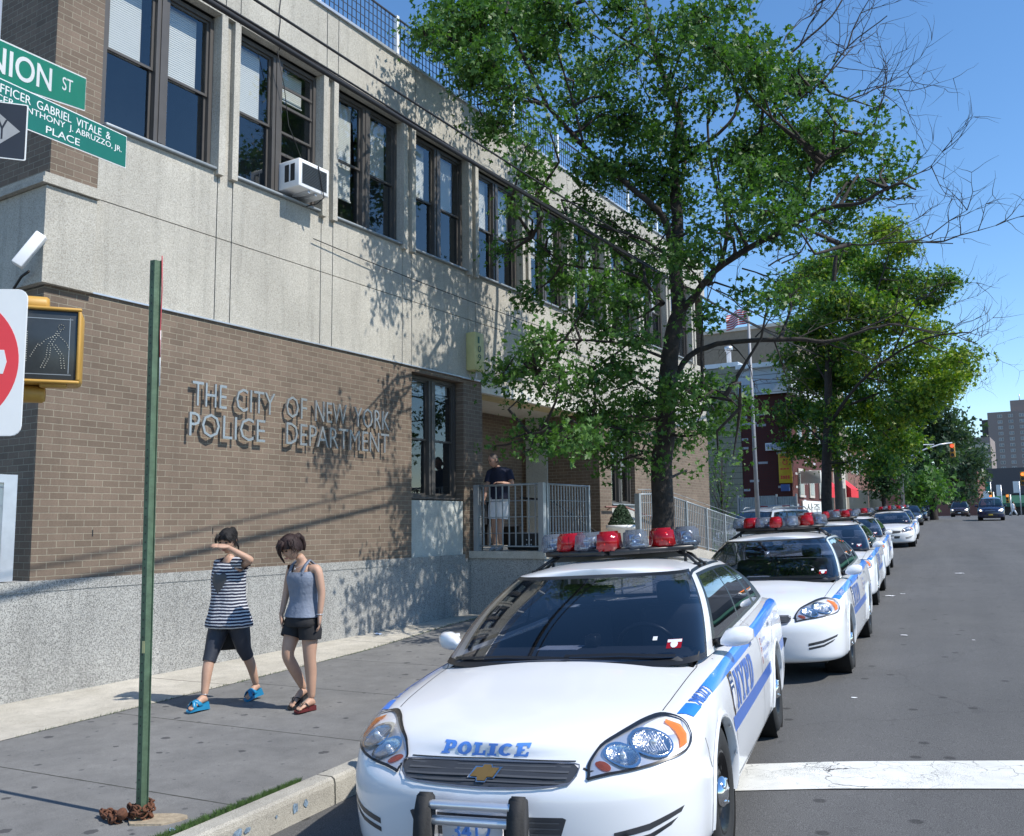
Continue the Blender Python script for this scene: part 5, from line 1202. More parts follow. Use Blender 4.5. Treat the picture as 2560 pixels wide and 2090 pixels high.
# ---- farther street trees
def simple_tree(name, label, base, cl, seed, leaf, dens, mats, r, spray=.4, lobes=2, group='trees down the street'):
    top = sum((Vector(c[0]) for c in cl), Vector())/len(cl)
    tr = [base.lerp(Vector((base.x, base.y, top.z)), .5), Vector((base.x+.2, base.y, top.z))]
    lm = [([tr[0].lerp(tr[1], .3*(i % 3)), Vector(c[0])], r[1]*.5, .03) for i, c in enumerate(cl[:8])]
    return tree(name, label, base, tr, lm, cl, seed, leaf, dens, mats, r, (), group, lobes, spray, .03, (.1, .03), 1.1)
def far_clumps(L, y, sp, kd=0):
    out = []
    for a, b_, r_ in L: p = at_y(a*OV, b_*OV, y+rng.normal()*sp); out.append((p, r_*OV*(p-Vector((0, 0, CAMH))).length/FPX, kd))
    return out
b3 = at_y(1836*OV, 1050*OV, 58); b3.z = walk(58)
simple_tree('street_tree', 'small dark round tree between the yellowish tree and the street signal arm', b3, far_clumps([(1840, 970, 26), (1820, 1000, 22), (1855, 1000, 24), (1838, 1015, 20), (1862, 960, 22), (1850, 930, 24), (1815, 980, 18), (1835, 900, 20), (1868, 985, 18)], 58, .8), 21, .26, .9, ('leaf_dark',)*2, (.16, .08), .34)
for (lb, u0, y0, L, m_) in [
    ('tall dark tree behind the signal arm, tallest of the far row', 1905, 95, [(1900, 870, 26), (1925, 850, 24), (1940, 880, 26), (1915, 900, 28), (1890, 920, 26), (1880, 890, 20), (1950, 910, 26), (1930, 930, 28), (1895, 950, 24), (1960, 940, 22), (1920, 830, 18), (1945, 855, 18), (1905, 980, 22), (1940, 965, 24), (1970, 868, 20), (1985, 890, 20), (1955, 845, 18), (1975, 910, 24), (1900, 838, 18), (1880, 860, 18)], 'leaf_far'),
    ('dark tree right of the hanging red signal beside the far tower', 2000, 138, [(1985, 900, 22), (2005, 920, 24), (1980, 940, 24), (2020, 950, 22), (2000, 970, 26), (2025, 985, 18), (1975, 980, 22), (2000, 1010, 22), (2020, 1020, 16), (1985, 880, 14), (1975, 1015, 16), (2030, 935, 14), (1990, 1035, 14)], 'leaf_far'),
    ('low bright green tree behind the farthest parked cars', 1900, 82, [(1895, 1000, 20), (1915, 990, 18), (1905, 1020, 20), (1885, 1025, 16), (1925, 1015, 16), (1912, 1038, 14), (1890, 1042, 12)], 'leaf_green'),
    ('low round green tree below the middle of the signal arm', 1938, 88, [(1935, 1000, 18), (1947, 1012, 17), (1930, 1025, 16), (1950, 1030, 13), (1940, 980, 13), (1925, 1040, 13), (1955, 1020, 11)], 'leaf_green')]:
    bb = at_y(u0*OV, 1055*OV, y0); bb.z = gz(y0)
    simple_tree('background_tree', lb, bb, far_clumps(L, y0, 1.5), int(u0), .6, .2, (m_,)*2, (.35, .2), .7)
# shrub beside the far corner of the station
t = thing('shrub', 'tall thin green shrub at the far corner of the station', 'shrub', (-8.7, 26.2, gz(26)))
rg = np.random.default_rng(4); cs_ = []
mb = MB()
for k in range(70):
    h = rg.uniform(.3, 3.6); e = np.array([-8.95+rg.normal()*.28, 26.0+rg.normal()*.35, gz(26)+h]); mb.tube([(-8.9, 26.1, gz(26)+h*.55), tuple(e)], [.008, .004], 4, False); cs_.append(e[None]+rg.normal(size=(12, 3))*.14)
mb.tube([(-8.85, 26.1, gz(26)), (-8.9, 26.1, gz(26)+2.6)], [.03, .01], 6, False); mb.build('stem', M['bark'], t)
v, _ = leaves(rg, np.concatenate(cs_), .09, 2); leaf_mesh('foliage', v, M['leaf_green'], t)
# ================================================================== signs, poles and wires at the corner
mat('sign_green', (.01, .21, .14), .35, 0, .05); mat('sign_green_dark', (.015, .15, .115), .35, 0, .05); mat('sign_white', (.74, .75, .74), .4, 0, .03); mat('sign_red', (.72, .05, .06), .4, 0, .04)
mat('sign_black', (.02, .022, .03), .4); mat('signal_yellow', (.48, .27, .05), .5, 0, .12); mat('lens_dark', (.035, .04, .042), .25, 0, .1, 30)
mat('led', (.45, .44, .38), .4); mat('post_green', (.075, .125, .075), .6, .2, .3, 10, .002, 60); mat('rust', (.13, .055, .03), .9, .2, .4, 40, .004, 90); mat('red_tape', (.4, .06, .07), .6)
def plate(name, t, A, B, h, m, edge, th=.004, inset=.012, parent=None, r=.0):
    """upright plate from A to B (bottom corners, world), height h; returns origin and axes"""
    A, B = Vector(A), Vector(B); ux = (B-A).normalized(); uy = Vector((0, 0, 1)); n = ux.cross(uy).normalized(); L = (B-A).length
    def rr(o, w_, h_, r_):
        pts = []
        for cx, cy, a0 in ((w_-r_, r_, -90), (w_-r_, h_-r_, 0), (r_, h_-r_, 90), (r_, r_, 180)):
            for k in range(5): a = math.radians(a0+22.5*k); pts.append((o+cx+r_*math.cos(a), o+cy+r_*math.sin(a)))
        return pts
    F = Matrix((( ux.x, uy.x, n.x, A.x), (ux.y, uy.y, n.y, A.y), (ux.z, uy.z, n.z, A.z), (0, 0, 0, 1)))
    R_ = max(r, .008)
    b = MB(); b.prism(rr(0, L, h, R_), -th, 0, F); e = b.build(name, M[edge], parent or t)
    b = MB(); b.prism(rr(inset, L-2*inset, h-2*inset, max(.004, R_-inset*.5)), .0, .0015, F); b.build('face', M[m], e)
    return e, A, ux, uy, n, L
def sign_text(e, items, A, ux, uy, n, m='sign_white', **k):
    k.setdefault('face_res', 6)
    b = MB()
    for txt, x, y, w_, h_ in items: text_on(b, txt, A+ux*x+uy*y+n*.002, ux, uy, w_, h_, .001, **k)
    b.build('lettering', M[m], e)
# the pole just out of frame at the left carries the signs
PB = Vector((-4.66, 2.33, walk(2.3)))
t = thing('sign_pole', 'grey sign pole just past the left edge carrying the street signs', 'pole', tuple(PB))
MB().tube([PB, PB+Vector((0, 0, 5.1))], .045, 14).build('pole', M['galv'], t)
def sign_thing(name, label, cat, p, group=None): return thing(name, label, cat, tuple(p), 0, group)
# union street blade
R0, R1, L0, L1 = at(212, 278, 6.0), at(213, 193, 6.0), at(0, 207, 4.62), at(0, 95, 4.62)
ux = (R0-L0).normalized(); h = .235; Lw = (R0-L0).length; A0 = L0-ux*.62
t = sign_thing('street_sign', 'large green street name sign reading NION ST at top left', 'street sign', A0)
e, A, ux, uy, n, L = plate('blade', t, A0, R0, h, 'sign_green', 'sign_white', inset=.009)
sign_text(e, [('UNION', .15, .05, .62+.425*Lw, .145)], A, ux, uy, n, bold=.012)
sign_text(e, [('ST', .62+.665*Lw, .09, .20, .085)], A, ux, uy, n)
# second blade
R0 = at(314, 421, 5.45); L0 = at(0, 297, 4.35); ux = (R0-L0).normalized(); Lw = (R0-L0).length; A0 = L0-ux*.55
t = sign_thing('street_sign', 'green memorial street sign with three lines of names ending in PLACE', 'street sign', A0)
e, A, ux, uy, n, L = plate('blade', t, A0, R0, .205, 'sign_green_dark', 'sign_white', inset=.006)
sign_text(e, [('OFFICER  GABRIEL  VITALE  &', .47, .133, .08+Lw*.84, .046), ('OFFICER  ANTHONY  J. ABRUZZO, JR.', .36, .078, .18+Lw*.96, .044), ('PLACE', .55+Lw*.31, .022, Lw*.265, .040)], A, ux, uy, n, bold=.0)
# one way sign
R0, L0 = at(63, 405, 4.35), at(-330, 500, 4.75)
R0 = at(64, 402, 4.35); A0 = at(-260, 470, 4.15); A0.z = R0.z
t = sign_thing('one_way_sign', 'black one way sign with white arrow tip reaching in at the left edge', 'street sign', A0)
e, A, ux, uy, n, L = plate('blade', t, A0, R0, .285, 'sign_black', 'sign_white', inset=.006)
b = MB(); F = Matrix(((ux.x, uy.x, n.x, A.x), (ux.y, uy.y, n.y, A.y), (ux.z, uy.z, n.z, A.z), (0, 0, 0, 1)))
b.prism([(.05, .075), (L-.16, .075), (L-.16, .03), (L-.03, .143), (L-.16, .255), (L-.16, .21), (.05, .21)], .0016, .003, F); mat('sign_white_shaded', (.30, .31, .32), .5); b.build('arrow', M['sign_white_shaded'], e)  # white arrow greyed in its colour, standing for shade on a face turned from the sun
b = MB(); text_on(b, 'ONE  WAY', A+ux*.07+uy*.095+n*.0032, ux, uy, L-.155, .10, .001); b.build('lettering', M['sign_black'], e)
# do not enter sign
R0 = at(52, 1090, 4.4); A0 = at(-330, 1100, 4.35); A0.z = R0.z
t = sign_thing('do_not_enter_sign', 'white square sign with red disc and white bar cut by the left edge', 'street sign', A0)
S_ = .76; ux = (R0-A0); ux.z = 0; ux.normalize(); A0 = R0-ux*S_
e, A, ux, uy, n, L = plate('blade', t, A0, R0, .74, 'sign_white', 'sign_white', inset=.002, r=.05)
F = Matrix(((ux.x, uy.x, n.x, A.x), (ux.y, uy.y, n.y, A.y), (ux.z, uy.z, n.z, A.z), (0, 0, 0, 1)))
b = MB(); b.prism([(.38+.352*math.cos(a), .37+.352*math.sin(a)) for a in [2*PI*k/64 for k in range(64)]], .0016, .0028, F); b.build('disc', M['sign_red'], e)
b = MB(); b.prism([(.10, .31), (.66, .31), (.675, .37), (.66, .43), (.10, .43), (.085, .37)], .003, .0042, F); b.build('bar', M['sign_white'], e)
b = MB(); text_on(b, 'DO  NOT', A+ux*.19+uy*.53+n*.003, ux, uy, .38, .085, .001); text_on(b, 'ENTER', A+ux*.22+uy*.13+n*.003, ux, uy, .32, .085, .001); b.build('lettering', M['sign_white'], e)
# pedestrian signal
c = at(118, 872, 5.15); R0 = at(198, 965, 5.1); L0 = at(30, 955, 4.98); ux = R0-L0; ux.z = 0; ux.normalize(); uy = Vector((0, 0, 1)); n = ux.cross(uy)
w_, h_ = .455, .44; A0 = R0-ux*w_; A0.z = at(190, 962, 5.1).z
F = Matrix(((ux.x, 0, n.x, A0.x), (ux.y, 0, n.y, A0.y), (0, 1, 0, A0.z), (0, 0, 0, 1)))
t = thing('pedestrian_signal', 'yellow cased pedestrian signal with dark lens beside the do not enter sign', 'pedestrian signal', tuple(A0))
b = MB(); b.bbox(0, w_, 0, h_, -.20, 0, .035, F, 3); b.bbox(w_*.55, w_*.85, -.02, .02, -.06, .0, .008, F); cs_ = b.build('case', M['signal_yellow'], t)
b = MB(); 
for a_, b__, c_, d_ in ((.0, w_, .0, .02), (.0, w_, h_-.02, h_), (0, .02, .02, h_-.02), (w_-.02, w_, .02, h_-.02)): b.bbox(a_, b__, c_, d_, .0, .025, .008, F)
b.build('rim', M['signal_yellow'], cs_)
b = MB(); b.bbox(.018, w_-.018, .018, h_-.018, -.01, .006, .006, F); ln = b.build('lens', M['lens_dark'], t)
b = MB(); b.prism([(.045, .05), (w_-.045, .05), (w_-.045, .054), (.045, .054)], .0062, .0075, F); b.prism([(w_-.062, .06), (w_-.058, .06), (w_-.058, h_-.06), (w_-.062, h_-.06)], .0062, .0075, F); b.prism([(.045, h_-.07), (w_-.045, h_-.07), (w_-.045, h_-.066), (.045, h_-.066)], .0062, .0075, F); b.build('visor_line', M['metal_grey'], ln)
b = MB(); sp = F.to_3x3()
def dots(P, step=.0125):
    for (x0, y0), (x1, y1) in zip(P, P[1:]):
        L_2 = math.hypot(x1-x0, y1-y0); k_ = max(1, int(L_2/step))
        for q in range(k_+1): b.ell(F @ Vector((x0+(x1-x0)*q/k_, y0+(y1-y0)*q/k_, .008)), (.0032,)*3, 6, 3)
wx = .33
for ox in (0, .016):
    dots([(wx+ox, .30), (wx-.045+ox, .215), (wx-.05+ox, .15), (wx-.075+ox, .09)]); dots([(wx-.02+ox, .22), (wx+.02+ox, .16), (wx+.03+ox, .09)])
dots([(wx, .285), (wx+.05, .235), (wx+.065, .20)]); dots([(wx-.01, .275), (wx-.055, .25), (wx-.085, .215)]); dots([(wx+.02+.015*math.cos(a), .325+.015*math.sin(a)) for a in [k*PI/4 for k in range(9)]])
for q in range(5): dots([(.10+.02*q, .10+.012*abs(q-2)), (.10+.02*q, .32-.015*abs(q-2))])
dots([(.20, .15), (.235, .22)]); b.build('led_dots', M['led'], ln)
b = MB()
for zz in (-.05, h_+.03): b.lathe([(.0, -.14), (.045, -.14), (.05, -.12), (.05, .12), (.04, .135), (0, .135)], F @ Vector((w_*.30, zz, -.1)), ux, 16); 
b.tube([F @ Vector((w_*.2, h_+.03, -.1)), F @ Vector((-.4, h_+.03, -.1))], .03); b.build('bracket', M['signal_yellow'], t) if False else None; b.tube([F @ Vector((w_*.2, -.05, -.1)), F @ Vector((-.4, -.05, -.1))], .03); b.build('bracket', M['signal_yellow'], t)
# green U-channel post
P = Vector((-4.745, 3.465, walk(3.46)))
t = thing('sign_post', 'bare green perforated steel post rising from the sidewalk with a chain at its foot', 'post', tuple(P))
Hh = 3.36; tilt = Matrix.Translation(P) @ Matrix.Rotation(-.015, 4, 'Y') @ rotz(.50+PI-.35)
b = MB(); U = [(-.040, -.018), (-.026, -.018), (-.016, .014), (.016, .014), (.026, -.018), (.040, -.018), (.040, -.013), (.030, -.013), (.019, .019), (-.019, .019), (-.030, -.013), (-.040, -.013)]
b.prism(U[::-1], -.1, Hh, tilt); b.build('post', M['post_green'], t)
b = MB()
for k in range(64):
    b.prism([(-.0045, .0196), (-.0045, .0190), (.0045, .0190), (.0045, .0196)], .12+k*.051, .129+k*.051, tilt)
b.build('hole', M['black'], t)
b = MB(); b.tube([tilt @ Vector((-.044, -.016, Hh+.03)), tilt @ Vector((-.048, -.018, Hh-.2)), tilt @ Vector((-.043, -.016, Hh-.45)), tilt @ Vector((-.046, -.016, Hh-.62))], .004, 6); b.build('red_strip', M['red_tape'], t)
b = MB(); b.tube([tilt @ Vector((-.044, -.018, Hh-.45)), tilt @ Vector((-.046, -.018, Hh-.8))], .004, 6); b.build('wire_tie', M['sign_white'], t)
b = MB(); b.prism([(-.018, .0192), (-.018, .0202), (.002, .0202), (.002, .0192)], .95, 1.02, tilt); b.build('torn_tape', M['sign_yellow'], t)
# rusty chain
t = thing('chain', 'heavy rusty chain and padlock heaped round the foot of the green post', 'chain', tuple(P))
b = MB(); rr = random.Random(5)
def link(c, ax, up, s=.023, r=.0062):
    ax = ax.normalized(); up = (up-ax*up.dot(ax)).normalized(); pts = []
    for k in range(15): a = 2*PI*k/14; pts.append(c+ax*math.cos(a)*s+up*math.sin(a)*s*.62)
    b.tube(pts, r, 6, False)
path = []
for k in range(46):
    a = k*.33; r = .055+.012*math.sin(k*.9)+.0004*k; path.append(P+Vector((math.cos(a)*r, math.sin(a)*r*.8, .02+.0016*k+.01*math.sin(k*1.7))))
for k in range(46):
    f = k/45; path.append(P+Vector((-.07-.17*math.sin(f*PI)+.012*math.sin(k*.8), -.04-.09*f, .012+.02*abs(math.sin(k*.37)))))
for k in range(30):
    f = k/29; path.append(P+Vector((-.12-.07*math.cos(f*5), -.10+.035*math.sin(f*6), .026+.008*math.sin(k))))
rp = [path[0]]; acc = 0
for a_, b__ in zip(path, path[1:]):
    L9 = (b__-a_).length; q_ = 0
    while acc+L9-q_ >= .030:
        q_ += .030-acc; acc = 0; rp.append(a_.lerp(b__, q_/L9))
    acc += L9-q_
path = rp
for k in range(0, len(path)-1):
    d = path[k+1]-path[k]
    if d.length < .001: continue
    u_ = Vector((0, 0, 1)) if k % 2 else d.cross(Vector((0, 0, 1))); 
    link(path[k], d, u_+Vector((rr.gauss(0, .3), rr.gauss(0, .3), rr.gauss(0, .3))))
b.build('links', M['rust'], t)
b = MB(); b.lathe([(0, -.02), (.026, -.02), (.028, -.015), (.028, .015), (.026, .02), (0, .02)], P+Vector((-.03, -.10, .055)), (.3, -.5, .8), 14); b.build('padlock', M['rust'], t)
mat('old_mortar', (.33, .27, .19), .9, 0, .3, 20, .006, 50)
b = MB(); pts = [(math.cos(a)*(.15+.03*math.sin(3*a))*1.1, math.sin(a)*(.12+.03*math.sin(2*a+1))) for a in [2*PI*k/20 for k in range(20)]]
b.prism(pts, 0, .014, Matrix.Translation(P+Vector((.085, .03, -.003))) @ rotz(.4)); tag(b.build('mortar_patch', M['old_mortar']), kind='structure')

# ------------------------------------------------------------------ utility pole and wires
mat('pole_wood', (.12, .11, .105), .85, 0, .2, 4, .004, 30)
up = Vector((-8.26, 39.0, walk(39)))
t = thing('utility_pole', 'grey wooden utility pole standing in front of the yellowish tree', 'utility pole', tuple(up))
MB().tube([up, up+Vector((.0, 0, 5)), up+Vector((.05, 0, 10.6))], [.17, .15, .12], 12).build('pole', M['pole_wood'], t)
MB().box(up.x-.9, up.x+1.0, up.y-.06, up.y+.06, up.z+9.5, up.z+9.62).build('crossarm', M['pole_wood'], t)
def wire(name, label, a, b_, sag, r, m='cable', n=40, extra=0):
    a, b_ = Vector(a), Vector(b_); b = MB()
    pts = [a.lerp(b_, i/n)-Vector((0, 0, sag*4*(i/n)*(1-i/n))) for i in range(n+1)]; b.tube(pts, r, 7)
    for q in range(extra):
        b.tube([p+Vector((.015*math.sin(i*.9+q*3), 0, .028+.012*math.cos(i*.7+q))) for i, p in enumerate(pts)], r*.45, 5)
    return tag(b.build(name, M[m]), label, 'cable', 'overhead cables along the street')
wire('overhead_cable', 'thick bundled black cable running lowest past the upstairs window heads', (-4.25, -4, 5.25), (-8.24, 39, 8.6), .41, .022, extra=2)
wire('overhead_cable', 'thinner black cable strung above the bundled one across the station', (-4.25, -4, 5.45), (-8.24, 39, 9.1), .44, .012)
wire('overhead_cable', 'thin wire crossing the lower facade from above the entrance toward the street tree', (-8.8, 8.9, 5.9), (-8.2, 39, 8.0), .9, .007)
# ================================================================== the rest of the street
mcarpaint('paint_dark', (.018, .022, .03)); mcarpaint('paint_navy', (.012, .02, .06)); mcarpaint('paint_maroon', (.03, .015, .018)); mcarpaint('paint_silver', (.38, .42, .48))
mat('lamp_lit', (.9, .85, .7), .3, emit=(1, .82, .55), es=3.0); mat('signal_red', (.8, .05, .03), .4, emit=(1, .09, .04), es=1.6); mat('signal_orange', (.8, .2, .03), .4, emit=(1, .25, .05), es=1.6)
mat('plate_yellow', (.6, .42, .05), .5)
zs2 = sm([.0, .15, .4, .9, 1.4, 2.2, 3.4, 4.4, 4.85], [.78, .84, .92, .99, 1.02, 1.05, 1.08, 1.10, 1.08]); zc2 = sm([.0, .12, .4, .8, 1.1, 2, 4, 4.85], [.80, .90, 1.0, 1.06, 1.10, 1.12, 1.14, 1.10])
VAN = dict(len0=0, len=4.85, Lf=.55, Lr=.3, pr=5, zs=zs2, zc=zc2, taper=sm([0, 2, 4.85], [.98, 1, .985]), pull=lambda y: 0, wheels=(.95, 3.85), wz=.36, arch=.41,
    levels=[(.24, .84, .14, .10, 3.2), (.29, .92, .04, .04, 3.0), (.45, .94, .0, .01, 2.9), (.62, .945, .0, .0, 2.8), (.72, .945, .02, .0, 2.8), (lambda y: zs2(y)-.12, .94, .05, .02, 2.7), (lambda y: zs2(y)-.04, .925, .10, .04, 2.6), (lambda y: zs2(y), .90, .14, .06, 2.5)],
    green=dict(b=(.95, 4.75, .86, .42, .2, 5), t=(1.72, 4.55, .66, .28, .2, 5), zb=sm([.9, 1.4, 3, 4.8], [1.05, 1.04, 1.07, 1.09]), zt=sm([1.7, 2.4, 4.6], [1.66, 1.72, 1.68]), zr=sm([1.7, 2.4, 4.6], [1.70, 1.79, 1.74]),
        bulge=.02, sA=15, sR=8, wr=(2, 17), side=[('front_windowx', .03, .33), ('rear_windowx', .37, .63), ('quarter_windowx', .67, .97)]))
CV = make_shape(VAN)
def plain_car(label, cs, S, paint, x, y, th, lit=False, plate='plate_white', name='parked_car', cat='car', group=None, rear=False, rack=False):
    t = thing(name, label, cat, (0, 0, 0), 0, group); ORG[t.name] = None
    shell_objects(cs, t, paint); u = MB(); u.box(-.72, .72, .3, 4.6, .2, .5)
    for wy in S['wheels']:
        for s in (-1, 1): u.lathe([(S['arch']+.01, 0), (S['arch']+.01, -.26), (0, -.26)], (s*.90, wy, S['wz']), (s, 0, 0), 24)
    u.build('underbody', M['underbody'], t, world=False)
    for wy in S['wheels']:
        for s in (-1, 1): wheel_at(t, s*.81, wy, S['wz'], s, R=S['wz'], caps=False, rim_m='silver', rim_r=.2)
    pf = Proj(cs.bvh, 'front'); z = S['zs'](.1)
    g = MB(); pf.patch(g, [(-.36, z-.02), (.36, z-.02), (.32, z-.14), (-.32, z-.14)], .004, .08); pf.patch(g, [(-.5, .46), (.5, .46), (.45, .33), (-.45, .33)], .004, .08); g.build('grille', M['grille_dark'], t, world=False)
    g = MB(); pf.strip(g, [(-.34, z-.05), (.34, z-.05)], .012, .008); pf.strip(g, [(-.33, z-.10), (.33, z-.10)], .012, .008); g.build('slat', M['chrome'], t, world=False)
    for s in (-1, 1):
        pj = Proj(cs.bvh, 'diag', s, PI/4); hp = [(.42, z-.10), (.60, z-.10), (.88, z-.04), (.92, z+.02), (.86, z+.07), (.66, z+.03), (.50, z-.0)]
        g = MB(); pj.patch(g, hp, .005, .06); h_ = g.build('headlight', M['silver'], t, world=False)
        g = MB(); g.ell(pj.pt(.62, z-.03, .012), (.07, .05, .05), 12, 8); g.build('bulb', M['lamp_lit' if lit else 'chrome'], h_, world=False)
        m = MB(); m.bbox(s*1.0-.10, s*1.0+.10, S['green']['b'][0]+.55, S['green']['b'][0]+.66, S['zs'](1.7)+.02, S['zs'](1.7)+.17, .04); m.tube([(s*.84, S['green']['b'][0]+.6, S['zs'](1.7)+.03), (s*.95, S['green']['b'][0]+.6, S['zs'](1.7)+.06)], .025, 8); m.build('mirror', M[paint], t, world=False)
    g = MB(); g.bbox(-.15, .15, -.02, .0, .40, .50, .004); g.build('license_plate', M[plate], t, world=False)
    if rack:
        g = MB()
        for s in (-1, 1): g.tube([(s*.60, 1.95, 1.74), (s*.60, 2.1, 1.82), (s*.60, 4.3, 1.82), (s*.60, 4.45, 1.74)], .02, 8)
        for yy in (2.4, 3.4): g.tube([(-.6, yy, 1.82), (.6, yy, 1.82)], .016, 8)
        g.bbox(-.64, .64, 3.2, 3.5, 1.80, 1.90, .03); g.build('roof_rack', M['metal_grey'], t, world=False)
        g = MB(); g.box(-.62, -.3, 3.195, 3.199, 1.82, 1.88); g.box(.3, .62, 3.195, 3.199, 1.82, 1.88); g.build('marker_lamp', M['lens_red'], t, world=False)
    place_car(t, x, y, th); return t
K_ = 'dark cars parked beyond the police cars'
plain_car('black parked sedan right behind the last police car', CS, SEDAN, 'paint_dark', -10.05, 69.8, .12, group=K_)
plain_car('second dark parked car, between the black sedan and the farthest dark one', CS, SEDAN, 'paint_navy', -11.4, 83.0, .12, group=K_)
plain_car('farthest and tallest dark parked car at the end of the kerb row', CV, VAN, 'paint_dark', -12.4, 97.0, .12, group=K_)
plain_car('dark car with lit headlights driving toward the viewer', CV, VAN, 'paint_maroon', -10.9, 112.5, .05, True, name='driving_car')
plain_car('navy blue minivan with yellow plate driving toward the viewer', CV, VAN, 'paint_navy', -5.4, 78.0, .05, True, 'plate_yellow', name='minivan', cat='minivan')
sv = plain_car('pale blue and white van with roof rack parked behind the ramp railing', CV, VAN, 'paint_silver', -10.35, 31.0, -.25, name='van', cat='van', rack=True)
# ---- buildings beyond the station
def m_siding(name, c, pitch):
    k = NT(name); p = k.pos(); z = k.sep(p)[2]; f = k.math('FRACT', k.math('DIVIDE', z, pitch))
    k.col(k.mix(1.0, k.mix(k.math('LESS_THAN', f, .10), c, tuple(q*.45 for q in c)), k.ramp(k.noise(p, 1.5, 4), [(.3, .92), (.7, 1.05)]), 'MULTIPLY')); k.bump(f, .02); k.b.inputs['Roughness'].default_value = .7; M[name] = k.m
m_siding('siding', (.30, .29, .22), .27); m_siding('shingle', (.50, .55, .60), .42)
def m_flecked():
    k = NT('flecked_brick'); p = k.pos(); s = k.sep(p); vec = k.comb(k.math('ADD', s[0], s[1]), s[2], 0.0)
    t = k.n('TexBrick', Scale=1.0); t.offset = .5; t.inputs['Brick Width'].default_value = .42; t.inputs['Row Height'].default_value = .10; t.inputs['Mortar Size'].default_value = .006; t.inputs['Bias'].default_value = -.75
    t.inputs['Color1'].default_value = (.085, .022, .02, 1); t.inputs['Color2'].default_value = (.11, .03, .026, 1); t.inputs['Mortar'].default_value = (.05, .03, .03, 1); k.l(vec, t.inputs['Vector'])
    w_ = k.n('TexWhiteNoise', _noise_dimensions='2D'); fl = k.n('VectorMath', _operation='FLOOR'); dv = k.n('VectorMath', _operation='DIVIDE'); k.l(vec, dv.inputs[0]); dv.inputs[1].default_value = (.42, .10, 1); k.l(dv.outputs[0], fl.inputs[0]); k.l(fl.outputs[0], w_.inputs['Vector'])
    clus = k.math('MULTIPLY', k.noise(p, .8, 2), .16); m_ = k.math('GREATER_THAN', k.math('ADD', w_.outputs['Value'], clus), 1.03)
    k.col(k.mix(m_, t.outputs['Color'], (.42, .42, .45))); k.b.inputs['Roughness'].default_value = .9; M['flecked_brick'] = k.m
m_flecked()
mat('beige_block', (.20, .17, .13), .9); mat('awning_red', (.65, .02, .03), .6); mat('shop_dark', (.015, .015, .018), .4); mat('corrugated', (.30, .33, .34), .5, .4); mat('stone_trim', (.50, .47, .42), .8)
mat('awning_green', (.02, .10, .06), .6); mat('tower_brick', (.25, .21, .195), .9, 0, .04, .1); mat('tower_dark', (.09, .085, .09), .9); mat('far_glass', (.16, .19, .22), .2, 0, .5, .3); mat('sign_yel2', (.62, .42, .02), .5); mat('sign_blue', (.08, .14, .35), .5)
YB = 40.0; XB = -10.42
t = thing('sided_house', 'house side clad in pale yellow horizontal siding just past the station', 'house', (-13, YB, gz(YB)))
MB().box(-17, -12.62, YB, YB+7, 0, 8.95).build('siding_wall', M['siding'], t); MB().box(-17, -12.6, YB-.05, YB+7, 8.95, 9.15).build('roof_edge', M['white_paint'], t)
MB().lathe([(.11, 0), (.11, .75), (.19, .76), (.19, .95), (0, 1.0)], (-13.35, YB+1, 9.15), (0, 0, 1), 14).build('vent_pipe', M['galv'], t)
t = thing('brick_building', 'dark flecked red brick building with pale shingled top and hung shop signs', 'building', (XB, YB, gz(YB)))
MB().box(-12.6, XB, YB+.02, YB+6.5, 0, 7.55).build('brick_wall', M['flecked_brick'], t)
b = MB(); b.add([(-12.6, YB-.25, 7.5), (XB+.25, YB-.25, 7.5), (XB+.1, YB, 8.75), (-12.6, YB, 8.75), (XB+.25, YB+6.5, 7.5), (XB+.1, YB+6.5, 8.75)], [(0, 1, 2, 3), (1, 4, 5, 2)]); b.build('shingle_roof', M['shingle'], t)
MB().box(-12.65, XB+.3, YB-.3, YB+6.6, 8.75, 8.95).build('roof_edge', M['white_paint'], t)
for i in range(3):
    for j in range(2):
        y_ = YB+1.0+i*1.9; z_ = 2.9+j*2.3; MB().box(XB+.003, XB+.06, y_, y_+.9, z_, z_+1.3).build('window', M['stone_trim'], t); MB().box(XB+.05, XB+.07, y_+.12, y_+.78, z_+.12, z_+1.18).build('pane', M['far_glass'], D.objects[[o.name for o in D.objects if o.name.startswith('window')][-1]]) if False else None
for o in [o for o in D.objects if o.name.startswith('window') and o.parent == t]:
    v0 = o.data.vertices; ys = [v.co.y for v in v0]; zs_ = [v.co.z for v in v0]; g = MB(); g.box(.062, .07, min(ys)+.12, max(ys)-.12, min(zs_)+.12, max(zs_)-.12); g.build('pane', M['far_glass'], o, world=False)
def wall_sign(label, x0, x1, z0, z1, y, m, items=(), cat='shop sign', axis='x', group='signs on the brick building'):
    s = thing('shop_sign', label, cat, ((x0+x1)/2, y, z0), 0, group); MB().bbox(x0, x1, y-.08, y-.01, z0, z1, .01).build('panel', M[m], s)
    b = MB()
    for txt, fx, fz_, fw, fh, mm in items:
        text_on(b, txt, (x0+(x1-x0)*fx, y-.085, z0+(z1-z0)*fz_), (1, 0, 0), (0, 0, 1), (x1-x0)*fw, (z1-z0)*fh, .004, bold=.01)
    if items: b.build('lettering', M[items[0][5]], s)
    return s
a = at_y(1914, 1127, 39.9); c = at_y(1966, 1105, 39.9)
wall_sign('white sign with dark Korean lettering on the flecked brick wall', a.x, c.x, a.z, c.z, 39.95, 'sign_white', [('\uba85\ub3d9\ubbf8\uc6a9\uc2e4', .05, .15, .9, .7, 'sign_blue')])
a = at_y(1948, 1208, 39.6); c = at_y(1977, 1132, 39.6)
s = wall_sign('tall yellow sign with red lettering on the corner of the brick building', a.x, c.x, a.z, c.z, 39.7, 'sign_yel2', [('O', .3, .60, .42, .18, 'sign_red')])
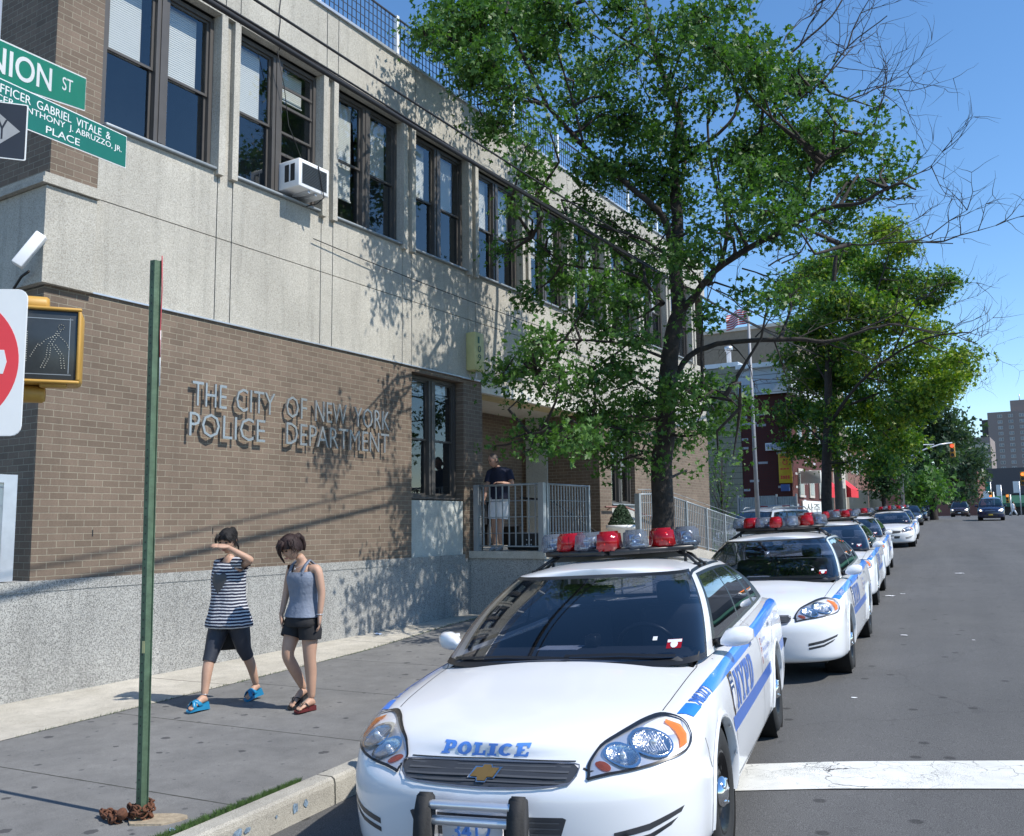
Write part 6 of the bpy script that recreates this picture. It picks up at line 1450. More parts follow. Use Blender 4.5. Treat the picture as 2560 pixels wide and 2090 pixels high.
b = MB(); W_, H_ = c.x-a.x, c.z-a.z
for fz_, n_ in ((.85, 5), (.14, 4), (.20, 4), (.45, 3)):
    for k in range(n_): b.box(a.x+W_*(.14+.72*k/n_), a.x+W_*(.14+.72*(k+.7)/n_), 39.61, 39.63, a.z+H_*fz_, a.z+H_*(fz_+.05))
b.build('lettering', M['sign_red'], s)
a = at_y(1952, 1228, 39.6); c = at_y(1973, 1208, 39.6)
wall_sign('small blue sign below the tall yellow sign', a.x, c.x, a.z, c.z-.04, 39.7, 'sign_blue', ())
a = at_y(1984, 1208, 40.2); c = at_y(2006, 1175, 40.2)
s = thing('shop_sign', 'small white sign box projecting over the sidewalk from the brick building', 'shop sign', (XB+.5, 41, a.z), 0, 'signs on the brick building'); MB().bbox(XB+.12, XB+1.0, 41.0, 41.15, a.z, c.z, .01).build('panel', M['sign_white'], s); MB().tube([(XB, 41.08, c.z-.1), (XB+.2, 41.08, c.z-.1)], .02).build('bracket', M['black'], s)
a = at_y(1998, 1285, 41); s = thing('shop_sign', 'large white sign with dark lettering low on the street side of the brick building', 'shop sign', (XB, 43, a.z), 0, 'signs on the brick building')
MB().bbox(XB+.01, XB+.09, 41.4, 45.2, 1.6, 2.75, .01).build('panel', M['sign_white'], s); b = MB()
for tx, zz in (('\uc0ac\uc8fc', 2.22), ('\ucca0\ud559', 1.7)): text_on(b, tx, (XB+.095, 41.9, zz), (0, 1, 0), (0, 0, 1), 2.6, .42, .004)
b.build('lettering', M['sign_black'], s)
t = thing('apartment_block', 'large plain tan block standing behind the shingled brick building', 'building', (-20, 52, gz(52)))
MB().box(-32, -12.9, 52, 64, 0, 13.2).build('wall', M['beige_block'], t); MB().box(-32, -12.85, 51.9, 64, 13.2, 13.4).build('parapet', M['stone_trim'], t)
def shop_row(label, y0, y1, h, m, aw=None, floors=2, awl=2.4):
    x0 = XB-.12*(y0-YB)-.25; t = thing('shop_building', label, 'building', (x0, y0, gz(y0)), 0, 'shops down the street'); z0 = gz(y0)
    MB().box(x0-9, x0, y0, y1, 0, z0+h).build('wall', M[m], t); MB().box(x0-9.05, x0+.12, y0-.02, y1, z0+h, z0+h+.25).build('cornice', M['stone_trim'], t)
    MB().box(x0-.02, x0+.02, y0+.4, y1-.3, z0+.15, z0+2.9).build('shopfront', M['shop_dark'], t)
    n = int((y1-y0-.8)/1.7)
    for j in range(floors-1):
        for i in range(n):
            ya = y0+.7+i*1.7; f = MB().box(x0+.0, x0+.05, ya, ya+.9, z0+4.0+j*2.8, z0+5.4+j*2.8).build('window', M['stone_trim'], t); MB().box(x0+.045, x0+.058, ya+.1, ya+.8, z0+4.1+j*2.8, z0+5.3+j*2.8).build('pane', M['far_glass'], f)
    if aw:
        b = MB(); ya_ = y0+awl; b.add([(x0, y0+.1, z0+3.7), (x0+1.1, y0+.1, z0+2.75), (x0+1.1, ya_, z0+2.75), (x0, ya_, z0+3.7), (x0, y0+.1, z0+2.2), (x0+1.1, y0+.1, z0+2.2), (x0+1.1, ya_, z0+2.2)], [(0, 1, 2, 3), (0, 4, 5, 1), (1, 5, 6, 2)]); b.build('awning', M[aw], t)
    return t
shop_row('low shop under a bright red awning beside the brick building', 46.6, 53, 6.8, 'red_brick', 'awning_red')
shop_row('pale stone shop front right behind the dark tree trunk', 53.1, 60, 5.2, 'stone_trim', None, 2)
shop_row('brick shop with a red shop front awning near the signal', 60.1, 72, 6.4, 'red_brick', 'awning_red')
shop_row('farthest brick shop of the row before the signal arm', 72.1, 86, 5.6, 'red_brick', None)
# yard fence
t = thing('yard_fence', 'grey corrugated metal yard fence below the flecked brick wall', 'fence', (-10.9, 37, gz(37)))
for i in range(3):
    b = MB(); rows = []
    for k in range(33): x_ = -11.9+i*.80+.77*k/32; rows.append([(x_, 37+.02*math.sin(k*1.6), gz(37)), (x_, 37+.02*math.sin(k*1.6), gz(37)+2.2+.05*(i % 2))])
    b.grid(rows, True); b.build('panel', M['corrugated'], t)
for i in range(4): MB().box(-11.93+i*.8, -11.87+i*.8, 36.95, 37.05, 0, gz(37)+2.3).build('post', M['galv'], t)
# flagpole with flag
fb = at_y(1893, 1250, 30.5); fb.z = walk(30.5)
mat('pole_grey', (.26, .27, .29), .6, .2); t = thing('flagpole', 'tall pale metal flagpole in front of the flecked brick wall', 'flagpole', tuple(fb)); ftop = at_y(1869, 760, 30.5)
MB().tube([fb, ftop], [.085, .045], 12).build('pole', M['pole_grey'], t); MB().ell(ftop+Vector((0, 0, .05)), (.07, .07, .07)).build('finial', M['gold'], t)
mat('flag_red', (.55, .04, .06), .8); mat('flag_white', (.75, .75, .75), .8); mat('flag_blue', (.04, .06, .22), .8)
f = MB(); N_ = 13
for s_ in range(N_):
    f.cm = s_ % 2
    rows = [[ftop+Vector((-.78*k/20, .10*math.sin(k*.5), -.12-.042*(s_+q)-.35*(k/20)**1.5*.6)) for k in range(21)] for q in (0, 1)]; f.grid(rows, True)
fl = f.build('flag', [M['flag_red'], M['flag_white']]); tag(fl, 'red and white striped flag hanging from the pole top behind the oak branches', 'flag')
# signal arm and lamps
def pipe(mb, pts, r): mb.tube(pts, r, 8)
mb_ = at(2258, 1290, 75); mb_.z = gz(74); a1, a2, a3, a4 = at(2262, 1148, 75), at(2315, 1122, 75), at(2350, 1111, 75), at(2380, 1107, 75)
t = thing('traffic_signal', 'red traffic signal hanging from a curved pale arm over the street', 'traffic signal', tuple(mb_))
MB().tube([mb_, Vector((mb_.x, mb_.y, at(2258, 1110, 75).z))], .1, 10).build('mast', M['galv'], t)
b = MB(); pipe(b, [Vector((mb_.x, mb_.y, a1.z-.6)), a1, a2, a3, a4], .065); pipe(b, [at(2258, 1114, 75), at(2335, 1111, 75)], .04); b.build('arm', M['galv'], t)
def head(parent, p, s=1.0, lit=0, m='signal_red'):
    b = MB(); b.bbox(p.x-.17*s, p.x+.17*s, p.y-.12, p.y+.12, p.z-1.0*s, p.z+.02, .03); h_ = b.build('signal_head', M['signal_yellow'], parent)
    for k in range(3):
        b = MB(); b.lathe([(0, 0), (.12*s, .0)], (p.x, p.y-.125, p.z-.17*s-.33*s*k), (0, -1, 0), 14); b.build('lamp', M[m if k == lit else 'lens_dark'], h_)
        b = MB(); b.lathe([(.135*s, 0), (.14*s, .18)], (p.x, p.y-.12, p.z-.17*s-.33*s*k), (0, -1, 0), 12); b.build('visor', M['signal_yellow'], h_)
head(t, at(2380, 1109, 75), 1.15)
lp = at(2262, 1290, 62); lp.z = gz(61)
t = thing('street_lamp', 'cobra head street lamp reaching out of the far tree tops', 'street lamp', tuple(lp)); l1 = at(2290, 1034, 62)
MB().tube([lp, Vector((lp.x, lp.y, l1.z-.6)), l1, at(2308, 1029, 62)], .06).build('pole', M['galv'], t); q = at(2316, 1030, 62); MB().ell(q, (.34, .14, .07)).build('lamp_head', M['white_paint'], t)
for i, (u, v, dd, lb, sc_, vb) in enumerate(((2556, 1180, 80, 'amber and red signal at the right edge over the crossing', 1.2, 1290), (2476, 1230, 105, 'small lit yellow signal above the navy minivan roof', 1.0, 1290), (2518, 1236, 105, 'small lit yellow signal right of the minivan on a thin pole', 1.0, 1290), (2262, 1205, 85, 'small yellow signal at the end of the shops above the police cars', 1.0, 1290))):
    p = at(u, v, dd); bp = Vector((p.x+.3, p.y, gz(p.y))); t = thing('traffic_signal', lb, 'traffic signal', tuple(bp), 0, 'signals around the far crossing')
    MB().tube([bp, Vector((bp.x, bp.y, p.z))], .06, 8).build('mast', M['galv'], t); head(t, p, sc_, i % 2, 'signal_orange')
# far tower
TD = 420
def tw(u, v): return at(u, v, TD)
a, c = tw(2478, 1170), tw(2478, 1030); xr = a.x+48; y_ = a.y
t = thing('apartment_tower', 'tall tan brick apartment tower with rows of windows at right', 'tower', (a.x, y_, gz(400)))
MB().box(a.x, xr, y_, y_+40, 0, c.z).build('wall', M['tower_brick'], t); MB().box(a.x-2.8, a.x-.01, y_+3, y_+40, 0, c.z-3).build('side_wall', M['tower_dark'], t)  # side wall darker than the front: its shade is painted into the colour
bx = tw(2523, 1000); MB().box(bx.x, bx.x+30, y_+6, y_+24, c.z, bx.z+.2).build('penthouse', M['tower_brick'], t); MB().tube([(bx.x+4, y_+7, bx.z), (bx.x+4, y_+7, bx.z+3)], .2).build('antenna', M['galv'], t)
nrow = 11; st_h = 2.72; z0 = c.z-1.2
for r_ in range(nrow):
    for u in (2499, 2527, 2555):
        p = tw(u, 1040); zz = z0-1.6-r_*st_h; f = MB().box(p.x-1.0, p.x+1.0, y_-.08, y_-.01, zz, zz+1.5).build('window', M['stone_trim'], t)
        MB().box(p.x-.85, p.x-.1, y_-.1, y_-.085, zz+.15, zz+1.35).box(p.x+.1, p.x+.85, y_-.1, y_-.085, zz+.15, zz+1.35).build('pane', M['far_glass'], f)
for r_ in range(nrow):
    MB().box(a.x-3.8, a.x-2.8, y_+4, y_+8, z0-1.8-r_*st_h, z0-.9-r_*st_h).build('balcony', M['tower_dark'], t)
p0, p1 = at(2450, 1290, 260), at(2474, 1092, 260)
t = thing('apartment_block', 'reddish beige block half hidden between the far trees and the tower', 'building', (p0.x, p0.y, gz(250)))
MB().box(p0.x-8, p1.x, p0.y, p0.y+20, 0, p1.z).build('wall', M['tower_brick'], t)
for r_ in range(8): MB().box(p0.x-1, p1.x-.3, p0.y-.1, p0.y-.02, p1.z-3-r_*2.9, p1.z-1.8-r_*2.9).build('window_band', M['stone_trim'], t)
p0, p1 = at(2455, 1250, 210), at(2600, 1170, 210)
t = thing('viaduct', 'dark railway viaduct across the far end of the street below the tower', 'bridge', (p0.x, p0.y, gz(200)))
MB().box(p0.x-40, p1.x+20, p0.y, p0.y+8, p0.z, p1.z).build('deck', M['tower_dark'], t)
for k in range(6): MB().box(p0.x-30+k*11, p0.x-28.6+k*11, p0.y+.5, p0.y+6, 0, p0.z).build('pier', M['tower_dark'], t)
mat('far_brick', (.20, .09, .07), .9)
p0, p1 = at(2330, 1290, 170), at(2445, 1150, 170)
t = thing('apartment_block', 'low red brick building glimpsed between the far trees', 'building', (p0.x, p0.y, gz(160))); MB().box(p0.x-25, p1.x, p0.y, p0.y+15, 0, p1.z-2).build('wall', M['far_brick'], t); MB().box(p0.x-25, p1.x+.2, p0.y-.2, p0.y+15, p1.z-2, p1.z-1.5).build('parapet', M['stone_trim'], t)
p0, p1 = at(2480, 1275, 150), at(2600, 1238, 150)
t = thing('storefront', 'low storefront with a long dark green awning behind the crossing', 'shop', (p0.x, p0.y, gz(140)))
MB().box(p0.x, p1.x+20, p0.y, p0.y+8, gz(140)-1, p1.z+.3).build('wall', M['shop_dark'], t); b = MB(); b.add([(p0.x, p0.y, p1.z), (p1.x+20, p0.y, p1.z), (p1.x+20, p0.y-1.5, p1.z-1.3), (p0.x, p0.y-1.5, p1.z-1.3), (p0.x, p0.y-1.5, p1.z-1.9), (p1.x+20, p0.y-1.5, p1.z-1.9)], [(0, 1, 2, 3), (3, 2, 5, 4)]); b.build('awning', M['awning_green'], t)
for i, (u0, u1, v0, v1, m_, lb) in enumerate(((2466, 2474, 1205, 1235, 'sign_green', 'small green hanging sign far down the street'), (2492, 2500, 1212, 1240, 'sign_white', 'white banner on a pole left of the far green awning'), (2534, 2546, 1203, 1232, 'sign_white', 'tall white banner above the far green awning'), (2459, 2470, 1228, 1248, 'sign_white', 'small white sign board above the minivan left edge'))):
    p0, p1 = at(u0, v1, 140), at(u1, v0, 140); t = thing('banner', lb, 'banner', (p0.x, p0.y, gz(130))); MB().box(p0.x, p1.x, p0.y, p0.y+.1, p0.z, p1.z).build('panel', M[m_], t); MB().tube([(p1.x+.08, p0.y, gz(130)), (p1.x+.08, p0.y, p1.z)], .08).build('pole', M['galv'], t)
# bus of rooftops to close the horizon at the right and far left
t = thing('apartment_block', 'dark low roofline closing the street behind the far trees', 'building', (-60, 190, gz(190)))
MB().box(-120, -24, 190, 210, 0, 9.5).build('wall', M['tower_dark'], t)
# ================================================================== people
def mskin(name, c):
    k = NT(name); p = k.geo(); k.col(k.ramp(k.noise(p, 9, 4), [(.3, tuple(q*.9 for q in c)), (.7, tuple(min(1, q*1.07) for q in c))])); k.b.inputs['Roughness'].default_value = .58
    k.b.inputs['Subsurface Weight'].default_value = .08; k.b.inputs['Subsurface Radius'].default_value = (.02, .01, .006); k.b.inputs['Subsurface Scale'].default_value = .5; M[name] = k.m
mskin('skin', (.46, .28, .195)); mskin('skin_man', (.50, .29, .21))
mat('hair_black', (.012, .010, .010), .5, 0, .5, 60, .006, 160, .3); mat('hair_brown', (.026, .013, .012), .48, 0, .5, 60, .006, 160, .3)
mat('cloth_black', (.012, .012, .014), .8, 0, .2, 12, .004, 30); mat('cloth_grey', (.17, .20, .26), .75, 0, .12, 7, .010, 22); mat('cloth_navy', (.012, .016, .04), .85, 0, .2, 12, .004, 30); mat('leggings', (.022, .026, .038), .6, 0, .15, 10, .003, 30)
mat('cloth_white', (.72, .74, .78), .8, 0, .05, 10, .006, 20); mat('sandal_blue', (.015, .20, .38), .35, 0, .1); mat('sandal_sole', (.02, .02, .022), .6); mat('sole_red', (.10, .012, .014), .6); mat('sneaker', (.38, .40, .43), .6, 0, .3, 40); mat('print_dark', (.045, .045, .05), .4); mat('pearl', (.8, .8, .78), .2)
def m_stripes():
    k = NT('striped_cloth'); p = k.pos(); z = k.sep(p)[2]; wob = k.math('MULTIPLY', k.noise(p, 7, 2), .018)
    f = k.math('FRACT', k.math('DIVIDE', k.math('ADD', z, wob), .029)); m_ = k.math('LESS_THAN', f, .42)
    k.col(k.mix(m_, (.010, .012, .035), (.52, .53, .56))); k.b.inputs['Roughness'].default_value = .8; k.bump(k.noise(p, 16, 3), .012); M['striped_cloth'] = k.m
m_stripes()
class Fig:
    """a standing figure; (r, d, h) = metres to the right and away as seen from the street, and up"""
    def __init__(s, name, label, base, view, fwd):
        s.b = Vector(base); v = Vector((view[0], view[1], 0)).normalized(); s.d = v; s.r = Vector((v.y, -v.x, 0)); s.f = Vector((fwd[0], fwd[1], 0)).normalized(); s.l = Vector((-s.f.y, s.f.x, 0))
        s.t = thing(name, label, 'person', base); s.J = {}
    def P(s, p): return s.b+s.r*p[0]+s.d*p[1]+Vector((0, 0, p[2]))
    def skin(s, joints, edges, root, lv=2):
        names = list(joints); me = D.meshes.new('b'); me.from_pydata([s.P(joints[n][0]) for n in names], [(names.index(a), names.index(b_)) for a, b_ in edges], []); o = D.objects.new('b', me); C.objects.link(o)
        o.modifiers.new('s', 'SKIN').use_smooth_shade = True
        sv = me.skin_vertices[0].data
        for i, n in enumerate(names):
            r = joints[n][1]; sv[i].radius = (r, r) if not isinstance(r, tuple) else r; sv[i].use_root = n == root
        sub = o.modifiers.new('u', 'SUBSURF'); sub.levels = lv; sub.render_levels = lv
        e = D.meshes.new_from_object(o.evaluated_get(bpy.context.evaluated_depsgraph_get())); vs = [v.co.copy() for v in e.vertices]; fs = [tuple(p.vertices) for p in e.polygons]
        D.objects.remove(o); D.meshes.remove(me); D.meshes.remove(e); return vs, fs
    def hand(s, mb, wrist, dirv, side, palm_n, L=.17, curl=.5, w=.04):
        """palm, four unequal bent fingers and a thumb leaving the side of the palm"""
        w0 = Vector(wrist); d = Vector(dirv).normalized(); n = Vector(palm_n); n = (n-d*n.dot(d)).normalized(); x = d.cross(n)*side
        rows = []
        for t_, hw, th in ((-.02, .022, .018), (.0, .026, .019), (.03, .036, .018), (.06, .040, .016), (.085, .038, .013), (.09, .02, .006)):
            c = w0+d*t_; rows.append([c+x*hw*math.cos(a)+n*th*math.sin(a) for a in [2*PI*k/12 for k in range(12)]])
        mb.grid(rows, True, True)
        for i, (off, ln) in enumerate(((-.029, .066), (-.010, .076), (.010, .071), (.028, .056))):
            p = w0+d*.08+x*off; dd = d.copy(); pts = [p-d*.012]; 
            for q, fr in enumerate((.42, .32, .26)): pts.append(pts[-1]+dd*ln*fr*1.15); dd = (dd*math.cos(curl*(.7+.12*i))+n*math.sin(curl*(.7+.12*i))).normalized(); n_ = n
            mb.tube(pts, [.0088, .0084, .0076, .006], 7)
        p = w0+d*.022-x*.030; dd = (d*.75-x*.62+n*.25).normalized(); mb.tube([p, p+dd*.032, p+dd*.032+(d*.9-x*.25+n*.35).normalized()*.030, p+dd*.034+(d*.85+n*.5).normalized()*.052], [.013, .0105, .009, .0065], 7)
    def head(s, mb, c, look, k=1.0, tilt=None):
        """skull, jaw, nose, lips and ears; look = facing direction (may point down)"""
        c = Vector(c); f = Vector(look).normalized(); up = Vector((0, 0, 1)) if tilt is None else Vector(tilt); up = (up-f*up.dot(f)).normalized(); x = f.cross(up)
        rows = []
        for i in range(13):
            v = PI*i/12; z = math.cos(v); ring = []
            for q in range(20):
                a = 2*PI*q/20; rx, ry = .073, .088
                if z < -.1: rx *= 1+.32*(z+.1); ry *= 1+.12*(z+.1)
                px, py = rx*math.sin(v)*math.sin(a), ry*math.sin(v)*math.cos(a)
                if z < 0: py += .018*(-z)
                if py > .06 and abs(px) < .045: py -= .006*(1 if -.05 < z < .25 else 0)
                ring.append(c+(x*px+f*py+up*(z*.112))*k)
            rows.append(ring)
        mb.grid(rows, True, True)
        mb.add([c+(f*a+up*b_+x*e)*k for a, b_, e in ((.080, .022, 0), (.108, -.022, 0), (.088, -.030, .016), (.088, -.030, -.016), (.078, .0, .012), (.078, .0, -.012), (.08, -.036, 0))], [(0, 4, 2, 1), (0, 1, 3, 5), (1, 2, 6), (1, 6, 3)], True)
        for sd in (-1, 1): mb.ell(c+(x*sd*.074+f*-.008+up*-.002)*k, (.012, .018, .030), 8, 6)
        s.hf = (c, f, up, x, k)
    def face(s, parent):
        c, f, up, x, k = s.hf; e = MB()
        for sd in (-1, 1): e.ell(c+(f*.080+up*.012+x*sd*.030)*k, (.011, .011, .007), 8, 5); 
        e.build('eye', M['hair_black'], parent); b = MB()
        for sd in (-1, 1): b.tube([c+(f*.080+up*.032+x*sd*.046)*k, c+(f*.088+up*.038+x*sd*.03)*k, c+(f*.088+up*.034+x*sd*.014)*k], .0035, 5)
        b.build('eyebrow', M['hair_black'], parent); m_ = MB(); m_.tube([c+(f*.088+up*-.058+x*-.022)*k, c+(f*.098+up*-.056)*k, c+(f*.088+up*-.058+x*.022)*k], [.004, .0065, .004], 6); m_.build('mouth', M['lip'], parent)
    def hair(s, m, parent, strands, cap=.010, fr=.55, back=0.0, seed=1, fly=90):
        """cap of the skull behind the hairline plus hanging locks"""
        c, f, up, x, k = s.hf; b = MB(); rows = []; rr = random.Random(seed)
        for i in range(13):
            v = PI*i/14; z = math.cos(v); ring = []
            for q in range(28):
                a = 2*PI*q/28; fc = math.cos(a); lim = fr if fc > 0 else -1.0; zz = z
                if fc > .15 and z < fr*fc: zz = fr*fc
                if fc <= .15 and z < -.45: zz = -.45
                sv = math.sqrt(max(0, 1-zz*zz)); o = cap*(1+.35*math.sin(q*2.7+i)*.6)
                ring.append(c+(x*((.073+o)*sv*math.sin(a))+f*((.088+o)*sv*fc-back*(fc < 0))+up*(zz*(.112+o)))*k)
            rows.append(ring)
        b.grid(rows, True, True)
        for (pts, r0, r1) in strands: b.tube([c+(f*p[0]+up*p[1]+x*p[2])*k for p in pts], [r0+(r1-r0)*i/(len(pts)-1) for i in range(len(pts))], 7)
        for q in range(fly):
            a = rr.uniform(-2.0, 2.0)+PI; sp = c+(x*.078*math.sin(a)+f*.092*math.cos(a)+up*rr.uniform(-.02, .10))*k
            b.tube([sp, sp+Vector((rr.gauss(0, .012), rr.gauss(0, .012), -.03)), sp+Vector((rr.gauss(0, .02), rr.gauss(0, .02), -.06-.02*rr.random()))], [.0025, .002, .0008], 4)
        return b.build('hair', M[m], parent)
    def loft(s, name, m, rings, parent, n=36, folds=0.0, fk=9, closed=False, seed=0, thick=True):
        """cloth tube; rings: ((r,d,h), half width across, half depth front to back)"""
        mb = MB(); rows = []; L = len(rings); rr = random.Random(seed); ph = [rr.uniform(0, 6.28) for _ in range(4)]
        for i in range(L-1):
            for j in range(5 if i < L-2 else 6):
                t = j/5; A = [rings[max(i-1, 0)], rings[i], rings[i+1], rings[min(i+2, L-1)]]
                def cr(v0, v1, v2, v3): return .5*((2*v1)+(v2-v0)*t+(2*v0-5*v1+4*v2-v3)*t*t+(3*v1-v0-3*v2+v3)*t**3)
                c = Vector([cr(*[q[0][k] for q in A]) for k in range(3)]); a = cr(*[q[1] for q in A]); b_ = cr(*[q[2] for q in A]); sl = cr(*[(q[3] if len(q) > 3 else 0) for q in A]); C0 = s.P(c); ring = []
                for k in range(n):
                    an = 2*PI*k/n; w = 1+folds*((i+t)/(L-1))*(.6*math.sin(fk*an+ph[0]+(i+t)*.6)+.4*math.sin((fk+4)*an+ph[1]-(i+t)*.9))/max(a, .05)
                    ca, sa = math.cos(an), math.sin(an); e = .86; ca = math.copysign(abs(ca)**e, ca); sa = math.copysign(abs(sa)**e, sa)
                    ring.append(C0+(s.l*ca*a+s.f*sa*b_)*w+Vector((0, 0, sl*sa)))
                rows.append(ring)
        mb.grid(rows, True, True)
        if closed: mb.add(rows[0], [tuple(range(n))[::-1]])
        o = mb.build(name, M[m], parent)
        if thick: md = o.modifiers.new('t', 'SOLIDIFY'); md.thickness = .006; md.offset = 1
        s.last = BVHTree.FromPolygons(mb.v, mb.f); return o
mat('hair_grey', (.10, .075, .06), .7); mat('lip', (.35, .12, .10), .4)
def sandal(F, heel, toe, m_up, m_sole, wedge=.055, cross=True, w=.042, foot_m='skin', up_=Vector((0, 0, 1))):
    """foot with five toes (returned for the body mesh) and the sandal on it"""
    heel, toe = Vector(heel), Vector(toe); d = (toe-heel); L = d.length; d.normalize(); x = d.cross(up_).normalized(); n = x.cross(d)
    so = MB(); rows = []
    for t_, hw in ((-.02, .5), (.02, .85), (.25, .78), (.5, .85), (.75, 1.08), (.9, 1.0), (1.0, .7), (1.04, .35)):
        c = heel+d*L*t_; h_ = wedge*max(0, 1-t_*1.25)+.018; rows.append([c+x*w*hw, c-x*w*hw, c-x*w*hw*.97-n*h_, c+x*w*hw*.97-n*h_])
    so.grid(rows, False, True); so.add(rows[0], [(0, 1, 2, 3)]); so.add(rows[-1], [(3, 2, 1, 0)]); sb = so.build('sandal', M[m_sole], F.t)
    ft = MB(); rr_ = []
    for t_, hw, h_ in ((-.015, .45, .03), (.03, .72, .055), (.15, .78, .075), (.32, .74, .070), (.5, .80, .052), (.7, .93, .034), (.84, .92, .022), (.88, .7, .012)):
        c = heel+d*L*t_+n*.002; rr_.append([c+x*w*hw*.92*math.cos(a)+n*h_*(.5+.5*math.sin(a)) for a in [2*PI*k/14 for k in range(14)]])
    ft.grid(rr_, True, True)
    for i in range(5):
        o = (-.78+.39*i)*w*.95; p = heel+d*L*(.84-.012*abs(i-1.0)*i*.5)+x*o; ln = (.030, .028, .025, .021, .018)[i]; r = (.0105, .0078, .0072, .0068, .0062)[i]; ft.tube([p+n*.012, p+d*ln*.6+n*.012, p+d*ln+n*.007], [r, r, r*.7], 7)
    st = MB()
    def strap(t0, s0, t1, s1, h_, wd):
        pts = []
        for k in range(9):
            q = k/8; tt = t0+(t1-t0)*q; sx = s0+(s1-s0)*q; pts.append(heel+d*L*tt+x*w*sx+n*(.004+h_*math.sin(PI*q)))
        rows = [[p-d*wd, p+d*wd] for p in pts]; st.grid(rows, True)
    if cross: strap(.45, -1.02, .78, 1.05, .058, .020); strap(.45, 1.02, .78, -1.05, .060, .020)
    else: strap(.45, -.98, .84, -.30, .050, .006); strap(.45, .98, .84, -.30, .050, .006)
    so_ = st.build('strap', M[m_up], sb); md = so_.modifiers.new('t', 'SOLIDIFY'); md.thickness = .004
    return ft
# ---------------- woman shading her eyes
base = Vector((-6.81, 5.86, walk(5.86))); F = Fig('person', 'woman in striped tunic and dark leggings shading her eyes with one arm', base, (-.760, .650), (.38, -1))
FW = Vector((-.77, -.64)); 
J = {'pel': ((.0, 0, .88), .10), 'sp': ((-.01, 0, 1.02), .095), 'ch': ((-.01, .0, 1.20), .10), 'nb': ((-.01, .0, 1.335), .052), 'nk': ((-.02, -.01, 1.40), .043),
     'ls': ((.105, -.125, 1.305), .046), 'le': ((.185, -.235, 1.335), .037), 'lf': ((.06, -.235, 1.405), .031), 'lw': ((-.035, -.20, 1.462), .022),
     'rs': ((-.105, .125, 1.30), .046), 're': ((-.10, .19, 1.07), .036), 'rw': ((-.13, .17, .86), .023),
     'rh': ((-.055, .06, .86), .088), 'rk': ((-.155, -.06, .49), .054), 'rc': ((-.185, -.11, .34), .052), 'ra': ((-.205, -.155, .105), .030),
     'lh': ((.055, -.06, .86), .088), 'lk': ((.135, .0, .50), .055), 'lc': ((.205, .075, .35), .050), 'la': ((.262, .155, .135), .030)}
E_ = [('pel', 'sp'), ('sp', 'ch'), ('ch', 'nb'), ('nb', 'nk'), ('ch', 'ls'), ('ls', 'le'), ('le', 'lf'), ('lf', 'lw'), ('ch', 'rs'), ('rs', 're'), ('re', 'rw'), ('pel', 'rh'), ('rh', 'rk'), ('rk', 'rc'), ('rc', 'ra'), ('pel', 'lh'), ('lh', 'lk'), ('lk', 'lc'), ('lc', 'la')]
def finish(F, J, E_, headc, look, hands, feet, m='skin', hk=1.0, tilt=None):
    b = MB(); vs, fs = F.skin(J, E_, 'pel'); b.add(vs, fs, True); F.head(b, F.P(headc), look, hk, tilt)
    for h in hands: F.hand(b, *h)
    for ft in feet: 
        k0 = len(b.v); b.v += ft.v; b.f += [tuple(i+k0 for i in f) for f in ft.f]; b.sm += ft.sm; b.mi += ft.mi
    return b.build('body', M[m], F.t)
f3 = F.f
h1 = F.P((-.225, -.175, .062)); h1t = F.P((-.335, -.265, .022)); h2 = F.P((.285, .175, .100)); h2t = F.P((.185, .09, .022))
feet = [sandal(F, F.P((-.180, -.135, .070)), F.P((-.335, -.265, .020)), 'sandal_blue', 'sandal_blue', .05), sandal(F, F.P((.292, .185, .105)), F.P((.165, .075, .022)), 'sandal_blue', 'sandal_blue', .05)]
body = finish(F, J, E_, (-.035, -.03, 1.515), f3+Vector((0, 0, -.35)), [(F.P((-.035, -.20, 1.462)), F.r*-.95+Vector((0, 0, .12)), 1, Vector((0, 0, -1))+f3*-.5, .17, .25), (F.P((-.13, .17, .86)), Vector((0, 0, -1))+f3*.1, 1, f3*-.2-F.l*-1, .17, .4)], feet)
F.face(body)
F.hair('hair_black', F.t, [(((-.06, .05, 0), (-.115, .06, .0), (-.14, .02, .0), (-.125, -.03, .0)), .046, .034), (((-.05, -.03, .04), (-.07, -.07, .05), (-.06, -.11, .055)), .016, .004), (((-.05, -.03, -.05), (-.075, -.08, -.06), (-.07, -.13, -.06)), .016, .004), (((.07, .085, .04), (.10, .05, .06), (.085, -.0, .075)), .02, .008), (((.07, .09, -.03), (.10, .06, -.06), (.08, .01, -.075)), .02, .008)], .012, .35, .01, 3)
F.loft('tunic', 'striped_cloth', [((-.01, 0, 1.335), .088, .070, -.030), ((-.01, 0, 1.318), .128, .084, -.018), ((-.01, 0, 1.25), .155, .105), ((-.015, 0, 1.15), .155, .120), ((-.012, 0, 1.0), .152, .122), ((-.005, 0, .86), .180, .150), ((.0, 0, .765), .205, .180), ((.0, 0, .725), .203, .178), ((.0, 0, .715), .185, .160)], F.t, 44, .010, 9, seed=2)
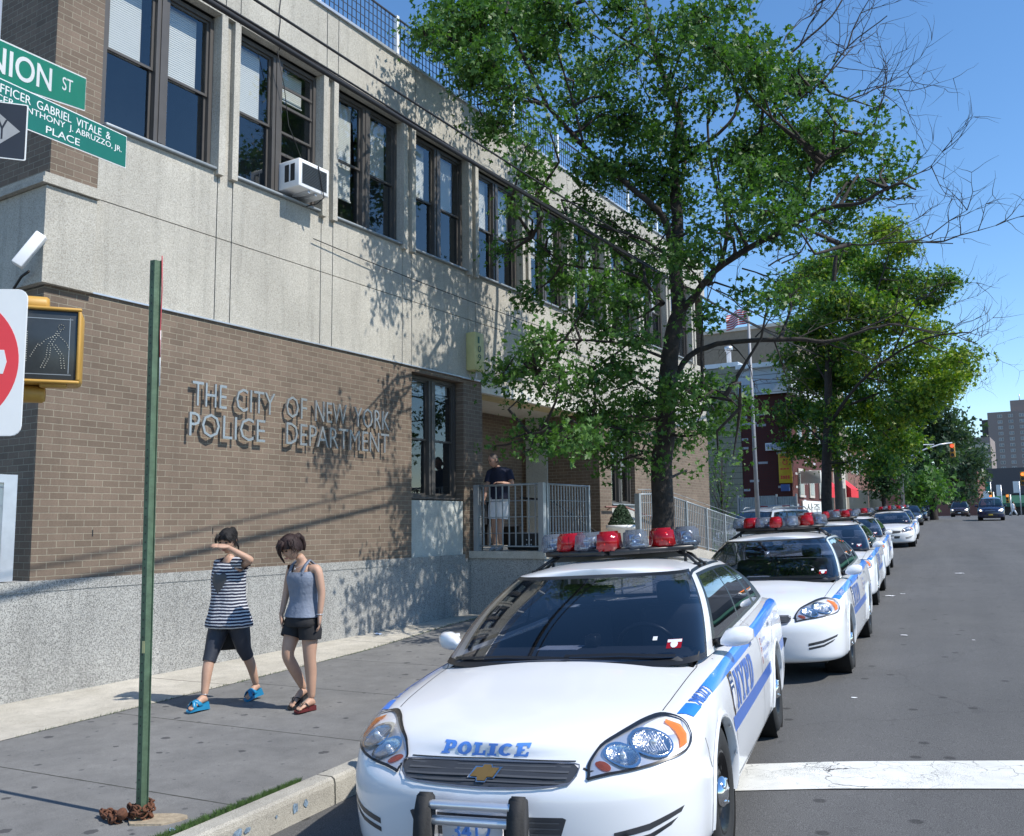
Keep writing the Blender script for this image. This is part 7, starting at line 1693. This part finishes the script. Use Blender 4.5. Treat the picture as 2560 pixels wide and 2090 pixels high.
# heart print, short sleeves
bv = F.last; b = MB(); hp = [(0, -.11), (-.05, -.045), (-.088, .02), (-.08, .065), (-.045, .082), (0, .058), (.045, .082), (.08, .065), (.088, .02), (.05, -.045)]
vs_, fs_ = cdt_patch(hp, .02); cc = F.P((-.06, 0, 1.14)); P_ = []
for v in vs_:
    o = cc+F.f*.6+F.l*v.x+Vector((0, 0, v.y)); h = bv.ray_cast(o, -F.f); P_.append((h[0] if h[0] else o)+F.f*.010)
b.add(P_, fs_, True); b.build('heart_print', M['print_dark'], F.t)
b = MB(); b.tube([F.P((.04, -.06, 1.305)), F.P((.105, -.13, 1.305)), F.P((.135, -.175, 1.30))], [.062, .060, .055], 16, False); b.tube([F.P((-.05, .06, 1.30)), F.P((-.105, .13, 1.29)), F.P((-.105, .15, 1.24))], [.062, .060, .056], 16, False); b.build('sleeve', M['striped_cloth'], F.t)
b = MB(); b.tube([F.P((-.02, .02, .86)), F.P((-.07, .03, .78)), F.P((-.115, -.01, .62)), F.P((-.152, -.06, .49)), F.P((-.172, -.085, .415))], [.11, .108, .088, .067, .060], 18, False); b.tube([F.P((.03, -.02, .86)), F.P((.07, -.045, .78)), F.P((.108, -.02, .62)), F.P((.137, .0, .50)), F.P((.172, .036, .425))], [.11, .108, .088, .067, .058], 18, False); b.build('leggings', M['leggings'], F.t)
b = MB(); c = F.P((-.195, -.135, .16)); b.tube([F.P((-.200, -.145, .135))+F.l*.032*math.cos(a)+F.f*.034*math.sin(a)+Vector((0, 0, .006*math.sin(a))) for a in [2*PI*k/14 for k in range(15)]], .003, 5); b.build('anklet', M['galv'], F.t)
b = MB(); b.ell(F.P((-.02, .0, 1.63)), (.012, .012, .008)); b.build('hair_clip', M['pearl'], F.t)
# dark bag carried low on her far side
bg_ = thing('shoulder_bag', 'dark soft bag hanging behind the legs of the woman in stripes', 'bag', tuple(F.P((.03, .16, .50))))
mb = MB(); mb.bbox(-.15, .15, -.04, .04, -.12, .12, .035, Matrix.Translation(F.P((.02, .17, .60))) @ rotz(1.0)); mb.build('body', M['cloth_black'], bg_); MB().tube([F.P((-.08, .17, .70)), F.P((-.12, .175, .83)), F.P((.0, .17, .86)), F.P((.12, .17, .70))], .01, 6).build('strap', M['cloth_black'], bg_)
# ---------------- woman in grey tank top
base = Vector((-6.02, 6.02, walk(6.02))); F = Fig('person', 'woman in grey tank top and black shorts walking with her head bowed', base, (-.707, .707), (-.10, -1)); f3 = F.f
J = {'pel': ((.0, 0, .83), .105), 'sp': ((.005, 0, .98), .085), 'ch': ((.0, .0, 1.17), .095), 'nb': ((-.005, .0, 1.31), .05), 'nk': ((-.05, -.03, 1.385), .042),
     'ls': ((.125, -.115, 1.275), .047), 'le': ((.165, -.13, 1.04), .037), 'lw': ((.150, -.155, .845), .024),
     'rs': ((-.115, .115, 1.265), .045), 're': ((-.15, .11, 1.03), .035), 'rw': ((-.19, .04, .84), .023),
     'rh': ((-.06, .06, .80), .096), 'rk': ((-.135, .0, .485), .058), 'rc': ((-.06, .05, .34), .054), 'ra': ((.025, .115, .155), .031),
     'lh': ((.065, -.06, .80), .098), 'lk': ((.065, -.075, .475), .058), 'lc': ((.08, -.055, .33), .055), 'la': ((.088, -.055, .095), .031)}
E2 = [('pel', 'sp'), ('sp', 'ch'), ('ch', 'nb'), ('nb', 'nk'), ('ch', 'ls'), ('ls', 'le'), ('le', 'lw'), ('ch', 'rs'), ('rs', 're'), ('re', 'rw'), ('pel', 'rh'), ('rh', 'rk'), ('rk', 'rc'), ('rc', 'ra'), ('pel', 'lh'), ('lh', 'lk'), ('lk', 'lc'), ('lc', 'la')]
feet = [sandal(F, F.P((.045, .13, .125)), F.P((-.105, .0, .022)), 'sandal_sole', 'sandal_sole', .012, False), sandal(F, F.P((.11, -.035, .045)), F.P((-.045, -.175, .026)), 'sandal_sole', 'sole_red', .022, False)]
body = finish(F, J, E2, (-.115, -.085, 1.452), f3+Vector((0, 0, -.62)), [(F.P((.150, -.155, .845)), Vector((0, 0, -1))+F.r*-.06, -1, F.r*-1, .17, .45), (F.P((-.19, .04, .84)), Vector((0, 0, -1))+F.r*.1, 1, F.r, .17, .5)], feet, tilt=f3*.5+Vector((0, 0, 1)))
F.face(body)
F.hair('hair_brown', F.t, [(((-.085, .04, 0), (-.14, .035, .02), (-.17, -.02, .03), (-.16, -.08, .03), (-.13, -.12, .03)), .035, .014), (((.05, .10, .0), (.098, .07, .02), (.108, .01, .045), (.10, -.06, .055), (.09, -.11, .06)), .022, .006), (((.04, .10, .03), (.09, .06, .05), (.095, -.02, .07), (.08, -.09, .072)), .024, .006), (((.06, .095, -.02), (.102, .062, -.012), (.112, .02, .012), (.108, -.02, .03)), .018, .005), (((.0, .09, .05), (.03, .04, .08), (.04, -.04, .085)), .026, .008), (((.02, .09, -.05), (.05, .055, -.07), (.05, .01, -.082)), .018, .006)], .014, .3, .012, 8)
F.loft('shorts', 'cloth_black', [((.0, 0, .87), .130, .095), ((.0, 0, .835), .158, .115), ((.0, 0, .78), .178, .130), ((.0, 0, .745), .172, .128)], F.t, 36, .003, 7, seed=5)
b = MB(); b.tube([F.P((-.045, .045, .78)), F.P((-.082, .045, .70)), F.P((-.100, .03, .640))], [.098, .104, .098], 18, False); b.tube([F.P((.055, -.055, .78)), F.P((.068, -.062, .70)), F.P((.068, -.065, .628))], [.100, .106, .100], 18, False); b.build('shorts_leg', M['cloth_black'], F.t)
F.loft('tank_top', 'cloth_grey', [((.0, 0, 1.235), .135, .098, -.012), ((-.005, 0, 1.17), .155, .118), ((.0, 0, 1.07), .138, .108), ((.005, 0, .97), .132, .102), ((.0, 0, .88), .158, .118), ((.0, 0, .825), .178, .134)], F.t, 40, .004, 15, seed=6)
b = MB()
for s_ in (-1, 1):
    pts = [F.P((0, 0, 1.20))+F.l*s_*.085+f3*.10, F.P((0, 0, 1.29))+F.l*s_*.092+f3*.055, F.P((0, 0, 1.335))+F.l*s_*.082, F.P((0, 0, 1.28))+F.l*s_*.09-f3*.07, F.P((0, 0, 1.19))+F.l*s_*.09-f3*.09]
    rows = []
    for i in range(4):
        for j in range(4): p = pts[i].lerp(pts[i+1], j/4); rows.append([p-F.l*.019, p+F.l*.019])
    b.grid(rows, True)
o = b.build('strap', M['cloth_grey'], F.t); md = o.modifiers.new('t', 'SOLIDIFY'); md.thickness = .008; md.offset = 0
b = MB(); c = F.P((.150, -.155, .855)); b.tube([c+F.l*.027*math.cos(a)+F.f*.029*math.sin(a) for a in [2*PI*k/14 for k in range(15)]], .004, 5); b.build('bracelet', M['galv'], F.t)
b = MB(); c = F.P((-.01, -.0, 1.29)); b.tube([c+F.l*.062*math.cos(a)+F.f*(.05+.03*math.sin(a))*math.sin(a)+Vector((0, 0, .03-.055*max(0, math.sin(a)))) for a in [2*PI*k/20 for k in range(21)]], .002, 5); b.ell(c+F.f*.085+Vector((0, 0, -.035)), (.008,)*3, 8, 6); b.build('necklace', M['galv'], F.t)
# ---------------- man on the platform
base = Vector((-8.46, 13.12, 1.42)); F = Fig('person', 'balding man in navy t-shirt and white shorts leaning on the platform railing', base, (-.542, .840), (-.35, -1)); f3 = F.f
J = {'pel': ((.02, 0, .93), .115), 'sp': ((.02, 0, 1.08), .105), 'ch': ((.02, .0, 1.25), .12), 'nb': ((-.0, -.02, 1.41), .06), 'nk': ((-.04, -.06, 1.47), .052),
     'ls': ((.165, -.09, 1.36), .055), 'le': ((.235, -.16, 1.12), .042), 'lw': ((.05, -.30, 1.155), .028),
     'rs': ((-.13, .07, 1.36), .055), 're': ((-.21, .02, 1.10), .042), 'rw': ((-.25, -.08, .90), .028),
     'rh': ((-.05, .05, .88), .10), 'rk': ((-.08, .06, .50), .062), 'rc': ((-.085, .13, .33), .058), 'ra': ((-.09, .20, .10), .036),
     'lh': ((.08, -.04, .88), .10), 'lk': ((.03, -.03, .50), .062), 'lc': ((.02, -.01, .33), .058), 'la': ((.015, .0, .10), .036)}
sh = []
for hh, tt in ((F.P((.03, .03, .03)), F.P((-.03, -.16, .03))), (F.P((-.08, .23, .03)), F.P((-.14, .05, .03)))):
    b = MB(); d = tt-hh; rows = []
    for t_, w_, h_ in ((-.12, .02, .03), (-.05, .038, .085), (.2, .042, .095), (.5, .044, .07), (.85, .048, .05), (1.1, .040, .04), (1.25, .015, .03)):
        c = hh+d*t_; x_ = d.cross(Vector((0, 0, 1))).normalized(); rows.append([c+x_*w_*math.cos(a)+Vector((0, 0, -.028+h_*(.5+.5*math.sin(a)))) for a in [2*PI*k/14 for k in range(14)]])
    b.grid(rows, True, True); b.add(rows[0], [tuple(range(14))]); b.add(rows[-1], [tuple(range(14))]); b.build('shoe', M['sneaker'], F.t)
body = finish(F, J, E2, (-.085, -.105, 1.555), f3+Vector((0, 0, -.55))+F.r*-.3, [(F.P((.05, -.30, 1.155)), F.r*-1+Vector((0, 0, .05)), 1, Vector((0, 0, -1)), .18, .7), (F.P((-.25, -.08, .90)), Vector((0, 0, -1))+f3*.3, 1, F.r, .18, .5)], [], 'skin_man', 1.05)
F.face(body); F.hair('hair_grey', F.t, [], .004, .95, .0, 4, 0)
F.loft('t_shirt', 'cloth_navy', [((.01, -.01, 1.435), .085, .075), ((.015, 0, 1.40), .155, .10), ((.02, 0, 1.30), .195, .13), ((.02, 0, 1.15), .185, .135), ((.02, 0, 1.0), .18, .135), ((.02, 0, .88), .188, .142)], F.t, 36, .008, 8, seed=9)
b = MB(); b.tube([F.P((.10, -.04, 1.37)), F.P((.175, -.095, 1.345)), F.P((.215, -.135, 1.20))], [.075, .076, .070], 16, False); b.tube([F.P((-.08, .05, 1.37)), F.P((-.14, .07, 1.345)), F.P((-.19, .04, 1.18))], [.075, .076, .07], 16, False); b.build('sleeve', M['cloth_navy'], F.t)
b = MB(); b.tube([F.P((-.03, .03, .90)), F.P((-.07, .055, .75)), F.P((-.085, .06, .545))], [.125, .122, .112], 18, False); b.tube([F.P((.065, -.03, .90)), F.P((.06, -.035, .75)), F.P((.04, -.035, .545))], [.125, .122, .112], 18, False); b.build('shorts', M['cloth_white'], F.t)
# ---------------- distant walker on the crossing
base = Vector((0, 0, 0)); q = at(2534, 1287, 108); base = Vector((q.x, q.y, gz(q.y)+.12)); F = Fig('person', 'distant walker in white clothes striding over the crossing right of the minivan', base, (q.x, q.y), (1, .2)); f3 = F.f
J = {k: ((v[0][0]*.8, v[0][1]*.8, v[0][2]*1.03), v[1]) for k, v in J.items()}; J['ra'] = ((-.42, .0, .12), .036); J['rk'] = ((-.18, 0, .48), .06); J['rc'] = ((-.3, 0, .32), .055); J['la'] = ((.40, 0, .09), .036); J['lk'] = ((.22, 0, .5), .06); J['lc'] = ((.32, 0, .3), .055); J['lw'] = ((.25, -.1, .9), .028)
body = finish(F, J, E2, (.03, 0, 1.62), f3, [(F.P(J['lw'][0]), Vector((.3, 0, -1)), 1, F.r, .17, .4), (F.P(J['rw'][0]), Vector((0, 0, -1)), 1, F.r, .17, .4)], [], 'skin', 1.0); F.hair('hair_black', F.t, [], .008, .4)
F.loft('shirt', 'cloth_white', [((.0, 0, 1.45), .09, .08), ((.0, 0, 1.41), .17, .11), ((.02, 0, 1.25), .20, .14), ((.02, 0, .85), .20, .15)], F.t, 24, .01)
b = MB(); b.tube([F.P((0, 0, .9)), F.P((-.16, 0, .5)), F.P((-.40, 0, .14))], [.13, .10, .07], 14); b.tube([F.P((0, 0, .9)), F.P((.2, 0, .5)), F.P((.38, 0, .14))], [.13, .10, .07], 14); b.build('trousers', M['cloth_white'], F.t)
for hh in (F.P((.40, 0, .04)), F.P((-.42, 0, .06))): MB().ell(hh+Vector((.06, 0, 0)), (.13, .05, .045)).build('shoe', M['cloth_black'], F.t)
